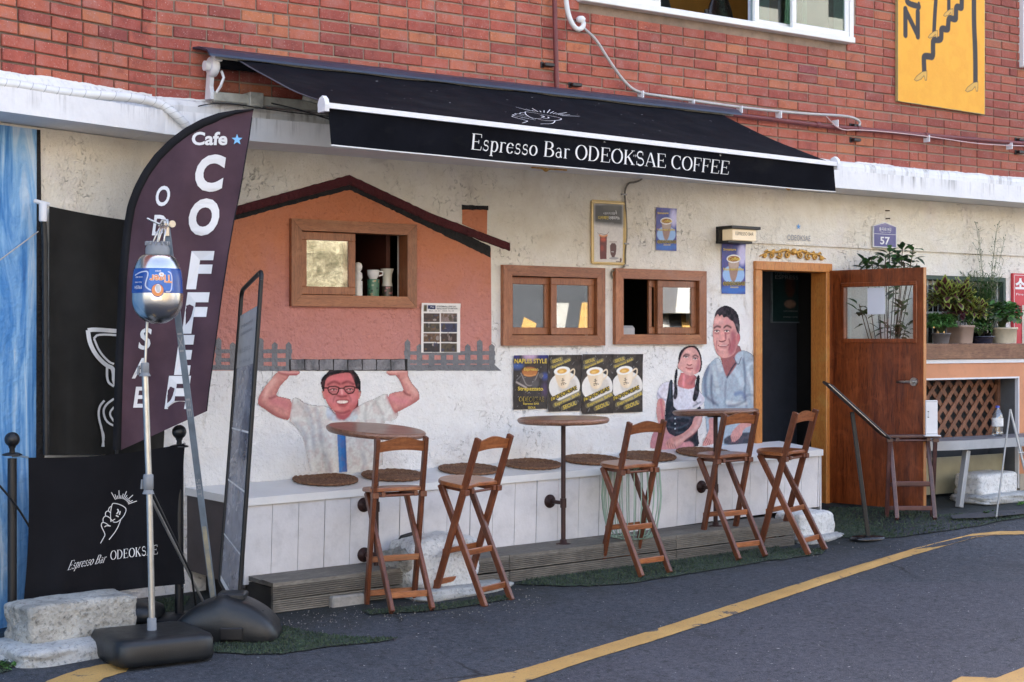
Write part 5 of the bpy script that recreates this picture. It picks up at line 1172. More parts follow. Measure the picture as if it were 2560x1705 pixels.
# ---- serif alphabet drawn as strokes (thick uprights, thin bars, bracketed feet)
def arc(cx, cy, rx, ry, a0, a1, n=18): return [(cx+rx*math.cos(math.radians(a0+(a1-a0)*k/n)), cy+ry*math.sin(math.radians(a0+(a1-a0)*k/n))) for k in range(n+1)]
TK, TN = .115, .035
def stem(x, y0, y1, s0=1, s1=1, w=TK):
    out = [([(x, y0), (x, y1)], w)]
    if s0: out.append(([(x-.11, y0+.014), (x+.11, y0+.014)], .028))
    if s1: out.append(([(x-.11, y1-.014), (x+.11, y1-.014)], .028))
    return out
GL = {
 'E': (stem(.14, 0, 1)+[([(.14, .982), (.6, .982)], .036), ([(.14, .018), (.62, .018)], .036), ([(.14, .51), (.46, .51)], .036), ([(.6, .99), (.615, .78)], .034), ([(.62, .01), (.65, .24)], .034), ([(.46, .4), (.46, .62)], .034)], .70),
 'B': (stem(.14, 0, 1)+[(arc(.32, .76, .22, .225, 90, -90), 0), ([(.14, .984), (.34, .984)], .034), ([(.14, .525), (.36, .525)], .034), (arc(.34, .27, .26, .255, 90, -90), 0), ([(.14, .016), (.36, .016)], .034)], .70),
 'O': ([(arc(.40, .5, .34, .485, 0, 360, 40), 0)], .80),
 'D': (stem(.14, 0, 1)+[(arc(.3, .5, .38, .482, 90, -90, 26), 0), ([(.14, .982), (.32, .982)], .034), ([(.14, .018), (.32, .018)], .034)], .80),
 'K': (stem(.14, 0, 1)+[([(.62, .97), (.2, .45)], .045), ([(.3, .57), (.64, .02)], .115), ([(.5, .984), (.74, .984)], .028), ([(.5, .014), (.78, .014)], .028)], .80),
 'S': ([(arc(.3, .745, .2, .235, 55, 270, 20)+arc(.3, .27, .225, .25, 90, -140, 22), .085), ([(.46, .97), (.475, .74)], .034), ([(.07, .03), (.06, .28)], .034)], .60),
 'A': ([([(.07, .02), (.36, .99)], .04), ([(.38, .97), (.66, .02)], .115), ([(.17, .32), (.54, .32)], .036), ([(-.03, .014), (.19, .014)], .028), ([(.52, .014), (.79, .014)], .028)], .76),
 'C': ([(arc(.42, .5, .35, .485, 48, 312, 30), 0), ([(.655, .97), (.675, .68)], .034), ([(.655, .03), (.66, .2)], .03)], .76),
 'F': (stem(.14, 0, 1)+[([(.14, .982), (.58, .982)], .036), ([(.14, .49), (.45, .49)], .036), ([(.58, .99), (.6, .76)], .034), ([(.45, .38), (.45, .6)], .034)], .64),
 's': ([(arc(.2, .49, .125, .15, 60, 270, 14)+arc(.2, .185, .145, .165, 90, -140, 16), .065), ([(.3, .65), (.31, .5)], .03), ([(.05, .02), (.045, .18)], .03)], .41),
 'p': (stem(.12, -.28, .64, 1, 0, .1)+[([(.02, .63), (.12, .64)], .03), (arc(.27, .325, .185, .32, 130, -130, 22), 0)], .54),
 'r': (stem(.12, 0, .64, 1, 0, .1)+[([(.02, .63), (.12, .64)], .03), (arc(.27, .48, .15, .16, 170, 60, 8), .04), ([(.33, .62), (.36, .58)], .075)], .40),
 'e': ([(arc(.24, .325, .185, .32, -35, -330, 26), 0), ([(.07, .36), (.42, .36)], .032)], .47),
 'o': ([(arc(.26, .325, .205, .32, 0, 360, 30), 0)], .53),
 'a': ([([(.345, .45), (.345, .1), (.42, .03)], .09), (arc(.21, .47, .135, .17, 0, 150, 10), .04), (arc(.2, .19, .145, .175, 60, 330, 16), .055), ([(.2, .36), (.345, .38)], .03)], .49),
 ' ': ([], .28)}
def serif(s, mat, parent, fn, W, H, name='lettering'):
    """fn(u, v, k): metres along, metres up, layer -> point"""
    tot = sum(GL[c][1] for c in s)+.04*len(s); sx = W/tot; x = 0
    for c in s:
        strokes, adv = GL[c]
        if strokes:
            b = B()
            for li, (pts, w) in enumerate(strokes):
                P2 = []; n = len(pts)
                for i, p in enumerate(pts):
                    a, d = pts[max(i-1, 0)], pts[min(i+1, n-1)]; tx, ty = d[0]-a[0], d[1]-a[1]; L_ = math.hypot(tx, ty) or 1; tx /= L_; ty /= L_
                    ww = w if w else TN+(TK*1.05-TN)*abs(ty)**1.5
                    if w == 0 and c in 'oep': ww = .03+.075*abs(ty)**1.5
                    if w in (.085, .065): ww = w*(.45+.75*abs(tx) if abs(ty) < .95 else .6)
                    P2.append(((p[0]-ty*ww/2, p[1]+tx*ww/2), (p[0]+ty*ww/2, p[1]-tx*ww/2)))
                vs = []
                for l_, r_ in P2: vs += [fn((x+l_[0])*sx, l_[1]*H, li), fn((x+r_[0])*sx, r_[1]*H, li)]
                b.add(vs, [(2*i, 2*i+1, 2*i+3, 2*i+2) for i in range(n-1)])
            b.build(name, mat, parent, fixn=False)
        x += adv+.04
tx0, tx1 = 5.045, 7.03
H_ = .092
def vfn(u, v, k):
    x = tx0+u; d = (.014+.128-.001)-v; p = valp(x, d, .003+k*.0002); return p
serif('Espresso Bar ODEOKSAE COFFEE', M_LW, val, vfn, tx1-tx0, H_)
# fist-and-cup logo drawn in lines; used on the awning and the fabric barrier
LOGO = [([(0, 0), (.1, .18), (.13, .25), (.04, .42), (0, .52), (.04, .6), (.15, .56), (.22, .5), (.28, .48)], 1), ([(.06, .6), (.05, .7), (.12, .78), (.22, .74), (.32, .64)], 1), ([(.12, .78), (.12, .88), (.2, .92), (.26, .86)], 1), ([(.2, .92), (.22, 1.0), (.28, 1.04)], 1), ([(.1, .46), (.16, .5), (.26, .48)], 1),
 ([(.28, .6), (.26, .86), (.3, 1.1), (.34, 1.13), (.5, 1.1), (.66, 1.02), (.72, .94), (.66, .78), (.56, .66), (.44, .58), (.34, .6)], 1), ([(.56, .66), (.5, .48), (.4, .3), (.24, .1)], 1), ([(.44, .82), (.5, .9), (.46, .96)], 1.6), ([(.52, .8), (.54, .9)], 1.6), ([(.42, .78), (.5, .74)], 1.4), ([(.3, .62), (.4, .68)], 1)]
for k in range(13):
    a = math.radians(118-k*8.2); r0, r1 = .26, (.52 if k % 3 == 0 else .42 if k % 2 else .36)
    LOGO.append(([(.52+math.cos(a)*r0, 1.02+math.sin(a)*r0*.9), (.52+math.cos(a)*r1, 1.02+math.sin(a)*r1*.9)], .9))
def linework(lines, fn, w, mat, parent, name='logo'):
    b = B()
    for li, (pts, ww) in enumerate(lines):
        P = [Vector(p) for p in pts]
        if len(P) > 2:
            for _ in range(2):
                q = [P[0]]
                for i in range(len(P)-1): q += [P[i]*.75+P[i+1]*.25, P[i]*.25+P[i+1]*.75]
                q.append(P[-1]); P = q
        vs = []; n = len(P)
        for i, p in enumerate(P):
            t = P[min(i+1, n-1)]-P[max(i-1, 0)]; t.normalize(); nn = Vector((-t.y, t.x))*w*ww/2
            vs += [fn(p.x+nn.x, p.y+nn.y, li), fn(p.x-nn.x, p.y-nn.y, li)]
        b.add(vs, [(2*i, 2*i+1, 2*i+3, 2*i+2) for i in range(n-1)])
    return b.build(name, mat, parent, fixn=False)
def afn(u, v, k):      # the logo lies on its side on the slope: long axis along the awning
    return clothp((5.62-AX0+(1.55-v)*.36)/(AX1-AX0), .96-(.75-u)*.42, .004+k*.0002)
linework(LOGO, lambda u, v, k: clothp((5.45-AX0+u*.62+.12*v)/(AX1-AX0), .94-v*.33, .004+k*.0002), .012, M_LW, aw)

# ================================================================= PIPES AND CABLES ON THE WALL
M_RUSTN = pm('rusty_nail', (.08, .05, .03), .8); M_REDP = pm('red_brown_pipe_paint', (.15, .028, .028), .5, .2, 8, .2, dirt=.3); M_GRYC = pm('grey_conduit', (.42, .4, .38), .55, .12, 12, .2); M_WPIPE = pm('white_tape', (.7, .7, .68), .6, .06, 12, .3, 60)
def vt(pts, Y): return [V(x, y, Y) for x, y in pts]
def smoothp(P, it=2):
    for _ in range(it):
        q = [P[0]]
        for i in range(len(P)-1): q += [P[i].lerp(P[i+1], .25), P[i].lerp(P[i+1], .75)]
        q.append(P[-1]); P = q
    return P
rp = thing('red_gas_pipe', 'dark red pipe dropping to the awning and running right along the bricks', 'pipe', V(1278, 150, -.04))
b = B(); b.tube(vt([(1274, -60), (1276, 60), (1280, 205)], -.045)+[V(1284, 222, -.045), V(1300, 226, -.045)]+vt([(1500, 243), (1700, 265), (1900, 290), (1970, 296), (2120, 310), (2400, 334)], -.045), .017, 12); b.build('pipe', M_REDP, rp)
for x, y in ((1283, 222), (1340, 232), (1880, 287), (1975, 297), (2130, 311)):
    q = V(x, y, -.045); b = B(); b.lathe([(.021, -.025), (.023, -.02), (.023, .02), (.021, .025)], q, 14, R90 if x > 1300 else None); b.build('collar', M_REDP, rp)
for (x, y, dx) in ((1262, 150, -.03), (1325, 196, .06), (1968, 290, 0), (1968, 322, 0), (2346, 322, 0), (2346, 350, 0)):
    q = V(x, y, -.02); b = B(); b.bbox((q.x-.05, -.05, q.z-.012), (q.x+.03, -.001, q.z+.012), .004); b.bbox((q.x-.06, -.012, q.z-.02), (q.x-.03, -.001, q.z+.02), .003); b.build('clamp', M_BLK, rp)
gc = thing('grey_conduit', 'grey corrugated conduit curving from the upstairs window along the red pipe', 'cable', V(1420, 190, -.03))
b = B(); b.tube(smoothp(vt([(1338, 60), (1345, 68), (1370, 90), (1400, 140), (1440, 195), (1470, 214), (1530, 222), (1700, 247), (1850, 262), (1950, 266), (1978, 278), (1975, 290)], -.055)), .0105, 9); b.build('conduit', M_GRYC, gc)
b = B(); b.tube(smoothp(vt([(1900, 268), (1930, 300), (1975, 298), (2060, 305), (2160, 317), (2240, 330), (2320, 335), (2400, 336)], -.075)), .0045, 7); b.build('pink_cable', pm('pink_cable', (.55, .38, .36), .5), gc)
for x, y in ((1473, 216), (1590, 236), (1700, 250), (1790, 262), (1920, 282), (2130, 317), (2320, 334)): q = V(x, y, -.05); b = B(); b.bbox((q.x-.004, -.083, q.z-.035), (q.x+.004, -.02, q.z+.02), .001); b.build('cable_tie', M_WMET, gc)
wp = thing('white_hose', 'white wrapped hose hanging in a loop beside the red pipe', 'pipe', V(1320, 30, -.05))
b = B(); b.tube(smoothp(vt([(1295, -80), (1299, -30), (1303, 20), (1312, 50), (1325, 68), (1338, 66), (1343, 54), (1335, 44)], -.06)), .017, 12); b.lathe([(.012, -.02), (.03, -.01), (.034, .01), (.02, .025)], V(1335, 46, -.05), 12); b.build('hose', M_WPIPE, wp)
lp_ = thing('white_wrapped_pipe', 'thick white tape-wrapped pipe lying on the left ledge and bending down', 'pipe', L(200, 215, .02))
P_ = [L(x, y, .02) for x, y in ((-60, 188), (0, 191), (60, 199), (120, 210), (180, 216), (250, 220), (320, 227), (370, 240))]+[L(395, 256, -.03), L(420, 280, -.05), L(440, 305, -.04), L(452, 330, .0)]
b = B(); P_ = smoothp(P_); b.tube(P_, .026, 14); b.build('pipe', M_WPIPE, lp_)
b = B()
for i in range(4, len(P_)-2, 2):
    t = (P_[i+1]-P_[i-1]).normalized(); a = P_[i]; nrm = t.cross(Vector((0, 0, 1))).normalized(); up = nrm.cross(t)
    b.tube([a+(nrm*math.cos(k*.45-1.8)+up*math.sin(k*.45-1.8))*.0268+t*(k-4)*.006 for k in range(9)], .0011, 4)
tag(b.build('tape_edges', M_LG, lp_), kind='stuff')
bc = thing('black_wire', 'thin black wires sagging from the ledge to behind the awning bar', 'cable', V(640, 240, -.1))
b = B(); b.tube(smoothp([L(385, 252, .1), V(445, 248, -.02), V(470, 240, -.06), V(520, 236, -.1), V(620, 252, -.15), V(700, 262, -.2), V(760, 268, -.3)]), .0035, 6); b.tube(smoothp([V(600, 232, -.08), V(660, 245, -.15), V(720, 262, -.3), V(790, 285, -.6)]), .0045, 6); b.build('wire', M_BLK, bc)
mc = thing('wall_cable', 'twisted brown cable running down the stucco past the menu poster', 'cable', V(1440, 500, .18))
b = B(); b.tube(smoothp(vt([(1477, 403), (1476, 412), (1462, 419), (1445, 420), (1438, 432), (1436, 448), (1440, 500), (1441, 545), (1437, 580), (1438, 606), (1434, 616), (1412, 620), (1405, 626), (1408, 640)], .185)), .0065, 8)
b.build('cable', pm('old_cable', (.2, .18, .14), .7, .3, 30, .3), mc)
for x, y in ((1436, 447), (1440, 610), (1441, 560)): q = V(x, y, .18); b = B(); b.bbox((q.x-.02, .175, q.z-.006), (q.x+.02, .199, q.z+.006), .002); b.build('cable_clip', M_GRYC, mc)
# nails above the number plate
nl = thing('wall_nails', 'rusty wire nails in the stucco above the blue number plate', 'nail', V(2036, 503, YW))
for x, y in ((2035, 484), (2036, 502)):
    q = V(x, y, .182); b = B(); b.tube([q+Vector((0, .01, 0)), q+Vector((.02, -.03, -.002))], .005, 6); b.build('nail', M_RUSTN, nl)
# yellow art board on the bricks
f7 = zmap(2160, 0, 3.485, -.03)
def board(P):
    P.blotch((222, 150, 30), .35, 22); K_ = (36, 30, 34)
    P.line([(372, -20), (372, 28), (475, 58)], .05, K_); P.line([(475, 30), (475, 75)], .03, K_)
    P.line([(358, 80), (358, 305)], .052, K_); P.line([(466, 105), (466, 318)], .052, K_); P.line([(362, 95), (464, 305)], .05, K_)
    P.line([(626, -40), (615, 120), (607, 275)], .046, K_); P.line([(736, -40), (736, 85)], .044, K_)
    P.line([(850, -40), (848, 40), (848, 75), (800, 50), (798, 130), (798, 175), (735, 150), (730, 230), (728, 262), (670, 245), (672, 300), (668, 350), (600, 345), (598, 400), (600, 500), (560, 490), (520, 490), (518, 520), (522, 618)], .056, K_)
    P.line([(955, -40), (955, 200), (965, 400), (968, 560), (968, 715)], .06, K_); P.line([(960, 300), (968, 500), (970, 710)], .046, K_)
    for (x, y) in ((505, 655), (608, 295), (742, 105), (950, 750)):
        s_ = 1 if y > 500 else .75
        pts = [(x+40*s_, y-38*s_), (x+0, y-30*s_), (x-50*s_, y+10*s_), (x-70*s_, y+40*s_), (x-50*s_, y+52*s_), (x-10*s_, y+35*s_), (x+15*s_, y+5*s_), (x+25*s_, y+45*s_), (x+38*s_, y+45*s_), (x+40*s_, y)]
        P.shape(pts, (206, 160, 70), 0, sm_=1); P.line(pts, .0045, K_, closed=True)
bq = (V(2064, 120, -.03).x, V(2263, 120, -.03).x, V(2064, 234, -.03).z-.01, CZ+3.35)
P = Paint(bq[0], bq[1], V(2263, 264, -.03).z, CZ+3.3, .0045, f7, bg=(232, 166, 40), seed=21); board(P)
# sagging lower edge: mask by the measured outline
lo0, lo1 = V(2064, 232, -.03), V(2263, 263, -.03)
P.a[P.Vv < (lo0.z+(lo1.z-lo0.z)*(P.U-lo0.x)/(lo1.x-lo0.x))] = 0
bd = thing('painted_board', 'yellow painted board of black zigzag legs in heels and letter N', 'sign', (bq[0], -.03, bq[2]))
P.build('painting', vcol('board_paint', .5, .2, 25, .35, .08), bd, onwall(-.0335), 1.0)
b = B(); b.prism([(bq[0]-.004, -.033, lo0.z-.002), (bq[1]+.004, -.033, lo1.z-.002), (bq[1]+.004, -.033, CZ+3.35), (bq[0]-.004, -.033, CZ+3.35)], (0, .026, 0)); b.build('panel', pm('board_edge', (.4, .3, .12), .6), bd)
# ================================================================= BENCH, DECK, MATS
M_BENCH = pm('white_bench_paint', (.74, .74, .73), .5, .05, 3, .15, 60, dirt=.06); M_BPL = pm('white_plank_paint', (.66, .65, .66), .6, .09, 4, .25, 60, dirt=.2)
M_TAUPE = pm('taupe_end_paint', (.085, .072, .072), .7, .15, 6, .2); M_DECK = wood('weathered_decking', (.11, .1, .085), (.22, .205, .175), 0, .8, 7, 0)
def btz(x): return CZ-.914+.0201*(x-4.15)
def bbz(x): return CZ-1.42+.0356*(x-4.15)
def dkz(x): return CZ-1.375+.0195*(x-4.16)
BYF, BYB, BS = -.25, YW-.002, .09
bx0, bx1 = 4.15, 8.92
bench = thing('bench', 'long white plank-fronted bench built along the stucco wall', 'bench', (6.5, 0, CZ-1.4))
def bt(x, y, dz=0): return Vector((x, y, btz(x)+BS*(y-BYF)+dz))
b = B(); n_ = 24
for i in range(n_):
    xa, xb = bx0-.015+(bx1-bx0+.03)*i/n_, bx0-.015+(bx1-bx0+.03)*(i+1)/n_
    la = -.16 if i == 0 else 0
    q = [bt(xa, BYF-.015), bt(xb, BYF-.015), bt(xb, BYB), bt(xa+la, BYB)]; r = [p-Vector((0, 0, .045)) for p in q]
    b.add(q+r, [(0, 1, 2, 3), (0, 4, 5, 1)]+([(0, 3, 7, 4)] if i == 0 else [])+([(1, 5, 6, 2)] if i == n_-1 else []))
b.build('bench_top', M_BENCH, bench, fixn=False)
pw_ = .176; k = 0; x = bx0
while x < bx1-.01:
    x2 = min(x+pw_, bx1); g = .0022; b = B()
    def pq(xx, top): return Vector((xx-(0 if top else .012), BYF+.0015*(k % 3), (btz(xx)-.045) if top else bbz(xx)))
    b.prism([pq(x+g, 0), pq(x2-g, 0), pq(x2-g, 1), pq(x+g, 1)], (0, .016, 0)); b.build('plank', M_BPL, bench); x = x2; k += 1
b = B(); b.prism([(bx0, BYF+.018, bbz(bx0)), (bx1, BYF+.018, bbz(bx1)), (bx1, BYF+.018, btz(bx1)-.047), (bx0, BYF+.018, btz(bx0)-.047)], (0, .03, 0)); b.build('backing_board', M_BLK, bench)
b = B(); b.prism([(bx0-.004, BYF+.002, bbz(bx0)-.02), (bx0-.164, BYB, bbz(bx0)+.05), (bx0-.164, BYB, btz(bx0)-.047+.04), (bx0-.004, BYF+.002, btz(bx0)-.047)], (.004, 0, 0)); b.build('end_panel', M_TAUPE, bench)
b = B(); b.prism([(bx1+.001, BYF+.002, bbz(bx1)-.04), (bx1+.001, BYB, bbz(bx1)), (bx1+.001, BYB, btz(bx1)-.0), (bx1+.001, BYF+.002, btz(bx1)-.046)], (.012, 0, 0)); b.build('end_panel', M_BPL, bench)
deck = thing('deck_step', 'low grey grooved decking step running under the white bench front', 'step', (6, -.4, CZ-1.5))
def deckrun(x0, x1, lz=0):
    for (ya, yb) in ((-.56, -.412), (-.405, -.252)):      # tread boards
        b = B(); b.prism([(x0, ya, dkz(x0)), (x0, yb, dkz(x0)+.006), (x0, yb, dkz(x0)-.022), (x0, ya, dkz(x0)-.022)], (x1-x0, 0, dkz(x1)-dkz(x0))); b.build('tread_board', M_DECK, deck)
    for r in range(2):
        prof = []; zt, zb = -.024-r*.078, -.096-r*.078; ng = 6
        for i in range(ng):
            a = zt+(zb-zt)*i/ng; c = zt+(zb-zt)*(i+.66)/ng; d = zt+(zb-zt)*(i+1)/ng; prof += [(-.56, a), (-.56, c), (-.546, c), (-.546, d)]
        prof += [(-.535, zb), (-.535, zt)]
        b = B(); n = len(prof); rz = .012*noise.noise((x0*5, r, 0))
        b.add([(x0, y, dkz(x0)+z+rz) for y, z in prof]+[(x1, y, dkz(x1)+z-rz) for y, z in prof], [(i, (i+1) % n, (i+1) % n+n, i+n) for i in range(n)]+[tuple(range(n)), tuple(range(n, 2*n))]); b.build('riser_board', M_DECK, deck, fixn=False)
deckrun(4.17, 5.815); deckrun(5.82, 7.2); deckrun(7.205, 8.33)
b = B(); b.prism([(4.1, -.22, -.1), (4.1, .18, -.1), (4.1, .18, bbz(4.1)+.03), (4.1, -.22, bbz(4.1)-.004)], (4.8, 0, .14)); b.prism([(4.172, -.53, -.1), (4.172, -.22, -.1), (4.172, -.22, dkz(4.17)-.03), (4.172, -.53, dkz(4.17)-.03)], (.05, 0, 0)); b.build('plinth', pm('dark_timber', (.03, .026, .022), .85, .3, 8, .2), deck)
# woven mats
def matm():
    m, nt, n, l, pb = newmat('woven_straw'); tc = n.new('ShaderNodeTexCoord').outputs['Object']
    c = ramp(nt, noi(nt, tc, 60, 5, .75, 1), [(.3, (.06, .028, .015)), (.5, (.17, .08, .042)), (.7, (.38, .22, .12))])
    l.new(c, pb.inputs['Base Color']); pb.inputs['Roughness'].default_value = .85; bumpchain(nt, pb, tc, [('n', 90, 1, 5)], .006); return m
M_MAT = matm()
def on_bench(px, py):
    rx, ry, bb = ray(px*K, py*K); a0 = CZ-.914-.0201*4.15+.25*BS
    t = (a0+BS*CY-CZ)/(bb-.0201*rx-BS*ry); return Vector((rx*t, CY+ry*t, CZ+bb*t))
bn = Vector((-.0201, -BS, 1)).normalized(); MT = Vector((0, 0, 1)).rotation_difference(bn).to_matrix().to_4x4()
MB = B(); R_ = .2
for k in range(11):
    r = .011+.0185*k; MB.tube([(r*math.cos(a), r*math.sin(a), .0105+.0015*math.sin(a*(5+k*5))) for a in np.linspace(0, 2*math.pi, 20+6*k)], .0095, 6, cap=False)
mats = [(748, 1106, 'leftmost brown woven seat mat, nearest the bench end'), (904, 1096, 'second woven seat mat, behind the first bar stool'), (1078, 1082, 'woven seat mat behind the second bar stool'), (1222, 1070, 'pale brown woven mat between the second stool and the middle table pole'), (1361, 1060, 'woven seat mat just right of the middle table pole'), (1489, 1052, 'woven seat mat behind the middle bar stool back'), (1618, 1043, 'woven seat mat under the right bar table')]
m0 = None
for i, (x, y, lb) in enumerate(mats):
    if m0 is None: m0 = MB.build('seat_mat', M_MAT, org=(0, 0, 0), fixn=False); o = m0
    else: o = m0.copy(); COL.objects.link(o)
    p = on_bench(x, y); o.matrix_world = Matrix.Translation(p+bn*.002) @ MT @ Matrix.Rotation(i*1.3, 4, 'Z'); tag(o, lb, 'seat mat', 'woven mats on the bench')
# ================================================================= BAR TABLES
M_TTOP = wood('table_top_wood', (.17, .075, .042), (.36, .2, .14), 0, .36, 3, .12); M_RUST = pm('dark_iron_pipe', (.045, .02, .017), .5, .35, 14, .3, 80, metal=.3)
def bar_table(px, zc, tilt, label, floor, ydn):
    Y = -.40; c = V(px, 700, Y); c.z = CZ+zc
    t = thing('bar_table', label, 'table', (c.x, Y, gz(c.x, Y)), 'round bar tables on iron poles')
    M = Matrix.Translation(c) @ Matrix.Rotation(math.radians(tilt[0]), 4, 'X') @ Matrix.Rotation(math.radians(tilt[1]), 4, 'Y')
    b = B(); b.lathe([(.27, -.036), (.29, -.032), (.3, -.02), (.302, -.01), (.297, -.002), (.288, .002)], (0, 0, 0), 56, None); b.v = [tuple(M @ Vector(v)) for v in b.v]; b.build('table_top', M_TTOP, t)
    b = B(); b.lathe([(.06, -.05), (.06, -.04), (.02, -.037)], (0, 0, 0), 20); b.v = [tuple(M @ Vector(v)) for v in b.v]; b.build('top_flange', M_RUST, t)
    zb = dkz(c.x)+.004 if floor else ydn
    b = B(); b.tube([(c.x, Y, zb), (c.x, Y, c.z-.04)], .0155, 12); b.build('pole', M_RUST, t)
    if floor: b = B(); b.lathe([(.05, 0), (.05, .006), (.024, .01), (.022, .03), (.018, .032)], (c.x, Y, zb-.002), 20); b.build('floor_flange', M_RUST, t)
    RX_ = Matrix.Rotation(math.pi/2, 4, 'X')
    for z in ([CZ-1.06+.012*(c.x-6.4)*1.5] if floor else [CZ-1.0, CZ-1.305]):
        b = B(); b.lathe([(.045, 0), (.045, .006), (.022, .01), (.02, .03)], (c.x-.0, BYF-.001, z), 20, RX_); b.tube([(c.x, BYF-.02, z), (c.x, Y, z)], .013, 10); b.lathe([(.021, -.03), (.021, .03)], (c.x, Y, z), 12)
        for k in range(4): a = k*math.pi/2+.8; b.lathe([(.005, 0), (.005, .003)], (c.x+.032*math.cos(a), BYF-.006, z+.032*math.sin(a)), 6, RX_)
        b.build('wall_flange', M_RUST, t)
bar_table(865, -.527, (5, 2.2), 'leftmost round bar table in front of the painted man, its top tilted', False, CZ-1.36)
bar_table(1295, -.504, (0, -.6), 'middle round bar table below the espresso posters', True, 0)
bar_table(1645, -.484, (-1.8, -.5), 'right round bar table in front of the painted couple', True, 0)
# ================================================================= FOLDING BAR STOOLS
M_STW = wood('stool_stain', (.1, .028, .011), (.21, .065, .024), 2, .42, 5, .12); M_STW2 = wood('stool_stain_cross', (.2, .06, .017), (.4, .14, .045), 0, .36, 6, .3); M_DKW = wood('dark_stool_stain', (.05, .015, .013), (.1, .035, .03), 2, .4, 6, .3)
def make_stool(M1=M_STW, M2=M_STW2, back=True):
    t = thing('bar_stool', 'x', 'stool', (0, 0, 0), None); sw, sd = .042, .025
    def longp(z): return .185-.27*z/.98
    def shortp(z): return -.19+.6*z
    for s_ in (-1, 1):
        top = .985 if back else .66
        b = B(); b.beam((s_*.148, longp(0), 0), (s_*.148, longp(top), top), sd, sw, (0, 1, 0), .004); b.build('back_leg', M1, t)
        b = B(); b.beam((s_*.122, shortp(0), 0), (s_*.122, shortp(.665), .665), sd, sw, (0, 1, 0), .004); b.lathe([(.006, -.016), (.006, .016)], (s_*.135, longp(.44), .44), 8, Matrix.Rotation(math.pi/2, 4, 'Y')); b.build('front_leg', M1, t)
    def rail(hw, y, z, h, th=.014):
        b = B(); b.bbox((-hw, y-th/2, z-h/2), (hw, y+th/2, z+h/2), .003); b.build('rung', M2, t)
    rail(.111, shortp(.09)-.004, .09, .036); rail(.111, shortp(.29)-.004, .29, .036); rail(.16, longp(.075)+.018, .075, .034); rail(.16, longp(.275)+.018, .275, .034)
    # seat: round front towards the wall, shallow hollow at the back
    pts = []
    for k in range(21): a = math.pi*k/20; pts.append((.17*math.cos(a), .125+.15*math.sin(a)))
    pts += [(-.17, .01), (-.135, -.015), (-.08, -.005), (0, .01), (.08, -.005), (.135, -.015), (.17, .01)]
    b = B(); n = len(pts); zs = [(.672, .97), (.676, 1.0), (.69, 1.0), (.696, .965)]
    vs = [(x*s_, .1+(y-.1)*s_, z) for z, s_ in zs for x, y in pts]
    b.add(vs, [tuple(range(n))[::-1], tuple(range(3*n, 4*n))]+[(j*n+i, j*n+(i+1) % n, (j+1)*n+(i+1) % n, (j+1)*n+i) for j in range(3) for i in range(n)]); b.build('seat', M2, t)
    for s_ in (-1, 1):
        b = B(); b.bbox((s_*.1-.012, -.03, .642), (s_*.1+.012, .23, .672), .003); b.bbox((s_*.148-.02, -.03, .635), (s_*.148+.02, .01, .668), .003); b.build('seat_batten', M1, t)
    b = B(); b.tube([(-.12, -.01, .65), (.12, -.01, .65)], .008, 8); b.build('dowel', M1, t); b = B(); b.tube([(-.12, .21, .652), (.12, .21, .652)], .008, 8); b.build('dowel', M1, t)
    if back:
        b = B(); P_ = []
        for k in range(17): u = -1+k/8; P_.append((u*.14, .965+.022*(math.cos(u*math.pi)+1)/2-.004*abs(u)))
        lo = [(u*.14, .90+.012*(1-u*u)) for u in np.linspace(1, -1, 9)]
        out = P_+lo; y = longp(.93); b.prism([(x, y-.009-(z-.93)*.275, z) for x, z in out], (0, .018, 0)); b.build('top_rail', M2, t)
    return t
st0 = make_stool()
spots = [(922, 1399, -11.5, 1.0, 'leftmost wooden folding bar stool, pulled up to the tilted table'), (1090, 1375, 15, 1.0, 'wooden folding bar stool turned sideways in front of the big white stone'),
 (1463, 1313, 1.5, 1.0, 'middle wooden folding bar stool in front of the mint wire stool'), (1686, 1277, -1, 1.0, 'fourth folding bar stool, beneath the right bar table'), (1823, 1264, 16, 1.0, 'rightmost folding bar stool, leaning over by the doorway end of the bench')]
GN = Vector((-.02, -.06, 1)).normalized(); MG = Vector((0, 0, 1)).rotation_difference(GN).to_matrix().to_4x4()
for i, (x, y, yaw, s_, lb) in enumerate(spots):
    o = copy_tree(st0) if i else st0
    p = G(x, y); p.z = gz(p.x, p.y)+.006; o.matrix_world = Matrix.Translation(p) @ MG @ Matrix.Rotation(math.radians(yaw), 4, 'Z') @ Matrix.Rotation(math.radians((-6.5, 3, -1, -3, -1)[i]), 4, 'X') @ Matrix.Scale(s_, 4); tag(o, lb, 'stool', 'wooden folding bar stools')
# ================================================================= MINT WIRE STOOL
M_MINT = pm('mint_wire', (.3, .42, .33), .4, .08, 10, .05)
c = Vector((6.88, -.475, dkz(6.88)+.004)); ws = thing('wire_stool', 'round mint green wire stool standing behind the middle bar stool', 'stool', tuple(c))
def wr(z): return .15+.05*math.sin(min(1, z/.30)*math.pi/2) - .012*max(0, (z-.3)/.16)
b = B()
for k in range(26):
    a = 2*math.pi*k/26; pts = [c+Vector((.11*math.cos(a), .11*math.sin(a), .004)), c+Vector((.14*math.cos(a), .14*math.sin(a), .012))]+[c+Vector((wr(z)*math.cos(a), wr(z)*math.sin(a), z)) for z in (.05, .12, .2, .28, .36, .44, .465)]+[c+Vector((.17*math.cos(a), .17*math.sin(a), .478))]
    b.tube(pts, .0038, 5)
b.build('wires', M_MINT, ws)
for r, z in ((.11, .004), (.188, .465), (.12, .48)): b = B(); b.tube([c+Vector((r*math.cos(a), r*math.sin(a), z)) for a in np.linspace(0, 2*math.pi, 33)], .0045, 7, cap=False); b.build('ring', M_MINT, ws)
b = B(); b.lathe([(.172, .476), (.176, .48), (.17, .484)], c, 40); b.build('seat_disc', M_MINT, ws)
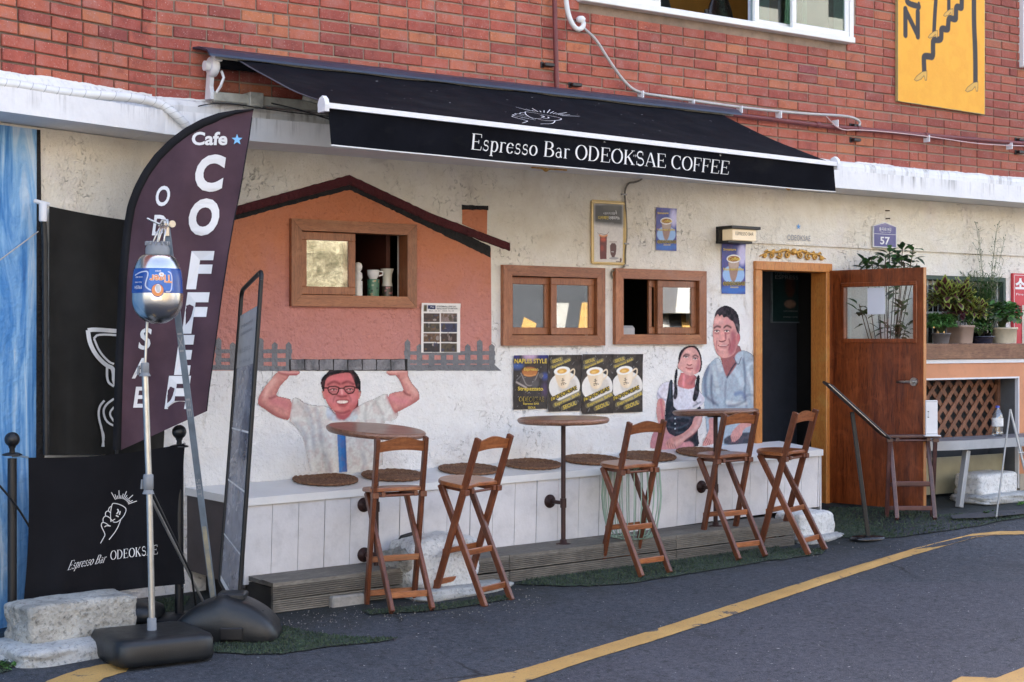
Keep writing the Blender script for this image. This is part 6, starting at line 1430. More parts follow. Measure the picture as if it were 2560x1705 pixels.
# ================================================================= STONES
def stonem(name, c1, c2, pits, bs=.9):
    m, nt, n, l, pb = newmat(name); pos = n.new('ShaderNodeNewGeometry').outputs['Position']
    f = noi(nt, pos, 5, 6, .65); g_ = noi(nt, pos, 42, 6, .75)
    c = ramp(nt, f, [(.35, c1), (.6, c2)]); c = mix(nt, sm(nt, g_, .52, .68), c, pits); l.new(c, pb.inputs['Base Color']); pb.inputs['Roughness'].default_value = .85
    bumpchain(nt, pb, pos, [('n', 42, bs, 6), ('n', 12, .7, 5)], .02); return m
M_GRAN = stonem('weathered_granite', (.26, .25, .22), (.44, .43, .39), (.1, .095, .085)); M_WST = stonem('white_painted_stone', (.6, .61, .61), (.74, .74, .72), (.34, .34, .33), .7)
M_CEM = stonem('white_cement_foot', (.3, .31, .31), (.46, .46, .44), (.12, .125, .12), .5)
def rock(b, c, sz, rz, pw=5, amp=.02, seed=0, n=14):
    c = Vector(c); R = Matrix.Rotation(rz, 3, 'Z')
    for ax in range(3):
        for sg in (-1, 1):
            g = []
            for j in range(n+1):
                for i in range(n+1):
                    q = [0, 0, 0]; q[ax] = sg; q[(ax+1) % 3] = -1+2*i/n; q[(ax+2) % 3] = -1+2*j/n
                    v = Vector(q); L_ = (abs(v.x)**pw+abs(v.y)**pw+abs(v.z)**pw)**(1/pw); v = v/L_
                    d = 1+amp/min(sz)*2*(noise.noise(v*1.7+Vector((seed, 0, 0)))+.5*noise.noise(v*4.3+Vector((0, seed, 0)))+.25*noise.noise(v*11))
                    p = Vector((v.x*sz[0]/2*d, v.y*sz[1]/2*d, v.z*sz[2]/2*d)); g.append(c+R @ p)
            b.add(g, [(j*(n+1)+i, j*(n+1)+i+1, (j+1)*(n+1)+i+1, (j+1)*(n+1)+i) for j in range(n) for i in range(n)], 0, True)
    return b
def on_ground(p, up=0): return Vector((p.x, p.y, gz(p.x, p.y)+up))
p = on_ground(G(172, 1490)); s4 = thing('kerb_stone', 'weathered granite block on a white cement foot at the lower left corner', 'stone', tuple(p), 'pale stones along the kerb')
rock(B(), p+Vector((.0, .04, .15)), (.62, .30, .22), math.radians(9), 10, .006, 3, 22).build('block', M_GRAN, s4); rock(B(), p+Vector((.0, .0, .0)), (.80, .50, .15), math.radians(10), 5, .004, 8, 18).build('cement_foot', M_CEM, s4)
p = on_ground(V(1012, 1340, -.52)); s1 = thing('kerb_stone', 'big rough white and grey stone wedged into the deck behind the sideways stool', 'stone', tuple(p), 'pale stones along the kerb')
rock(B(), p+Vector((-.02, .03, .17)), (.52, .32, .33), .0, 5, .018, 12, 20).build('block', M_WST, s1); rock(B(), p+Vector((.06, -.06, .0)), (.74, .36, .09), .1, 5, .005, 15, 14).build('cement_foot', M_CEM, s1); rock(B(), p+Vector((-.22, .04, .15)), (.22, .30, .27), .3, 3.2, .03, 22, 12).build('grey_lump', M_GRAN, s1)
b = B(); b.tube([p+Vector((-.34, .12, .05)), p+Vector((-.3, .12, .2)), p+Vector((-.2, .12, .33)), p+Vector((-.1, .13, .345))], .012, 8); tag(b.build('rubber_strip', M_BLKP), 'black rubber strip draped behind the big white stone', 'strip')
p = on_ground(V(1862, 1225, -.42)); s2 = thing('kerb_stone', 'white painted stone at the right end of the bench', 'stone', tuple(p), 'pale stones along the kerb')
rock(B(), p+Vector((-.03, .02, .085)), (.40, .26, .22), .05, 8, .006, 31, 16).build('block', M_WST, s2); rock(B(), p+Vector((.02, -.03, .0)), (.5, .32, .07), .1, 5, .003, 33, 12).build('cement_foot', M_CEM, s2)
p = on_ground(V(2272, 1168, -.35)); s3 = thing('kerb_stone', 'white painted stone under the grey metal table at far right', 'stone', tuple(p), 'pale stones along the kerb')
rock(B(), p+Vector((0, .02, .115)), (.54, .28, .22), .08, 8, .007, 41, 16).build('block', M_WST, s3); rock(B(), p+Vector((.02, -.02, .02)), (.74, .42, .09), .1, 5, .004, 43, 14).build('cement_foot', M_CEM, s3)
p = on_ground(V(797, 1400, -.57)); b = B(); b.bbox((p.x-.11, p.y-.03, p.z-.02), (p.x+.11, p.y+.12, p.z+.06), .01); tag(b.build('concrete_block', pm('worn_concrete', (.3, .28, .25), .85, .2, 10, .6, 60, dirt=.4)), 'small worn concrete block propping the deck behind the leftmost stool', 'block')

# ================================================================= LEFT GROUP: KEG ON STAND, FLAG, BARRIER, SIGN STAND
camR, camF, UPV = Vector((RX, RY, 0)), Vector((FX, FY, 0)), Vector((0, 0, 1))
M_STEEL = pm('galvanised_steel', (.5, .49, .46), .32, .15, 14, .1, 120, metal=.9); M_GREYP = pm('grey_flat_bar', (.13, .16, .19), .45, .25, 10, .1)
p = on_ground(G(349, 1508)); ks = thing('keg_stand', 'steel pole stand on a dark square water base with a raking flat strut', 'stand', tuple(p))
def sq(b, c, prof, rz, pw=5, n=48, sx=1, sy=1):
    M = Matrix.Rotation(rz, 4, 'Z'); b.lathe(prof, c, n, M, pw=pw, sx=sx, sy=sy); return b
RZc = -math.atan2(FX, FY)
sq(B(), p, [(.235, 0), (.25, .006), (.256, .03), (.254, .10), (.244, .122), (.2, .13), (.18, .132)], RZc+math.radians(32), 9).build('water_base', M_BLKP, ks)
b = B(); sq(b, p+Vector((0, 0, .118)), [(.10, .0), (.10, .009), (.085, .012)], RZc+math.radians(32), 6); b.lathe([(.02, 0), (.02, .012)], p+camR*-.13+camF*.06+UPV*.118, 16); b.build('base_plate', M_BLKP, ks)
for a_ in (0, 1, 2, 3):
    M = Matrix.Translation(p) @ Matrix.Rotation(RZc+math.radians(32)+a_*math.pi/2, 4, 'Z'); b = B(); b.bbox((.09, -.006, .116), (.2, .006, .1225), .002, M); b.build('base_rib', M_BLKP, ks)
tk = (p-Vector((0, CY, 0))).dot(camF)
def KD(x, y, dt=0): return D(x*K, y*K, tk+dt)
b = B(); b.lathe([(.04, 0), (.042, .01), (.024, .012), (.023, .07), (.019, .075)], p+UPV*.12, 20); b.build('socket', pm('grey_plastic', (.2, .21, .22), .5), ks)
zt = p.z+.14
b = B(); b.tube([KD(350, 1450), KD(343, 1125), KD(333, 850)], .0165, 14); b.build('lower_pole', M_STEEL, ks)
b = B(); b.tube([KD(333, 852), KD(338, 745), KD(352, 600), KD(372, 515)], .007, 10); b.build('upper_pole', M_STEEL, ks)
for (x, y, r, h) in ((341, 1108, .026, .08), (333, 846, .021, .055)):
    c = KD(x, y); b = B(); b.lathe([(r*.8, -h/2), (r, -h/2+.006), (r, h/2-.006), (r*.85, h/2)], c, 18); b.tube([c+camR*-.03+UPV*.012, c+camR*-.034-UPV*.035], .007, 8); b.lathe([(.03, -h*.75), (.02, -h*.4)], c, 16); b.build('collar', MATS['grey_plastic'], ks)
ft = on_ground(G(499, 1450), .02)
b = B(); b.tube([KD(342, 1135), ft+camR*-.005], .0075, 10); b.build('brace', M_STEEL, ks)
b = B(); b.tube([KD(345, 1120, .03), KD(440, 1320, .12), ft+Vector((-.06, .12, .04))], .006, 8); b.build('brace', M_BLK, ks)
tt = KD(382, 515, .1); b = B(); b.beam(tt, ft, .034, .012, camF, .002); strut = b.build('flat_strut', M_GREYP, ks)
b = B(); b.beam(tt.lerp(ft, .74)-camF*.009, ft.lerp(tt, .03)-camF*.009, .022, .004, camF, .001); b.build('worn_inlay', pm('worn_blue_print', (.2, .26, .32), .5, .5, 6, .1, col2=(.5, .4, .2)), strut)
dv = (ft-tt).normalized(); sdv = dv.cross(camF).normalized(); 
for (f0, s_) in ((.26, 'IXI'), (.42, 'EE'), (.62, 'SRT'), (.78, 'SOLIDE')): text(s_, tt+(ft-tt)*f0-camF*.0085-sdv*.012, dv, sdv if sdv.dot(camR) > 0 else -sdv, M_LG, strut, fit=(.1, .022))
c = KD(376, 512); b = B(); b.tube([KD(338, 502, -.02), KD(368, 516, -.02)], .006, 8); b.tube([KD(366, 520), KD(374, 506), KD(384, 506), KD(388, 520)], .008, 8); b.bbox((-.015, -.01, -.07), (.015, .01, .0), .003, Matrix.Translation(KD(382, 512))); b.lathe([(.018, -.008), (.018, .008)], KD(395, 515), 14, Matrix.Rotation(math.pi/2, 4, 'X')); b.build('clamp', M_CHROME, ks)
# keg
kr = 57*K*tk/4000; kc = KD(362, 655, -.10); kt, kb = KD(362, 585, -.10).z, KD(362, 745, -.10).z; kh = kt-kb
keg = thing('beer_keg', 'silver upside-down beer keg with a blue Tiger label hanging on the stand', 'keg', (kc.x, kc.y, kb))
prof = [(kr*math.sin(a)*1.0, kb+kr*.98*(1-math.cos(a))) for a in np.linspace(.02, math.pi/2, 14)]+[(kr*1.0, kb+kh*.45), (kr*.985, kb+kh*.55)]+[(kr*(.98-.56*s_**2.0), kb+kh*(.55+.45*math.sin(s_*math.pi/2))) for s_ in np.linspace(.12, 1, 10)]
KT = Matrix.Translation((kc.x, kc.y, 0)) 
b = B(); b.lathe([(r, z) for r, z in prof], (kc.x, kc.y, 0), 48); b.build('body', pm('polished_steel_keg', (.62, .6, .57), .22, .05, 5, .03, 20, metal=1), keg)
b = B(); b.lathe([(kr*.5, kt-.016), (kr*.5, kt-.002), (kr*.46, kt)], (kc.x, kc.y, 0), 32); b.build('neck_seal', M_BLKP, keg)
b = B(); b.lathe([(kr*.47, kt), (kr*.47, kt+.03), (kr*.4, kt+.05), (kr*.3, kt+.062), (kr*.28, kt+.055)], (kc.x, kc.y, 0), 32)
for k in range(12): a = k*math.pi/6; b.bbox((-.004, -.012, 0), (.004, .012, .02), .002, Matrix.Translation((kc.x+kr*.4*math.cos(a), kc.y+kr*.4*math.sin(a), kt+.045)) @ Matrix.Rotation(a+math.pi/2, 4, 'Z'))
b.build('cap', MATS['grey_plastic'], keg)
def bodyr(z):
    for (r0, z0), (r1, z1) in zip(prof, prof[1:]):
        if z0 <= z <= z1: return r0+(r1-r0)*(z-z0)/(z1-z0)
    return kr
lz0, lz1 = kb+kh*.44, kb+kh*.80
vb = math.atan2(-camF.y, -camF.x)
def kplace(off):
    def fn(U, W):
        th = vb+U/kr; rr = np.array([bodyr(z) for z in W])+off; return kc.x+rr*np.cos(th), kc.y+rr*np.sin(th), W
    return fn
P = Paint(-kr*math.pi+.003, kr*math.pi-.003, lz0, lz1, .0034, lambda x, y: (x, y), bg=(20, 66, 140), seed=8)
hh = lz1-lz0
P.shape([(-.02, lz0+hh*.1), (-.015, lz1-.004), (.10, lz1-.004), (.11, lz0+hh*.1)], (44, 104, 182), 1, sm_=0)
P.line([(-.11, lz1-hh*.3), (-.06, lz1-hh*.16), (-.015, lz1-hh*.15), (-.035, lz0+hh*.35), (-.03, lz0+hh*.2), (.01, lz0+hh*.04)], .0038, (225, 230, 235)); P.line([(.07, lz0+.006), (.10, lz0+.006), (.105, lz1-.03), (.085, lz1-.02)], .0034, (225, 230, 235))
P.build('label', vcol('keg_label', .25, 0, 30, .5, .03), keg, kplace(.0012), 1)
def kfn(x, y, off=.0028):   # text mapper: x to the viewer's right, y up
    th = vb-0*1+x/kr; r = bodyr(y)+off; return Vector((kc.x+r*math.cos(th), kc.y+r*math.sin(th), y))
def ktext(s, u, z, w, h, mat, up=False, bold=.02):
    vs, fs = text_mesh(s, 1, bold); a = np.array(vs); x0, y0 = a.min(0); x1, y1 = a.max(0)
    b = B(); b.add([kfn(u+w/2-(x-x0)/(x1-x0)*w, z-(y-y0)/(y1-y0)*h+h/2) for x, y in vs], fs); b.build('lettering', mat, keg, fixn=False)
M_OR = pm('orange_ink', (.72, .24, .06), .4, .05, 10, 0)
ktext('Tiger', .045, lz0+hh*.6, .115, hh*.42, M_LW, bold=.05)
for o_ in [o for o in bpy.data.objects if o.parent == keg and o.name.startswith('lettering')][:1]:
    pass
def kfn2(s, u, z, w, h, mat, bold, off):
    vs, fs = text_mesh(s, 1, bold); a = np.array(vs); x0, y0 = a.min(0); x1, y1 = a.max(0)
    b = B(); b.add([kfn(u+w/2-(x-x0)/(x1-x0)*w, z-(y-y0)/(y1-y0)*h+h/2, off) for x, y in vs], fs); b.build('lettering', mat, keg, fixn=False)
kfn2('Tiger', .045, lz0+hh*.6, .113, hh*.40, M_OR, .02, .0036); kfn2('BEER', .03, lz0+hh*.86, .03, .008, M_LW, .0, .0032); kfn2('FRESH', -.078, lz0+hh*.22, .05, .016, M_LW, .0, .0032); kfn2('LAGER BEER', -.075, lz0+hh*.62, .05, .007, M_LW, .0, .0032); kfn2('FRESHLY BREWED', -.078, lz0+hh*.42, .05, .006, M_LW, .0, .0032)
b = B(); em = (.028, lz0+hh*.1)
def disc(b, cx, cz, rx, rz, off, mi, n=20): b.add([kfn(cx, cz, off)]+[kfn(cx+rx*math.cos(2*math.pi*k/n), cz+rz*math.sin(2*math.pi*k/n), off) for k in range(n)], [(0, k+1, (k+1) % n+1) for k in range(n)], mi)
disc(b, em[0], em[1], .031, .034, .003, 0); disc(b, em[0], em[1], .0275, .030, .0036, 1); disc(b, em[0]+.002, em[1]+.008, .015, .022, .0042, 2)
for k in range(6): zc_ = em[1]+.026-k*.006; b.add([kfn(em[0]-.01+k*.001, zc_, .0048), kfn(em[0]+.012, zc_-.004, .0048), kfn(em[0]+.012, zc_-.0055, .0048), kfn(em[0]-.01+k*.001, zc_-.002, .0048)], [(0, 1, 2, 3)], 3)
b.build('emblem', [pm('navy_ink', (.03, .07, .25), .4), M_OR, M_LW, M_LK], keg, fixn=False)
b = B()
for dx in (-.03, .0, .03): b.tube(smoothp([Vector((kc.x, kc.y, kt+.04))+camR*dx, Vector((kc.x, kc.y, kt+.12))+camR*(dx*.6+.02), KD(378+dx*200, 518, -.02)]), .005, 7)
b.build('hanging_cord', M_CHROME, keg)
# ---- feather flag
TF = 8.86; FL = [(583, 250), (540, 253), (500, 260), (462, 274), (425, 294), (390, 320), (355, 355), (328, 392), (308, 430), (293, 470), (284, 520), (278, 580), (272, 650), (268, 750), (264, 850), (261, 950), (259, 1034)]
FR = [(583, 250), (581, 262), (578, 285), (574, 315), (566, 360), (558, 410), (550, 455), (540, 500), (533, 540), (526, 580), (520, 620), (512, 670), (504, 730), (496, 790), (488, 850), (481, 900), (476, 945)]
def fripple(x, y): return .02*math.sin(x*.03+y*.011)+.014*math.sin(x*.055-y*.02+1)*min(1, max(0, (y-300)/400))
def FP(x, y, off=0): return D(x*K, y*K, TF+fripple(x, y)-off)
flag = thing('feather_flag', 'tall purple feather flag reading Cafe COFFEE ODEOKSAE with black sleeve', 'flag', tuple(on_ground(DV(258, 1400, TF+.02))))
def fl_left(i, s_, inset):   # inset to the right along normal
    a = Vector(FL[max(i-1, 0)]); c = Vector(FL[min(i+1, len(FL)-1)]); t = (c-a).normalized(); n = Vector((t.y, -t.x))
    if n.x < 0 and i > 6: n = -n
    if i <= 6 and n.y < 0: n = -n
    return Vector(FL[i])+n*inset
M_FLAG = pm('purple_flag_cloth', (.075, .04, .052), .75, .22, 3, .25, 300, spec=.25); M_FBLK = pm('black_sleeve', (.012, .012, .014), .8, .2, 6, .2, 300, spec=.2)
nR = 20; b = B(); bs = B(); N_ = len(FL)
def resample(P, n):
    P = [Vector(p) for p in P]; L_ = [0]
    for i in range(1, len(P)): L_.append(L_[-1]+(P[i]-P[i-1]).length)
    out = []; j = 0
    for k in range(n+1):
        s_ = L_[-1]*k/n
        while j < len(P)-2 and L_[j+1] < s_: j += 1
        f = (s_-L_[j])/max(1e-9, L_[j+1]-L_[j]); out.append(P[j].lerp(P[j+1], min(1, f)))
    return out
NR = 70; LL = resample(FL, NR); RR = resample(FR, NR)
LI = []
for i in range(NR+1):
    t = (LL[min(i+1, NR)]-LL[max(i-1, 0)]).normalized(); n = Vector((-t.y, t.x))
    if n.dot(Vector((420, 700))-LL[i]) < 0: n = -n
    LI.append(LL[i]+n*min(19, 3+i*2.2))
rows = [[LI[j].lerp(RR[j], k/nR) for k in range(nR+1)] for j in range(NR+1)]
vs = [FP(p.x, p.y) for r in rows for p in r]
b.add(vs, [(j*(nR+1)+k, j*(nR+1)+k+1, (j+1)*(nR+1)+k+1, (j+1)*(nR+1)+k) for j in range(NR) for k in range(nR)], 0, True); cloth = b.build('flag_cloth', M_FLAG, flag, fixn=False)
b = B(); vs = []
for i in range(NR+1):
    for f, o_ in ((0, 0), (.3, .016), (.7, .018), (1, .002)): q = LL[i].lerp(LI[i], f); vs.append(FP(q.x, q.y, o_))
b.add(vs, [(4*i+k, 4*i+k+1, 4*i+5+k, 4*i+4+k) for i in range(NR) for k in range(3)], 0, True); b.build('sleeve', M_FBLK, flag, fixn=False)
b = B(); vs = []
for i in range(2, NR+1): q = RR[i]; vs += [FP(q.x-2.2, q.y, .003), FP(q.x+.3, q.y, .003)]
b.add(vs, [(2*i, 2*i+1, 2*i+3, 2*i+2) for i in range(NR-2)]); b.build('hem', M_FBLK, cloth, fixn=False)
b = B(); b.tube([FP(p.x+9, p.y+4, -.006) for p in LL[3::3]]+[on_ground(DV(258, 1400, TF+.02), .05)], .009, 8); b.build('pole', M_BLK, flag)
bp = on_ground(DV(262, 1385, TF+.05)); sq(B(), bp, [(.26, 0), (.27, .02), (.26, .06), (.2, .09), (.12, .1)], RZc, 5, sx=1, sy=.6).build('water_base', M_BLKP, flag)
def fletter(s, x0, y0, x1, y1, mat=M_LW, bold=.05, lean=8, off=.006):
    vs, fs = text_mesh(s, 1, bold, res=4); a = np.array(vs); ax, ay = a.min(0); bx_, by = a.max(0); sh = math.tan(math.radians(lean)); out = []
    for x, y in vs:
        u = (x-ax)/(bx_-ax); v = (y-ay)/(by-ay); px = x0+u*(x1-x0-(y1-y0)*sh)+v*(y1-y0)*sh; py = y1-v*(y1-y0)+(px-x0)*.0; out.append(FP(px, py, off))
    b = B(); b.add(out, fs); b.build('lettering', mat, cloth, fixn=False)
for s_, x0, y0, x1, y1 in (('C', 443, 355, 521, 441), ('O', 428, 456, 510, 542), ('F', 428, 577, 493, 665), ('F', 418, 672, 482, 767), ('E', 400, 770, 448, 862), ('E', 378, 864, 440, 940)): fletter(s_, x0, y0, x1, y1)
for s_, x0, y0, x1, y1 in (('O', 355, 427, 394, 474), ('D', 349, 494, 386, 541), ('E', 346, 560, 378, 606), ('O', 340, 626, 378, 672), ('K', 333, 692, 372, 738), ('S', 317, 754, 351, 804), ('A', 303, 823, 348, 870), ('E', 306, 889, 338, 937)): fletter(s_, x0, y0, x1, y1, bold=.022)
fletter('Cafe', 440, 303, 524, 334, bold=.03, lean=4)
b = B(); sp = starpts((545, 321), 13); b.add([FP(x, 642-y, .006) for x, y in sp]+[FP(545, 321, .006)], [(k, (k+1) % 10, 10) for k in range(10)]); b.build('star', pm('sky_blue_ink', (.2, .5, .8), .5), cloth, fixn=False)
# ---- fabric barrier between two ball-topped posts
pa = on_ground(G(28, 1462)); tb = 8.93; pbp = D(412*K, 1400*K, tb); pbp = on_ground(pbp)
br = thing('cafe_barrier', 'black fabric barrier printed with a fist and cup between ball-topped posts', 'barrier', tuple((pa+pbp)/2))
ta = (pa-Vector((0, CY, 0))).dot(camF)
for q in (pa, pbp):
    b = B(); b.lathe([(.17, 0), (.175, .006), (.17, .014), (.05, .02), (.03, .03)], q, 36); b.build('base_plate', M_BLK, br)
    b = B(); b.lathe([(.024, .02), (.024, .94)], q, 18); b.lathe([(.05, .955), (.052, .962), (.03, .97), (.022, .955)], q, 24)
    po = b.build('post', M_BLK, br); b = B(); b.lathe([(.016, .965), (.014, .99), (.02, 1.0)]+[(.04*math.sin(a), 1.04-.04*math.cos(a)) for a in np.linspace(.5, math.pi-.02, 12)], q, 24); b.build('ball_finial', M_BLK, po)
tA, tB = ta-.02, tb-.02
def BP(u, v, off=0):      # u 0..1 left-right, v 0..1 top-bottom
    tx, ty = 65+(425-65)*u, 1052+(1020-1052)*u+10*math.sin(math.pi*u); bx_, by = 50+(425-50)*u, 1402+(1342-1402)*u-8*math.sin(math.pi*u)+(26*(1-u)**6)
    x = tx+(bx_-tx)*v+7*math.sin(v*math.pi)*(u-.5)*-2; y = ty+(by-ty)*v; t = tA+(tB-tA)*u+.012*math.sin(u*11+v*2)+.01*math.sin(u*23)*v+.02*math.sin(math.pi*v)
    return D(x*K, y*K, t-off)
b = B(); nu, nv = 48, 24; b.add([BP(i/nu, j/nv) for j in range(nv+1) for i in range(nu+1)], [(j*(nu+1)+i, j*(nu+1)+i+1, (j+1)*(nu+1)+i+1, (j+1)*(nu+1)+i) for j in range(nv) for i in range(nu)], 0, True)
fab = b.build('fabric', pm('black_banner_cloth', (.008, .008, .01), .85, .2, 4, .3, 300, spec=.15), br, fixn=False)
def bxy(px, py):     # measured pixel -> u,v
    u = (px-58)/(425-58); ty, by = 1052-32*u, 1402-60*u; return u, (py-ty)/(by-ty)
def bfn(x, y, k=0): u, v = bxy(x, y); return BP(u, v, .006+k*.0003)
serif('Espresso Bar ', M_LW, fab, lambda u, v, k: bfn(156+u+v*8, 1311-u*.165-v*22, k), 92, 1.0); serif('ODEOKSAE', M_LW, fab, lambda u, v, k: bfn(256+u, 1291-u*.14-v*22, k), 112, 1.0)
linework(LOGO, lambda u, v, k: bfn(232+u*84, 1250-v*86, k), .022, M_LW, fab)
b = B(); 
for u in (0, 1):
    q = BP(u, 0); r_ = (pa if u == 0 else pbp)+UPV*.95; b.tube([q, q.lerp(r_, .5)+UPV*.006, r_], .006, 7); q = BP(u, .97); r_ = (pa if u == 0 else pbp)+UPV*.12; b.tube([q, r_], .004, 6)
b.build('hook', M_CHROME, br)
# ---- slim double sided sign stand
ss_ = thing('sign_stand', 'tall narrow black-framed menu sign seen nearly edge-on', 'sign', tuple(on_ground(G(545, 1448))))
c1, c2, c3, c4 = DV(602, 622, 8.62), DV(556, 668, 9.0), DV(506, 1335, 9.0), DV(548, 1410, 8.62)
def rr4(cs, r): 
    out = []
    for i in range(4):
        p, a, c = cs[i], cs[i-1], cs[(i+1) % 4]; da = (a-p).normalized()*r; dc = (c-p).normalized()*r; out += [p+da, p+da*.4+dc*.05, p+da*.05+dc*.4, p+dc]
    return out
b = B(); P_ = rr4([c1, c2, c3, c4], .05); b.tube(P_+[P_[0]], .0125, 10); b.build('frame', M_BLK, ss_)
u_ = (c2-c1); v_ = (c4-c1); nn = u_.cross(v_).normalized(); nn = nn if nn.dot(camF) < 0 else -nn
def SP(a, c, o=0): return c1+(c2-c1)*a+((c4-c1)*(1-a)+(c3-c2)*a)*c+nn*o
b = B(); b.add([SP(.06, .1, .003), SP(.94, .09, .003), SP(.94, .985, .003), SP(.06, .985, .003), SP(.06, .1, -.003), SP(.94, .09, -.003), SP(.94, .985, -.003), SP(.06, .985, -.003)], [(0, 1, 2, 3), (4, 7, 6, 5), (0, 4, 5, 1), (1, 5, 6, 2), (2, 6, 7, 3), (3, 7, 4, 0)])
b.build('menu_panel', pm('menu_print', (.17, .18, .23), .25, .35, 7, 0, col2=(.3, .31, .36), coat=.4), ss_)
b = B(); b.add([SP(.06, .1, .0045), SP(.94, .09, .0045), SP(.94, .27, .0045), SP(.06, .27, .0045)], [(0, 1, 2, 3)]); b.build('menu_header', pm('menu_header', (.42, .42, .42), .3, .1, 14, 0), ss_, fixn=False)
for c_ in (.47, .645, .83): b = B(); b.add([SP(.06, c_, .0048), SP(.94, c_, .0048), SP(.94, c_+.006, .0048), SP(.06, c_+.006, .0048)], [(0, 1, 2, 3)]); b.build('panel_divider', M_LW, ss_, fixn=False)
b = B(); b.add([SP(.06, .975, .0048), SP(.94, .975, .0048), SP(.94, 1.0, .0048), SP(.06, 1.0, .0048)], [(0, 1, 2, 3)]); b.build('lower_clip', M_LW, ss_, fixn=False)
for i, (s_, cc, h_) in enumerate((('Menu', .125, .02), ('odeoksae', .15, .02), ('에스프레소', .21, .03), ('콘파냐', .245, .02))):
    uu = (SP(.3, cc)-SP(.8, cc)).normalized(); text(s_, SP(.82, cc+.015, .006), uu, -v_.normalized(), M_LG, ss_, fit=(.24, h_))
g_ = on_ground(G(548, 1450)); b = B(); b.beam(DV(547, 1395, 8.63), g_+UPV*.06, .03, .02, camF, .003); b.build('pole', M_BLK, ss_)
q = on_ground(G(528, 1462)); b = B(); NX = 26; vs = []; d0 = .165
for i in range(NX+1):
    u = -1+2*i/NX; x = u*.30 if u < 0 else u*.27; e = max(.0, 1-abs(u)**7)**.5; h = (.085+.135*(1-abs(u)**1.7))*(.35+.65*e); d = d0*(.55+.45*e)*(1 if abs(u) < 1 else .9)
    if abs(u+.08) < .13: h += .012
    for (fy, fz) in ((-1, 0), (-1.03, .15), (-1.02, .45), (-.95, .75), (-.8, .93), (-.5, 1), (0, 1.01), (.5, 1), (.8, .93), (.95, .75), (1.02, .45), (1, 0)): vs.append(q+camR*x+camF*(fy*d)+UPV*(fz*h))
m_ = 12; b.add(vs, [(i*m_+k, i*m_+k+1, (i+1)*m_+k+1, (i+1)*m_+k) for i in range(NX) for k in range(m_-1)], 0, True); b.add(vs[:m_], [tuple(range(m_))]); b.add(vs[-m_:], [tuple(range(m_))]); b.build('water_base', M_BLKP, ss_)
b = B(); Mb = Matrix.Translation(q) @ Matrix.Rotation(RZc, 4, 'Z')
b.bbox((-.02, -.185, .01), (.1, -.165, .075), .008, Mb); b.build('base_recess', M_BLK, ss_); b = B(); b.bbox((-.06, -.07, .2), (.09, .07, .236), .01, Mb); b.build('pole_socket', M_BLKP, ss_)
b = B(); b.lathe([(.022, .1), (.022, .115), (.016, .118)], q+camR*.17-camF*.05+UPV*.03, 14); b.build('filler_cap', M_BLK, ss_)
# ---- black banner hanging on the wing wall and its bracket
hb = thing('wall_banner', 'large black cloth banner with a white portafilter drawing on the left wall', 'banner', tuple(L(180, 1000, .2)))
def HB(u, v, off=0): 
    x = 113+(306)*u; y = 474+v*(1046-474)+(30-0)*u*(1-v)*1.5+6*math.sin(math.pi*u)*(1-v); return L(x, y, .27+.022*math.sin(u*14+v*1.2)+.012*math.sin(u*31)*v-off)
b = B(); nu, nv = 50, 20; b.add([HB(i/nu, j/nv) for j in range(nv+1) for i in range(nu+1)], [(j*(nu+1)+i, j*(nu+1)+i+1, (j+1)*(nu+1)+i+1, (j+1)*(nu+1)+i) for j in range(nv) for i in range(nu)], 0, True); hcl = b.build('banner_cloth', pm('charcoal_banner_cloth', (.02, .019, .017), .85, .25, 4, .3, 300, spec=.15), hb, fixn=False)
def hfn(x, y, k=0): return HB((x-113)/306, (y-474-20)/(572), .012+k*.0004)
PF = [([(202, 770), (220, 766), (300, 766)], 1.6), ([(202, 770), (206, 800), (222, 830), (246, 852), (262, 856), (262, 900), (300, 904)], 1.6), ([(216, 788), (226, 776), (300, 776)], .8), ([(216, 788), (228, 818), (250, 842), (262, 846)], .8), ([(246, 852), (246, 890), (262, 900)], .9), ([(240, 935), (228, 950), (226, 975), (236, 1010), (238, 1046)], .8), ([(262, 930), (244, 944), (236, 962), (246, 990), (280, 1000)], .8), ([(262, 950), (250, 966), (262, 985)], .7), ([(232, 1000), (240, 1020), (235, 1046)], .7)]
linework(PF, lambda u, v, k: hfn(u, v, k), 6.2, M_LW, hcl, 'drawing')
b = B(); b.lathe([(.02, -.05), (.022, -.045), (.022, .045), (.018, .05)], L(99, 488, .24), 14); b.tube([L(80, 462, .28), L(95, 466, .24), L(112, 470, .24)], .012, 8); b.build('bracket', M_WMET, hb)
b = B(); b.tube([L(100, 500, .25), L(103, 560, .26), L(104, 760, .26), L(106, 1046, .26)], .016, 10); b.build('side_batten', M_BLK, hb)
b = B(); P_ = [(-5, 1112), (20, 1140), (50, 1180), (75, 1225)]; b.tube(smoothp([L(x, y, .1) for x, y in P_]), .006, 7); tag(b.build('power_cable', M_BLK), 'black cord slanting down behind the left barrier post', 'cable')
b = B(); b.tube([L(-10, 605, .3), L(88, 532, .3)], .004, 6); tag(b.build('overhead_cable', M_GRYC), 'thin grey cable slanting across the blue mural', 'cable')
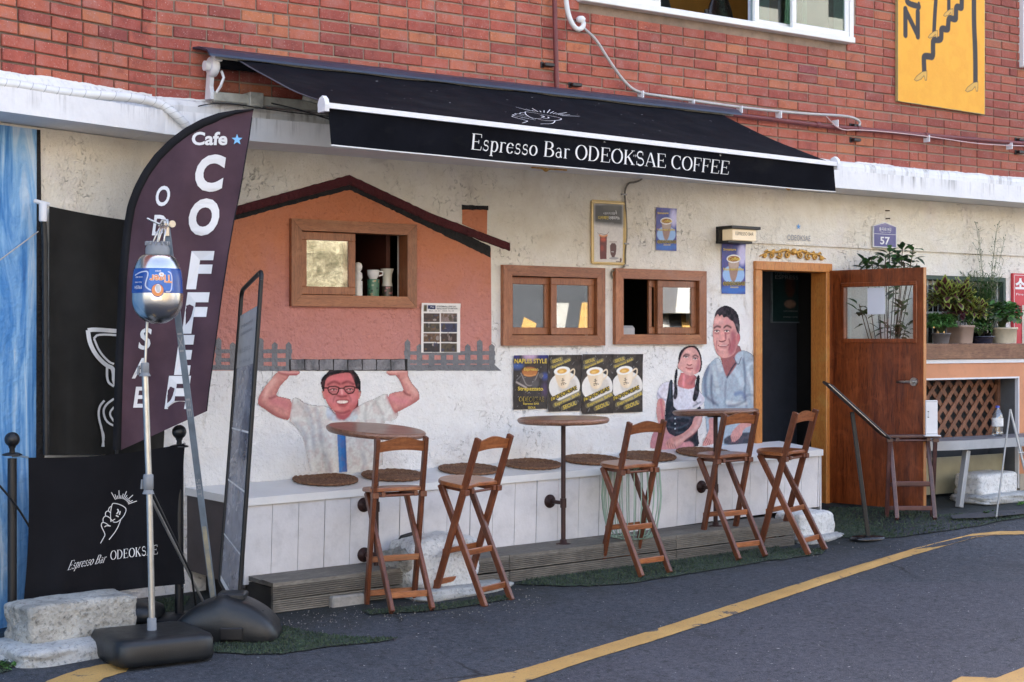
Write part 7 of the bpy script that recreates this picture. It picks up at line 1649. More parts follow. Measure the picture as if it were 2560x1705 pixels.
# ================================================================= RIGHT SIDE: COUNTER, PLANTS, FURNITURE
YC = -.18                                   # counter front plane
M_ORG = pm('orange_counter_paint', (.58, .25, .12), .55, .08, 4, .12, 40, dirt=.15); M_SILL = wood('old_timber_beam', (.15, .06, .03), (.3, .16, .08), 0, .6, 5, 0)
cx0 = 9.62; cx1 = 12.6
zt_, zb_ = V(2200, 790, YC-.02).z, V(2200, 826, YC-.02).z
ct = thing('counter', 'orange-framed counter box with a brown timber shelf under the barred window', 'counter', (11, 0, gz(11, 0)))
b = B(); b.bbox((cx0, YC-.03, zb_), (cx1, YW-.001, zt_), .006); b.build('timber_shelf', M_SILL, ct)
z1_ = V(2200, 835, YC).z; z2_ = V(2200, 864, YC).z; zo = V(2200, 870, YC).z; xo = V(2340, 900, YC).x
b = B(); b.box((cx0, YC-.012, z1_), (cx1, YC+.05, zb_)); b.build('white_strip', M_WMET, ct)
b = B(); b.box((cx0, YC, zo), (cx1, YC+.04, z1_-.0)); b.box((xo+.012, YC+.0003, gz(12, 0)+.12), (cx1, YC+.0397, zo)); b.build('orange_frame', M_ORG, ct)
b = B(); b.box((cx0, YC-.006, zo-.008), (xo+.012, YC+.03, zo+.006)); b.box((xo, YC-.0055, gz(12, 0)), (xo+.012, YC+.03, zo-.008)); b.build('white_edging', M_WMET, ct)
M_GRN = pm('grey_plywood', (.1, .105, .11), .7, .2, 5, .2)
b = B(); b.box((xo+.001, YC+.03, gz(12, 0)-.1), (xo+.02, YW-.01, zo)); b.box((cx0, YC+.04, zo+.01), (xo, YW-.01, zo+.03)); b.build('inner_lining', M_GRN, ct)
# low board and timbers under the grey table
zA, zB_ = V(2270, 1072, YC+.1).z, V(2270, 1118, YC+.1).z
b = B(); b.box((cx0, YC+.1, zB_-.03), (V(2308, 1090, YC+.1).x, YC+.12, zA+.1)); b.build('beige_board', pm('beige_board_paint', (.32, .3, .2), .7, .15, 4, .15), ct)
for k, (dz, col) in enumerate(((-.13, 'a'), (-.2, 'b'))): b = B(); b.bbox((cx0+.1, YC+.12+k*.02, zB_+dz-.03), (xo-.1, YC+.2, zB_+dz+.05), .005); b.build('timber_rail', M_ORW if k == 0 else M_SILL, ct)
b = B(); b.box((xo+.03, YC+.001, gz(12, 0)-.05), (cx1, YC+.06, gz(12, 0)+.12)); b.build('foot_block', pm('old_render', (.4, .36, .3), .85, .15, 6, .4), ct)
# lattice of crossing laths
M_LAT = wood('lattice_timber', (.16, .06, .03), (.28, .13, .07), 2, .6, 6, 0)
lx0, lx1 = 9.75, V(2290, 950, YC+.2).x; lz0_, lz1_ = V(2200, 1012, YC+.2).z, V(2200, 874, YC+.2).z
lt = thing('lattice_screen', 'brown diagonal timber lattice standing inside the counter opening', 'screen', (lx0, YC+.2, lz0_))
def clipline(x, z, dx, dz):   # clip infinite diagonal to the rectangle
    t0, t1 = -9, 9
    for (p, d, lo, hi) in ((x, dx, lx0, lx1), (z, dz, lz0_, lz1_)):
        a, c = (lo-p)/d, (hi-p)/d; t0, t1 = max(t0, min(a, c)), min(t1, max(a, c))
    return (t0, t1)
for s_, y in ((1, YC+.205), (-1, YC+.195)):
    k = -2.0
    while k < 3.5:
        t = clipline(lx0+k, lz1_, 1, -s_*1.08)
        if t[1]-t[0] > .06:
            b = B(); p0 = Vector((lx0+k+t[0], y, lz1_-s_*1.08*t[0])); p1 = Vector((lx0+k+t[1], y, lz1_-s_*1.08*t[1])); b.beam(p0, p1, .03, .008, (0, 1, 0), .001) if False else b.beam(p0, p1, .008, .03, (0, 1, 0), .001) if False else b.beam(p0, p1, .04, .009, (0, 1, 0), .001); b.build('lath', M_LAT, lt)
        k += .135
for lo, hi in (((lx1, YC+.18, lz0_), (lx1+.04, YC+.22, lz1_+.02)), ((lx0, YC+.18, lz1_), (lx1, YC+.22, lz1_+.03))): b = B(); b.bbox(lo, hi, .003); b.build('frame', M_LAT, lt)
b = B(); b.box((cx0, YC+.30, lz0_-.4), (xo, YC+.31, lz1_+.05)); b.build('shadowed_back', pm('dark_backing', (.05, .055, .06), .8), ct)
b = B(); q = V(2310, 910, YC+.3); b.lathe([(.022, 0), (.022, .03)], (q.x, YC+.03+.1, q.z), 14, Matrix.Rotation(math.pi/2, 4, 'Y')); b.build('socket', M_BLK, ct)
# barred window frame behind the plants
fz0, fz1 = BW[2], BW[3]; wx0, wx1 = BW[0], BW[1]
b = B(); b.box((wx0, YW+.005, fz1-.035), (wx1, YW+.05, fz1)); b.box((wx1-.03, YW+.005, fz0), (wx1, YW+.05, fz1-.035)); b.box((wx0, YW+.005, fz0), (wx1-.03, YW+.05, fz0+.03)); bw = b.build('window', pm('dark_green_frame', (.05, .08, .06), .6), bld)
b = B(); xm = V(2260, 700, YW+.1).x; b.box((wx0, YW+.09, fz1-.08), (xm, YW+.12, fz1-.04)); b.box((xm-.03, YW+.09, fz0), (xm, YW+.12, fz1-.08)); b.build('inner_frame', pm('old_cream_frame', (.45, .4, .33), .6, .15), bw)
b = B(); b.box((wx0, YW+.125, fz0), (xm, YW+.13, fz1)); b.build('pane', glassmat('dim_glass', .2, (.2, .25, .24)), bw)
for k in range(17):
    x = wx0+.06+k*(wx1-wx0-.08)/16; b = B(); b.tube([(x, YW+.03, fz0), (x, YW+.03, fz1-.03)], .0055, 6); b.build('bar', pm('grille_paint', (.42, .43, .4), .5, .2), bw)
b = B(); b.box((wx0, YW+.022, (fz0+fz1)/2+.03), (wx1, YW+.03, (fz0+fz1)/2+.05)); b.build('grille_rail', MATS['grille_paint'], bw)
# fire hydrant sign
q = V(2327, 628, YW-.02); r_ = V(2327, 788, YW-.02); fs_ = thing('hydrant_sign', 'red fire equipment sign with white Korean lettering at the right edge', 'sign', (q.x+.15, YW, r_.z))
M_RED = pm('red_enamel', (.5, .01, .025), .35, .12, 5, .05, coat=.4)
b = B(); b.bbox((q.x, YW-.03, r_.z-.1), (q.x+.5, YW-.003, q.z), .003); b.build('plate', M_RED, fs_)
b = B(); e = .014; yb = YW-.0315; W_ = .5
for lo, hi in (((q.x+e, yb, r_.z), (q.x+e+.004, yb+.001, q.z-e)), ((q.x+e+.004, yb, q.z-e-.004), (q.x+W_-e, yb+.001, q.z-e))): b.box(lo, hi)
b.build('border_line', M_LW, fs_); text('소화전', (q.x+.028, yb, q.z-.155), XR, ZU, M_LW, fs_, fit=(.42, .12), bold=.05); text('Fire Hydrant', (q.x+.04, yb, q.z-.2), XR, ZU, M_LW, fs_, fit=(.36, .025))
b = B(); b.box((q.x+.12, YW-.035, r_.z-.1), (q.x+.4, YW-.031, q.z-.28)); b.build('cream_box', pm('cream_panel', (.5, .46, .38), .6), fs_)
# ---- foliage
rp_ = random.Random(9)
def leafmat(name, c1, c2, tr=.25):
    m, nt, n, l, pb = newmat(name); o = n.new('ShaderNodeNewGeometry').outputs['Position']
    c = ramp(nt, noi(nt, o, 14, 4, .7), [(.35, c1), (.65, c2)]); l.new(c, pb.inputs['Base Color']); pb.inputs['Roughness'].default_value = .45; pb.inputs['Transmission Weight'].default_value = 0
    t = n.new('ShaderNodeBsdfTranslucent'); l.new(c, t.inputs[0]); mx = n.new('ShaderNodeMixShader'); mx.inputs[0].default_value = tr
    l.new(pb.outputs[0], mx.inputs[1]); l.new(t.outputs[0], mx.inputs[2]); l.new(mx.outputs[0], n['Material Output'].inputs[0]); MATS[name] = m; return m
LG_ = leafmat('mid_green_leaf', (.03, .09, .02), (.07, .17, .04)); LD_ = leafmat('dark_green_leaf', (.012, .035, .014), (.03, .075, .025)); LB_ = leafmat('bright_green_leaf', (.07, .2, .04), (.13, .28, .07)); LY_ = leafmat('yellow_leaf_edge', (.24, .3, .05), (.36, .42, .1)); LP_ = leafmat('plum_leaf', (.05, .012, .02), (.1, .025, .03)); LS_ = leafmat('silvery_leaf', (.1, .16, .1), (.2, .27, .17)); M_STEM = pm('green_stem', (.06, .09, .03), .6); M_SOIL = pm('potting_soil', (.03, .02, .012), .95, .4, 30, .8, 90)
def leaf(b, p, d, up, ln, wd, mi=0, edge=None, fold=.25, droop=.25):
    d = Vector(d).normalized(); sd = d.cross(Vector(up));
    if sd.length < 1e-3: sd = d.orthogonal()
    sd.normalize(); n = sd.cross(d)
    if edge is not None and n.dot(camF) > 0: n = -n
    def pt(f, w, s_=1): return p+d*ln*f*s_+sd*wd*w+n*(abs(w)*wd*fold-droop*ln*f*f)
    prof = [(0, 0), (.22, .36), (.5, .5), (.8, .28), (1, 0)]
    mid = [pt(f, 0) for f, w in prof]; l_ = [pt(f, w) for f, w in prof[1:-1]]; r_ = [pt(f, -w) for f, w in prof[1:-1]]
    b.add(mid+l_+r_, [(0, 1, 5), (1, 2, 6, 5), (2, 3, 7, 6), (3, 4, 7), (0, 8, 1), (1, 8, 9, 2), (2, 9, 10, 3), (3, 10, 4)], mi)
    if edge is not None:
        q0 = p+n*.0012+d*ln*.1; s2 = .66
        def p2(f, w): return q0+d*ln*f*.78+sd*wd*w*s2+n*(abs(w)*wd*s2*fold-droop*ln*f*f*.7+.001)
        mid = [p2(f, 0) for f, w in prof]; l_ = [p2(f, w) for f, w in prof[1:-1]]; r_ = [p2(f, -w) for f, w in prof[1:-1]]
        b.add(mid+l_+r_, [(0, 1, 5), (1, 2, 6, 5), (2, 3, 7, 6), (3, 4, 7), (0, 8, 1), (1, 8, 9, 2), (2, 9, 10, 3), (3, 10, 4)], edge)
def rdir(zb=.3):
    a = rp_.uniform(0, 6.283); z = rp_.uniform(-.5, 1)+zb; return Vector((math.cos(a), math.sin(a), z)).normalized()
def bush(b, c, r, n, ln, wd, mi=0, edge=None, st=None):
    for _ in range(n):
        d = rdir(); f = rp_.uniform(.35, 1.0)**.6; p = c+Vector((d.x*r[0], d.y*r[1], d.z*r[2]))*f
        leaf(b, p, d*.8+rdir(0)*(1.0 if edge is not None else .7)-Vector((0, 0, .35)), (0, 0, 1), ln*rp_.uniform(.7, 1.2), wd*rp_.uniform(.7, 1.2), mi if not isinstance(mi, list) else rp_.choice(mi), edge)
        if st is not None and rp_.random() < .3: st.tube([c-Vector((0, 0, r[2])), c.lerp(p, .5), p], .0018, 4, cap=False)
def pot(t, x, y, z, r, h, mat, square=False, taper=.8):
    b = B(); pw = 8 if square else 2; M = Matrix.Rotation(0, 4, 'Z')
    b.lathe([(r*taper, 0), (r*.98, h*.86), (r*1.05, h*.87), (r*1.05, h), (r*.96, h), (r*.93, h*.9)], (x, y, z), 32, M, pw=pw); b.build('pot', mat, t)
    b = B(); b.lathe([(r*.9, h*.88), (r*.9, h*.9)], (x, y, z), 24, M, pw=pw); b.build('soil', M_SOIL, t)
ZS = zt_+.002; YP = YC+.12
def shelfx(px): return V(px, 780, YP).x
# coleus, parsley pot, square pot plant, small flower pot, geranium in cream pot
x = shelfx(2150); t = thing('potted_plant', 'bright curly green herb in a grey round pot beside the open door', 'plant', (x, YP-.06, ZS), 'potted plants on the timber shelf'); pot(t, x, YP-.06, ZS, .075, .085, pm('grey_pot', (.12, .11, .11), .6))
b = B(); s_ = B(); bush(b, Vector((x, YP-.06, ZS+.16)), (.15, .1, .095), 800, .03, .02, [0, 0, 1], None, s_); b.build('foliage', [LB_, LG_], t, fixn=False); s_.build('stems', M_STEM, t, fixn=False)
x = shelfx(2196); t = thing('potted_plant', 'yellow-edged plum coleus spilling over a square tan pot', 'plant', (x, YP, ZS), 'potted plants on the timber shelf'); pot(t, x, YP-.05, ZS, .088, .15, pm('tan_pot', (.3, .21, .16), .7, .1, 6, .2), True, .86)
b = B(); s_ = B(); bush(b, Vector((x-.10, YP-.04, ZS+.35)), (.21, .12, .16), 260, .1, .062, 0, 1, s_); bush(b, Vector((x+.1, YP-.06, ZS+.26)), (.2, .1, .12), 170, .08, .045, 0, 1, s_); bush(b, Vector((x-.1, YP-.06, ZS+.24)), (.13, .08, .08), 90, .055, .035, 1, None, s_); b.build('foliage', [LY_, LP_], t, fixn=False); s_.build('stems', M_STEM, t, fixn=False)
b = B(); bush(b, Vector((x, YP-.06, ZS+.19)), (.1, .08, .05), 200, .024, .016, [0, 1]); b.build('undergrowth', [LB_, LD_], t, fixn=False)
x = shelfx(2245); t = thing('potted_plant', 'low plant with small white blooms in a wide dark blue bowl', 'plant', (x, YP-.05, ZS), 'potted plants on the timber shelf'); pot(t, x, YP-.05, ZS, .105, .06, pm('navy_pot', (.02, .022, .045), .35, coat=.4), False, .8)
b = B(); s_ = B(); bush(b, Vector((x-.02, YP-.05, ZS+.12)), (.12, .08, .06), 150, .035, .018, [0, 0, 1], None, s_)
for k in range(14): d = rdir(); leaf(b, Vector((x, YP-.06, ZS+.13))+Vector((d.x*.12, d.y*.06, d.z*.06)), d, (0, 0, 1), .016, .016, 2)
b.build('foliage', [LB_, LG_, M_LW], t, fixn=False); s_.build('stems', M_STEM, t, fixn=False)
x = shelfx(2300); t = thing('potted_plant', 'pale green geranium in a worn cream pot beside the red sign', 'plant', (x, YP, ZS), 'potted plants on the timber shelf'); pot(t, x, YP-.04, ZS, .105, .135, pm('cream_pot', (.55, .48, .35), .75, .12, 9, .3, dirt=.3), False, .92)
b = B(); s_ = B(); bush(b, Vector((x-.02, YP-.03, ZS+.235)), (.2, .12, .13), 480, .05, .046, [0, 0, 1, 2], None, s_); bush(b, Vector((x-.16, YP-.03, ZS+.2)), (.09, .08, .13), 120, .022, .014, 2, None, s_); b.build('foliage', [LG_, LB_, LS_], t, fixn=False); s_.build('stems', M_STEM, t, fixn=False)
# feathery asparagus fern and airy tall weed
x = shelfx(2270); t = thing('potted_plant', 'tall feathery fern filling the barred window behind the other pots', 'plant', (x, YP+.12, ZS), 'potted plants on the timber shelf'); pot(t, x, YP+.1, ZS, .06, .1, M_BLKP)
b = B(); s_ = B()
for k in range(90):
    a = rp_.uniform(0, 6.28); h = rp_.uniform(.24, .52); sp_ = rp_.uniform(.03, .3); c0_ = Vector((x+.05, YP+.1, ZS+.1)); P_ = [c0_+Vector((math.cos(a)*sp_*f**1.4, math.sin(a)*.06*f, h*f)) for f in np.linspace(0, 1, 8)]
    s_.tube(P_, .0013, 4, cap=False)
    for i in range(2, 8):
        for q in range(9): d = rdir(.1); leaf(b, P_[i-1].lerp(P_[i], rp_.random()), d, (0, 0, 1), .05, .0055, 0, None, 0, .1)
b.build('foliage', [LG_], t, fixn=False); s_.build('stems', M_STEM, t, fixn=False)
x = shelfx(2285); t = thing('potted_plant', 'wispy pale weed rising above the barred window against the stucco', 'plant', (x, YP+.15, ZS), 'potted plants on the timber shelf'); b = B(); s_ = B(); pot(t, x+.06, YP+.14, ZS, .05, .09, M_BLKP)
for k in range(9):
    h = rp_.uniform(.6, .95); dx = rp_.uniform(-.16, .26); P_ = [Vector((x+.06+dx*f**1.3, YP+.12, ZS+.08+h*f)) for f in np.linspace(0, 1, 9)]; s_.tube(P_, .0015, 4, cap=False)
    for i in range(3, 9):
        for q in range(5):
            d = Vector((rp_.uniform(-1, 1), rp_.uniform(-.4, .2), rp_.uniform(0, 1))); e_ = P_[i]+d.normalized()*rp_.uniform(.02, .07); s_.tube([P_[i], e_], .0009, 3, cap=False); leaf(b, e_, d, (0, 0, 1), .014, .009, rp_.choice([0, 1]))
b.build('foliage', [LS_, LG_], t, fixn=False); s_.build('stems', pm('pale_stem', (.25, .26, .16), .7), t, fixn=False)
# glossy shrub behind the door
cxs = V(2050, 700, -.05).x; base = Vector((cxs+.02, .02, ZS-.62)); t = thing('shrub', 'glossy dark green shrub rising behind the open door', 'plant', tuple(base))
b = B(); s_ = B(); pot(t, base.x, base.y, base.z, .12, .2, M_BLKP)
for (px, py, n) in ((1990, 603, 9), (2003, 592, 8), (2020, 610, 7), (2035, 590, 12), (2045, 575, 9), (2062, 585, 10), (2075, 568, 7), (2060, 604, 12), (2078, 600, 6), (2100, 572, 8), (2095, 598, 8), (2108, 606, 5), (2035, 606, 8), (1975, 700, 7), (1990, 725, 9), (2060, 660, 10), (2075, 700, 14), (2040, 745, 16), (2065, 760, 18), (2085, 745, 14)):
    tip = V(px, py, -.02+rp_.uniform(-.08, .1)); mid = base.lerp(tip, .6)+Vector((rp_.uniform(-.03, .03), 0, .05)); s_.tube(smoothp([base+UPV*.15, mid, tip]), [.004]*3+[.003]*99 if False else .0035, 5, cap=False)
    for k in range(n): d = rdir(.1); leaf(b, tip+d*.02-UPV*rp_.uniform(0, .07), d, (0, 0, 1), rp_.uniform(.07, .12), rp_.uniform(.04, .06), rp_.choice([0, 0, 1]))
b.build('foliage', [LD_, LG_], t, fixn=False); s_.build('stems', pm('woody_stem', (.08, .055, .035), .8), t, fixn=False)
# ---- paper notice on the door glass, sign behind stool
q0 = dp(.32*DW/.9+.02, 0, -.0); zq0 = gz0+(gz1-gz0)*.42; 
b = B(); ux = g0u+(g1u-g0u)*.34; b.box((ux, .012, gz0+(gz1-gz0)*.47), (ux+.155, .0165, gz0+(gz1-gz0)*.93), M_D); o = b.build('paper_notice', pm('white_paper', (.66, .68, .74), .6, .03, 5, 0)); tag(o, 'white paper notice taped inside the door glass', 'notice')
# dark folded stool behind
ds = make_stool(M_DKW, wood('dark_stool_cross', (.06, .02, .018), (.13, .05, .045), 0, .4, 6, .3), False); p = on_ground(G(2098, 1192), .004)
ds.matrix_world = Matrix.Translation(p) @ Matrix.Rotation(RZc+.05, 4, 'Z') @ Matrix.Diagonal((1.18, .45, .9, 1)); tag(ds, 'dark reddish backless stool standing flat in front of the open door', 'stool')
q = D(2138*K, 1000*K, (p-Vector((0, CY, 0))).dot(camF)-.0); b = B(); Mq = Matrix.Translation(q) @ Matrix.Rotation(RZc, 4, 'Z'); hh_ = (1002-921)*K*11.9/4000
b.bbox((-.035, -.01, 0), (.055, .01, hh_), .004, Mq); b.bbox((-.05, -.05, -.008), (.07, .05, 0), .003, Mq); o = thing('acrylic_sign', 'small white upright sign board standing on the dark stool', 'sign', tuple(q)); b.build('board', M_WMET, o)
text('ZZ', Mq @ Vector((-.022, -.0115, hh_*.5)), camR, UPV, M_LK, o, fit=(.012, .05)); b = B(); b.box((-.03, -.0108, .01), (.05, -.0102, .012), Mq); b.box((-.03, -.0108, hh_-.012), (.05, -.0102, hh_-.01), Mq); b.build('border', M_LK, o)
# menu stand seen edge on
g0_ = on_ground(G(1996, 1239)); ms = thing('menu_stand', 'thin black menu stand with a slanted narrow board on a flat oval base', 'stand', tuple(g0_)); tm = (g0_-Vector((0, CY, 0))).dot(camF)
b = B(); b.lathe([(1, 0), (1, .012), (.85, .022), (.2, .026)], g0_, 36, Matrix.Rotation(RZc+.2, 4, 'Z') @ Matrix.Diagonal((1, .7, 1, 1)), sx=.135, sy=.135); b.build('base', pm('glossy_black', (.012, .013, .016), .15, .1, 5, 0), ms)
b = B(); b.beam(g0_+UPV*.02, D(1959*K, 947*K, tm), .03, .02, camF, .003); b.build('pole', M_BLK, ms)
b = B(); a_, c_ = D(1901*K, 881*K, tm-.05), D(2036*K, 1004*K, tm+.05); b.beam(a_, c_, .20, .016, (c_-a_).cross(camF).normalized(), .003); b.build('slanted_board', M_BLK, ms)
b = B(); nn_ = camF*.0; b.beam(D(1905*K, 883*K, tm-.16), D(2036*K, 1002*K, tm-.06), .004, .006, (0, 0, 1), .001); b.build('board_edge', M_CHROME, ms)
# grey metal table
M_ZINC = pm('grey_metal_table_paint', (.36, .38, .4), .35, .12, 5, .08, 40, metal=.3)
q = V(2150, 1020, -.62); X0 = q.x; zt2 = V(2250, 1012, -.62).z; gt = thing('metal_table', 'grey metal table with rounded corner in front of the counter', 'table', (X0+.7, -.4, gz(X0+.7, -.4)))
pts = [(X0+.12, -.25), (X0+.02, -.30), (X0, -.38)]+[(X0+.42-.42*math.cos(a), -.38-.2*math.sin(a)) for a in np.linspace(.2, math.pi/2, 8)]+[(X0+2.2, -.58), (X0+2.2, -.25)]
b = B(); b.prism([(x, y, zt2) for x, y in pts], (0, 0, -.072)); b.build('table_top', M_ZINC, gt)
b = B(); b.prism([(x, y+.0, zt2+.003) for x, y in pts], (0, 0, -.003)); b.build('worn_surface', pm('worn_grey_top', (.14, .14, .15), .5, .25, 4, .1), gt)
f_ = on_ground(V(2205, 1183, -.5)); b = B(); b.beam(f_, V(2222, 1035, -.5), .045, .05, (0, 1, 0), .004); b.build('leg', M_ZINC, gt); b = B(); b.beam(f_+Vector((1.9, 0, .05)), Vector((f_.x+1.9, -.5, zt2-.05)), .045, .05, (0, 1, 0), .004); b.build('leg', M_ZINC, gt)
# water bottle
q = V(2293, 1000, -.40); q.z = zt2+.004; wbm = glassmat('pet_bottle', .18, (.82, .85, .86), .06); wb = thing('water_bottle', 'clear plastic water bottle with a blue cap on the grey table', 'bottle', tuple(q)); bh = (1000-930)*K*12.9/4000
b = B(); b.lathe([(.035, 0), (.046, .01), (.046, .03), (.042, .036), (.046, .045), (.042, .055), (.046, .065), (.042, .075), (.046, .085), (.046, bh*.6), (.04, bh*.72), (.02, bh*.88), (.015, bh*.9), (.015, bh*.95)], q, 28); b.build('body', wbm, wb)
b = B(); b.lathe([(.0165, bh*.94), (.0165, bh), (.012, bh+.003)], q, 20); b.build('cap', pm('blue_cap', (.03, .06, .35), .4), wb); b = B(); b.lathe([(.0465, bh*.33), (.0465, bh*.6)], q, 28); b.build('label', pm('white_label', (.7, .7, .68), .4, .25, 30, 0), wb)
# wire easel
ge = on_ground(G(2290, 1192)); te = (ge-Vector((0, CY, 0))).dot(camF); ez = thing('wire_easel', 'thin grey metal easel leaning open at the right edge', 'easel', tuple(ge))
ap = D(2322*K, 941*K, te+.05); 
for e_, w_ in ((ge, .007), (on_ground(D(2385*K, 1195*K, te)), .009), (D(2352*K, 1046*K, te+.2), .004)): b = B(); b.tube([ap, e_], w_ if w_ > .005 else .005, 8); b.build('leg', M_ZINC, ez)
b = B(); b.tube([D(2340*K, 1032*K, te-.02), D(2340*K, 1040*K, te-.02), D(2365*K, 1040*K, te-.02)], .0035, 6); b.build('hook', M_WMET, ez)
# kerb edge and small weeds at right and lower left
gpoly('kerb', [(2185, 1190), (2260, 1182), (2354, 1176), (2420, 1176), (2420, 1186), (2354, 1187), (2260, 1196), (2190, 1198)], .02, pm('dark_kerb', (.04, .04, .045), .8), sub=3)
def weed(px, py, n, sz, label, wy=None):
    p = on_ground(G(px, py)) if wy is None else on_ground(V(px, py, wy)); b = B()
    for k in range(n): d = rdir(.2); leaf(b, p+Vector((rp_.uniform(-.06, .06), rp_.uniform(-.03, .03), .004)), d, (0, 0, 1), sz*rp_.uniform(.6, 1.2), sz*.35, rp_.choice([0, 1]))
    o = b.build('weed', [LG_, LB_], None, fixn=False); tag(o, label, 'weed')
weed(8, 1535, 26, .07, 'broad-leaved weed beside the corner stone, at the left edge of the lane'); weed(262, 1392, 12, .05, 'small weed sprouting behind the corner granite block'); weed(2275, 1182, 26, .05, 'weed growing at the foot of the white stone under the metal table'); weed(2345, 1160, 14, .06, 'weed at the right edge beside the counter foot')
# ---- cups and vase on the left window sill, speaker in the right window
M_CER = pm('white_ceramic', (.72, .71, .68), .25, .03, 6, 0, coat=.4); M_TIN = vcol('printed_tin', .3, 0, 30, .5, .3); sy = YW-.035+.145
def onsill(px, py, Y): return V(px, py, Y)
zs = W1[2]+.052
def patt(r0, r1, h, c, cols, sd, name, par):
    P = Paint(-math.pi*r0, math.pi*r0, 0, h, .004, lambda x, y: (x, y), bg=cols[0], seed=sd)
    for k in range(40): P.ell(P.rs.uniform(-.15, .15), P.rs.uniform(0, h), .008, .006, cols[1+k % (len(cols)-1)], op=.9)
    return P.build(name, M_TIN, par, lambda U, W: (c[0]+(r0+(r1-r0)*W/h)*np.cos(U/r0-2), c[1]+(r0+(r1-r0)*W/h)*np.sin(U/r0-2), c[2]+W))
c = onsill(858, 680, sy); c.z = zs; t = thing('espresso_cup', 'white espresso cup standing on a green patterned tin in the window', 'cup', (c.x, c.y, c.z+.135))
b = B(); b.lathe([(.022, .135), (.026, .14), (.038, .16), (.041, .195), (.038, .195), (.034, .16)], c, 28); b.build('cup', M_CER, t); b = B(); b.tube([c+Vector((.038*RX, .038*RY, .185)), c+Vector((.062*RX, .062*RY, .183)), c+Vector((.062*RX, .062*RY, .163)), c+Vector((.036*RX, .036*RY, .155))], .005, 8); b.build('handle', M_CER, t)
t = thing('patterned_tin', 'green patterned round tin on a saucer in the open left window', 'tin', tuple(c)); patt(.038, .04, .125, (c.x, c.y, c.z+.01), [(70, 120, 96), (40, 60, 50), (150, 170, 140), (180, 150, 110), (30, 40, 40)], 31, 'printed_sleeve', t)
b = B(); b.lathe([(.0375, .008), (.0375, .134)], c, 24); b.lathe([(.065, .0), (.07, .008), (.03, .009)], c, 30); b.build('saucer', M_CER, t)
c = onsill(884, 682, sy); c = Vector((c.x+.02, c.y, zs)); t = thing('vase', 'cream flared vase with a dark flowered lower half in the window', 'vase', tuple(c))
b = B(); b.lathe([(.036, .09), (.03, .12), (.032, .17), (.044, .205), (.04, .205), (.03, .17)], c, 28); b.build('neck', pm('cream_glaze', (.55, .52, .42), .3, .08, 8, 0, coat=.3), t); patt(.037, .035, .095, tuple(c), [(60, 52, 44), (140, 140, 90), (30, 26, 24), (170, 110, 110), (90, 100, 60)], 33, 'flowered_body', t)
c = onsill(829, 650, sy-.01); c = Vector((c.x-.02, c.y, zs+.12)); t = thing('white_figurine', 'small white figurine half hidden by the sash of the left window', 'figurine', tuple(c)); b = B(); b.lathe([(.02, 0), (.03, .02), (.028, .05), (.016, .06), (.025, .075), (.03, .095), (.022, .115), (.005, .122)], c, 20); b.lathe([(.03, -.12), (.03, 0)], c, 20); b.build('figure', M_CER, t)
b = B(); b.prism([(W1[0]+.45, 1.4, W1[2]+.41), (W1[0]+1.15, 1.4, W1[2]+.44), (W1[0]+1.15, 1.4, W1[2]+.52), (W1[0]+.45, 1.4, W1[2]+.50)], (0, .05, 0)); b.build('ceiling_beam', pm('ochre_beam', (.45, .2, .06), .6), bld)  # indoor beam in one plain ochre colour
b = B(); b.box((W1[1]-.11, YW+.17, W1[2]), (W1[1]-.08, 1.2, W1[3])); b.build('inner_partition', pm('dark_red_wood', (.07, .02, .012), .5), bld)
c = V(1442, 760, sy); b = B(); zz = W3[2]+.052; b.bbox((c.x-.09, sy-.02, zz), (c.x+.07, sy+.06, zz+.085), .02); o = b.build('speaker', pm('pale_grey_plastic', (.42, .42, .43), .4), None); tag(o, 'pale grey rounded speaker box on the sill of the right window', 'speaker')
# poster inside the doorway
q = V(1776, 625, .93); r_ = V(1858, 740, .93)
P = Paint(q.x, r_.x, r_.z, q.z, .005, lambda x, y: (x, y), bg=(24, 44, 46), seed=40); w_, h_ = r_.x-q.x, q.z-r_.z; mx_, mz = (q.x+r_.x)/2, r_.z
P.shape([(mx_-.07, mz+h_*.9), (mx_-.05, mz+h_*.5), (mx_+.05, mz+h_*.5), (mx_+.07, mz+h_*.9)], (64, 40, 34), 2); P.ell(mx_, mz+h_*.36, .07, .035, (120, 96, 84), blur=1); P.blotch((12, 26, 30), .4, 10)
o = P.build('poster', M_PRINT, None, lambda U, W: (U, np.full_like(U, .935), W), 1.5); tag(o, 'dim green ESPRESSO poster hanging on the dark wall inside the doorway', 'poster')
text('ESPRESSO', (q.x+.03, .93, mz+h_*.86), XR, ZU, M_LG, o, fit=(w_*.8, h_*.08)); text('다방커피', (q.x+.03, .93, mz+h_*.95), XR, ZU, M_LG, o, fit=(w_*.4, h_*.05)); text('CAFE ODEOKSAE', (q.x+w_*.3, .93, mz+h_*.2), XR, ZU, M_LG, o, fit=(w_*.4, h_*.03)); text('ESPRESSO COFFEE', (q.x+w_*.3, .93, mz+h_*.08), XR, ZU, M_LG, o, fit=(w_*.4, h_*.03))
b = B(); 
for lo, hi in (((q.x-.01, .926, r_.z-.01), (r_.x+.01, .945, r_.z)), ((q.x-.01, .926, q.z), (r_.x+.01, .945, q.z+.01)), ((q.x-.01, .9265, r_.z), (q.x, .945, q.z)), ((r_.x, .9265, r_.z), (r_.x+.01, .945, q.z))): b.box(lo, hi)
b.build('frame', M_GREYP, o)
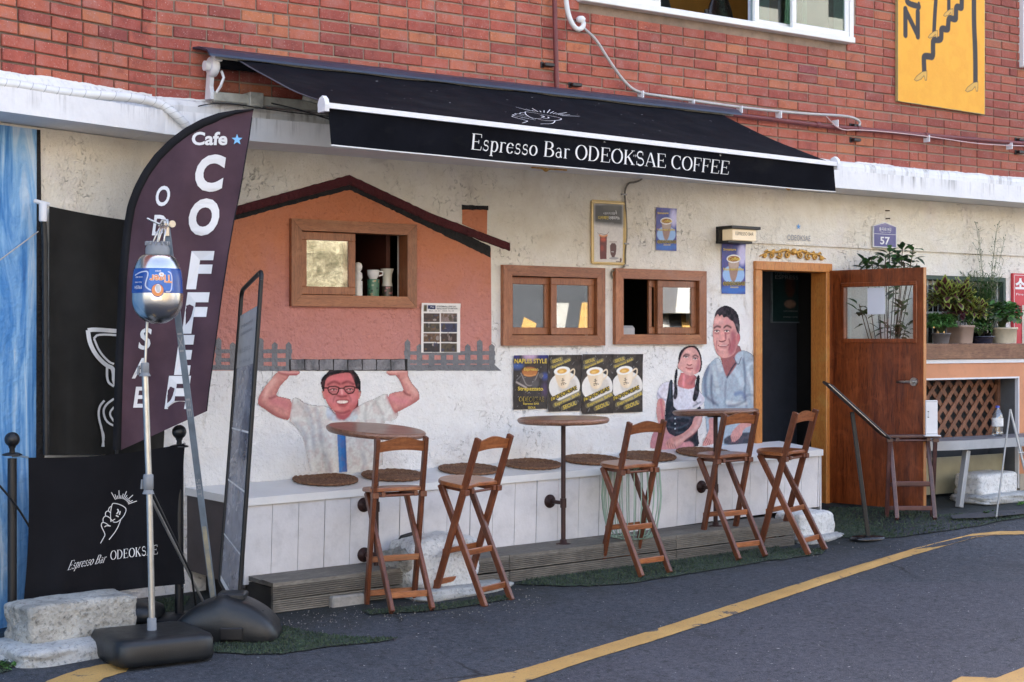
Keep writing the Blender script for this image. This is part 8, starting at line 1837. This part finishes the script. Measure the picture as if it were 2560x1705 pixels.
# ---- things in the upstairs window
uy = .35; zf = UW[2]+.02
def up(px): return V(px, 30, uy).x
b = B(); b.lathe([(.02, 0), (.24, .06), (.3, .22), (.24, .4), (.1, .52)], (up(1555), .75, zf-.02), 36, Matrix.Diagonal((1, .35, 1, 1))); o = b.build('instrument_case', pm('black_case', (.01, .01, .012), .35), None); tag(o, 'rounded black instrument case behind the open upstairs window', 'case')
b = B(); b.lathe([(.02, 0), (.1, .04), (.17, .16), (.12, .32), (.04, .5)], (up(1706), .6, zf-.05), 36, Matrix.Diagonal((1, .3, 1, 1))); o = b.build('dark_guitar', pm('tobacco_varnish', (.02, .01, .008), .25), None); tag(o, 'dark guitar body leaning at the right of the upstairs opening', 'guitar')
c = Vector((up(1645), .45, zf)); t = thing('spray_bottle', 'slim grey bottle with a dark cap on the upstairs sill', 'bottle', tuple(c)); b = B(); b.lathe([(.022, 0), (.024, .01), (.024, .12), (.016, .14)], c, 20); b.build('body', M_GREYP, t); b = B(); b.lathe([(.017, .14), (.017, .2)], c, 16); b.build('cap', M_BLK, t)
for px in (1628, 1670, 1678): b = B(); b.tube([(up(px), 1.2, zf-.1), (up(px)+.02, 1.2, zf+1.2)], .012, 8); o = b.build('hanging_lead', M_BLK, None); tag(o, {1628: 'dark cable hanging left of the slim bottle upstairs', 1670: 'dark cable hanging just right of the slim bottle upstairs', 1678: 'dark cable nearest the guitar in the upstairs window'}[px], 'cable')
# ================================================================= ACROSS THE LANE (seen in the window glass)
def wallstone():
    m, nt, n, l, pb = newmat('rubble_stone'); pos = n.new('ShaderNodeNewGeometry').outputs['Position']
    v = n.new('ShaderNodeTexVoronoi'); v.inputs['Scale'].default_value = 3.6; l.new(pos, v.inputs['Vector']); e = n.new('ShaderNodeTexVoronoi'); e.feature = 'DISTANCE_TO_EDGE'; e.inputs['Scale'].default_value = 3.6; l.new(pos, e.inputs['Vector'])
    c = mix(nt, noi(nt, pos, 7, 6, .7), (.1, .085, .055), (.34, .28, .2)); sp = n.new('ShaderNodeSeparateColor'); l.new(v.outputs['Color'], sp.inputs[0]); c = mix(nt, sp.outputs[0], c, (.3, .25, .17)); c = mix(nt, .75, c, ramp(nt, noi(nt, pos, 3.2, 8, .75, .6), [(.36, (.05, .05, .02)), (.48, (.2, .16, .1)), (.6, (.42, .36, .26)), (.7, (.16, .14, .07))])); l.new(c, pb.inputs['Base Color']); pb.inputs['Roughness'].default_value = .9
    bumpchain(nt, pb, pos, [('v', 1.9, 1, 2), ('n', 12, .6, 5)], .08); return m
b = B(); n1, n2 = 50, 20; b.add([(2+15.5*i/n1, -18+.25*noise.noise((i*.7, j*.7, 0))-.02*j, -3+9*j/n2) for j in range(n2+1) for i in range(n1+1)], [(j*(n1+1)+i, j*(n1+1)+i+1, (j+1)*(n1+1)+i+1, (j+1)*(n1+1)+i) for j in range(n2) for i in range(n1)])
tag(b.build('retaining_wall', wallstone(), None), 'rubble retaining wall across the lane, reflected in the left window', 'wall')
pm('worn_white_road_paint', (.34, .33, .31), .8, .2, 4, .3)
def hz(x, y): return ground_z(x, y)+.012
for k in range(22):
    b = B(); x0 = 16+k*.72; ys_ = [-16.1-.42*i for i in range(8)]; vs = []
    for i, y in enumerate(ys_): vs += [(x0+i*.35, y, hz(x0, y)+.02), (x0+.36+i*.35, y, hz(x0, y)+.02)]
    b.add(vs, [(2*i, 2*i+1, 2*i+3, 2*i+2) for i in range(7)]); tag(b.build('road_stripe', M_YEL if k % 2 else MATS['worn_white_road_paint'], None, fixn=False), kind='structure')
van = thing('parked_van', 'white van parked across the lane, reflected in the right window', 'van', (26, -18, hz(26, -18)-.2)); z0 = hz(26, -18)-.25
b = B(); b.prism([(23.2, -18.9, z0+.35), (23.2, -17.2, z0+.35), (23.2, -17.1, z0+1.0), (23.2, -17.5, z0+1.15), (23.2, -17.9, z0+1.9), (23.2, -19.0, z0+1.95)], (6, 0, 0)); b.build('body', M_WMET, van)
b = B(); b.prism([(23.4, -17.49, z0+1.2), (23.4, -17.87, z0+1.85), (23.4, -17.84, z0+1.86), (23.4, -17.46, z0+1.2)], (5.4, 0, 0)); b.build('window', MATS['glossy_black'], van)
for x in (24.4, 28.0): b = B(); b.lathe([(.2, -.1), (.34, -.1), (.34, .1), (.2, .1)], (x, -17.25, z0+.34), 24, Matrix.Rotation(math.pi/2, 4, 'X')); b.build('wheel', M_BLKP, van)
for zz_ in (.55, .65, .75): b = B(); b.box((23.6, -17.12, z0+zz_), (25.8, -17.08, z0+zz_+.04)); b.build('grille_bar', M_BLK, van)

# unseen pale houses added to bounce sunlight onto the facade and block low sky
for (x0_, x1_, y_, h_, nm, lab, colr) in ((-22, -6, -23, 9, 'house', 'pale plastered house added across the lane for bounce light, left of the retaining wall', (.55, .5, .43)), (-5, 17.5, -27, 10.5, 'house', 'cream house added for bounce light above the rubble retaining wall', (.6, .55, .46)), (22, 44, -29, 12, 'house', 'tall light grey house added for bounce light behind the parked van', (.55, .54, .52))):
    z0 = ground_z((x0_+x1_)/2, y_)-1.5; hs = thing(nm, lab, 'house', ((x0_+x1_)/2, y_, z0), 'bounce-light houses added across the lane'); mw = pm('bounce_house_render_%d' % int(x0_+100), colr, .85, .1, .6, .3, 12)
    hl = []; nx_ = int((x1_-x0_)/3.4)
    for i in range(nx_):
        for j in range(3): hl.append((x0_+1+i*3.4, x0_+2.5+i*3.4, z0+2.6+j*2.9, z0+3.9+j*2.9))
    b = B(); wall_holes(b, x0_, x1_, z0, z0+h_+1.5, hl, y_, y_-.2, step=4); b.build('wall', mw, hs)
    b = B(); b.box((x0_, y_-8, z0), (x1_, y_-.21, z0+.2)); b.box((x0_-.2, y_-8.2, z0+h_+1.5), (x1_+.2, y_+.3, z0+h_+1.7)); b.build('roof', M_WHITE, hs)
    for h in hl: b = B(); b.box((h[0], y_-.16, h[2]), (h[1], y_-.12, h[3])); b.build('window', MATS['glossy_black'], hs)
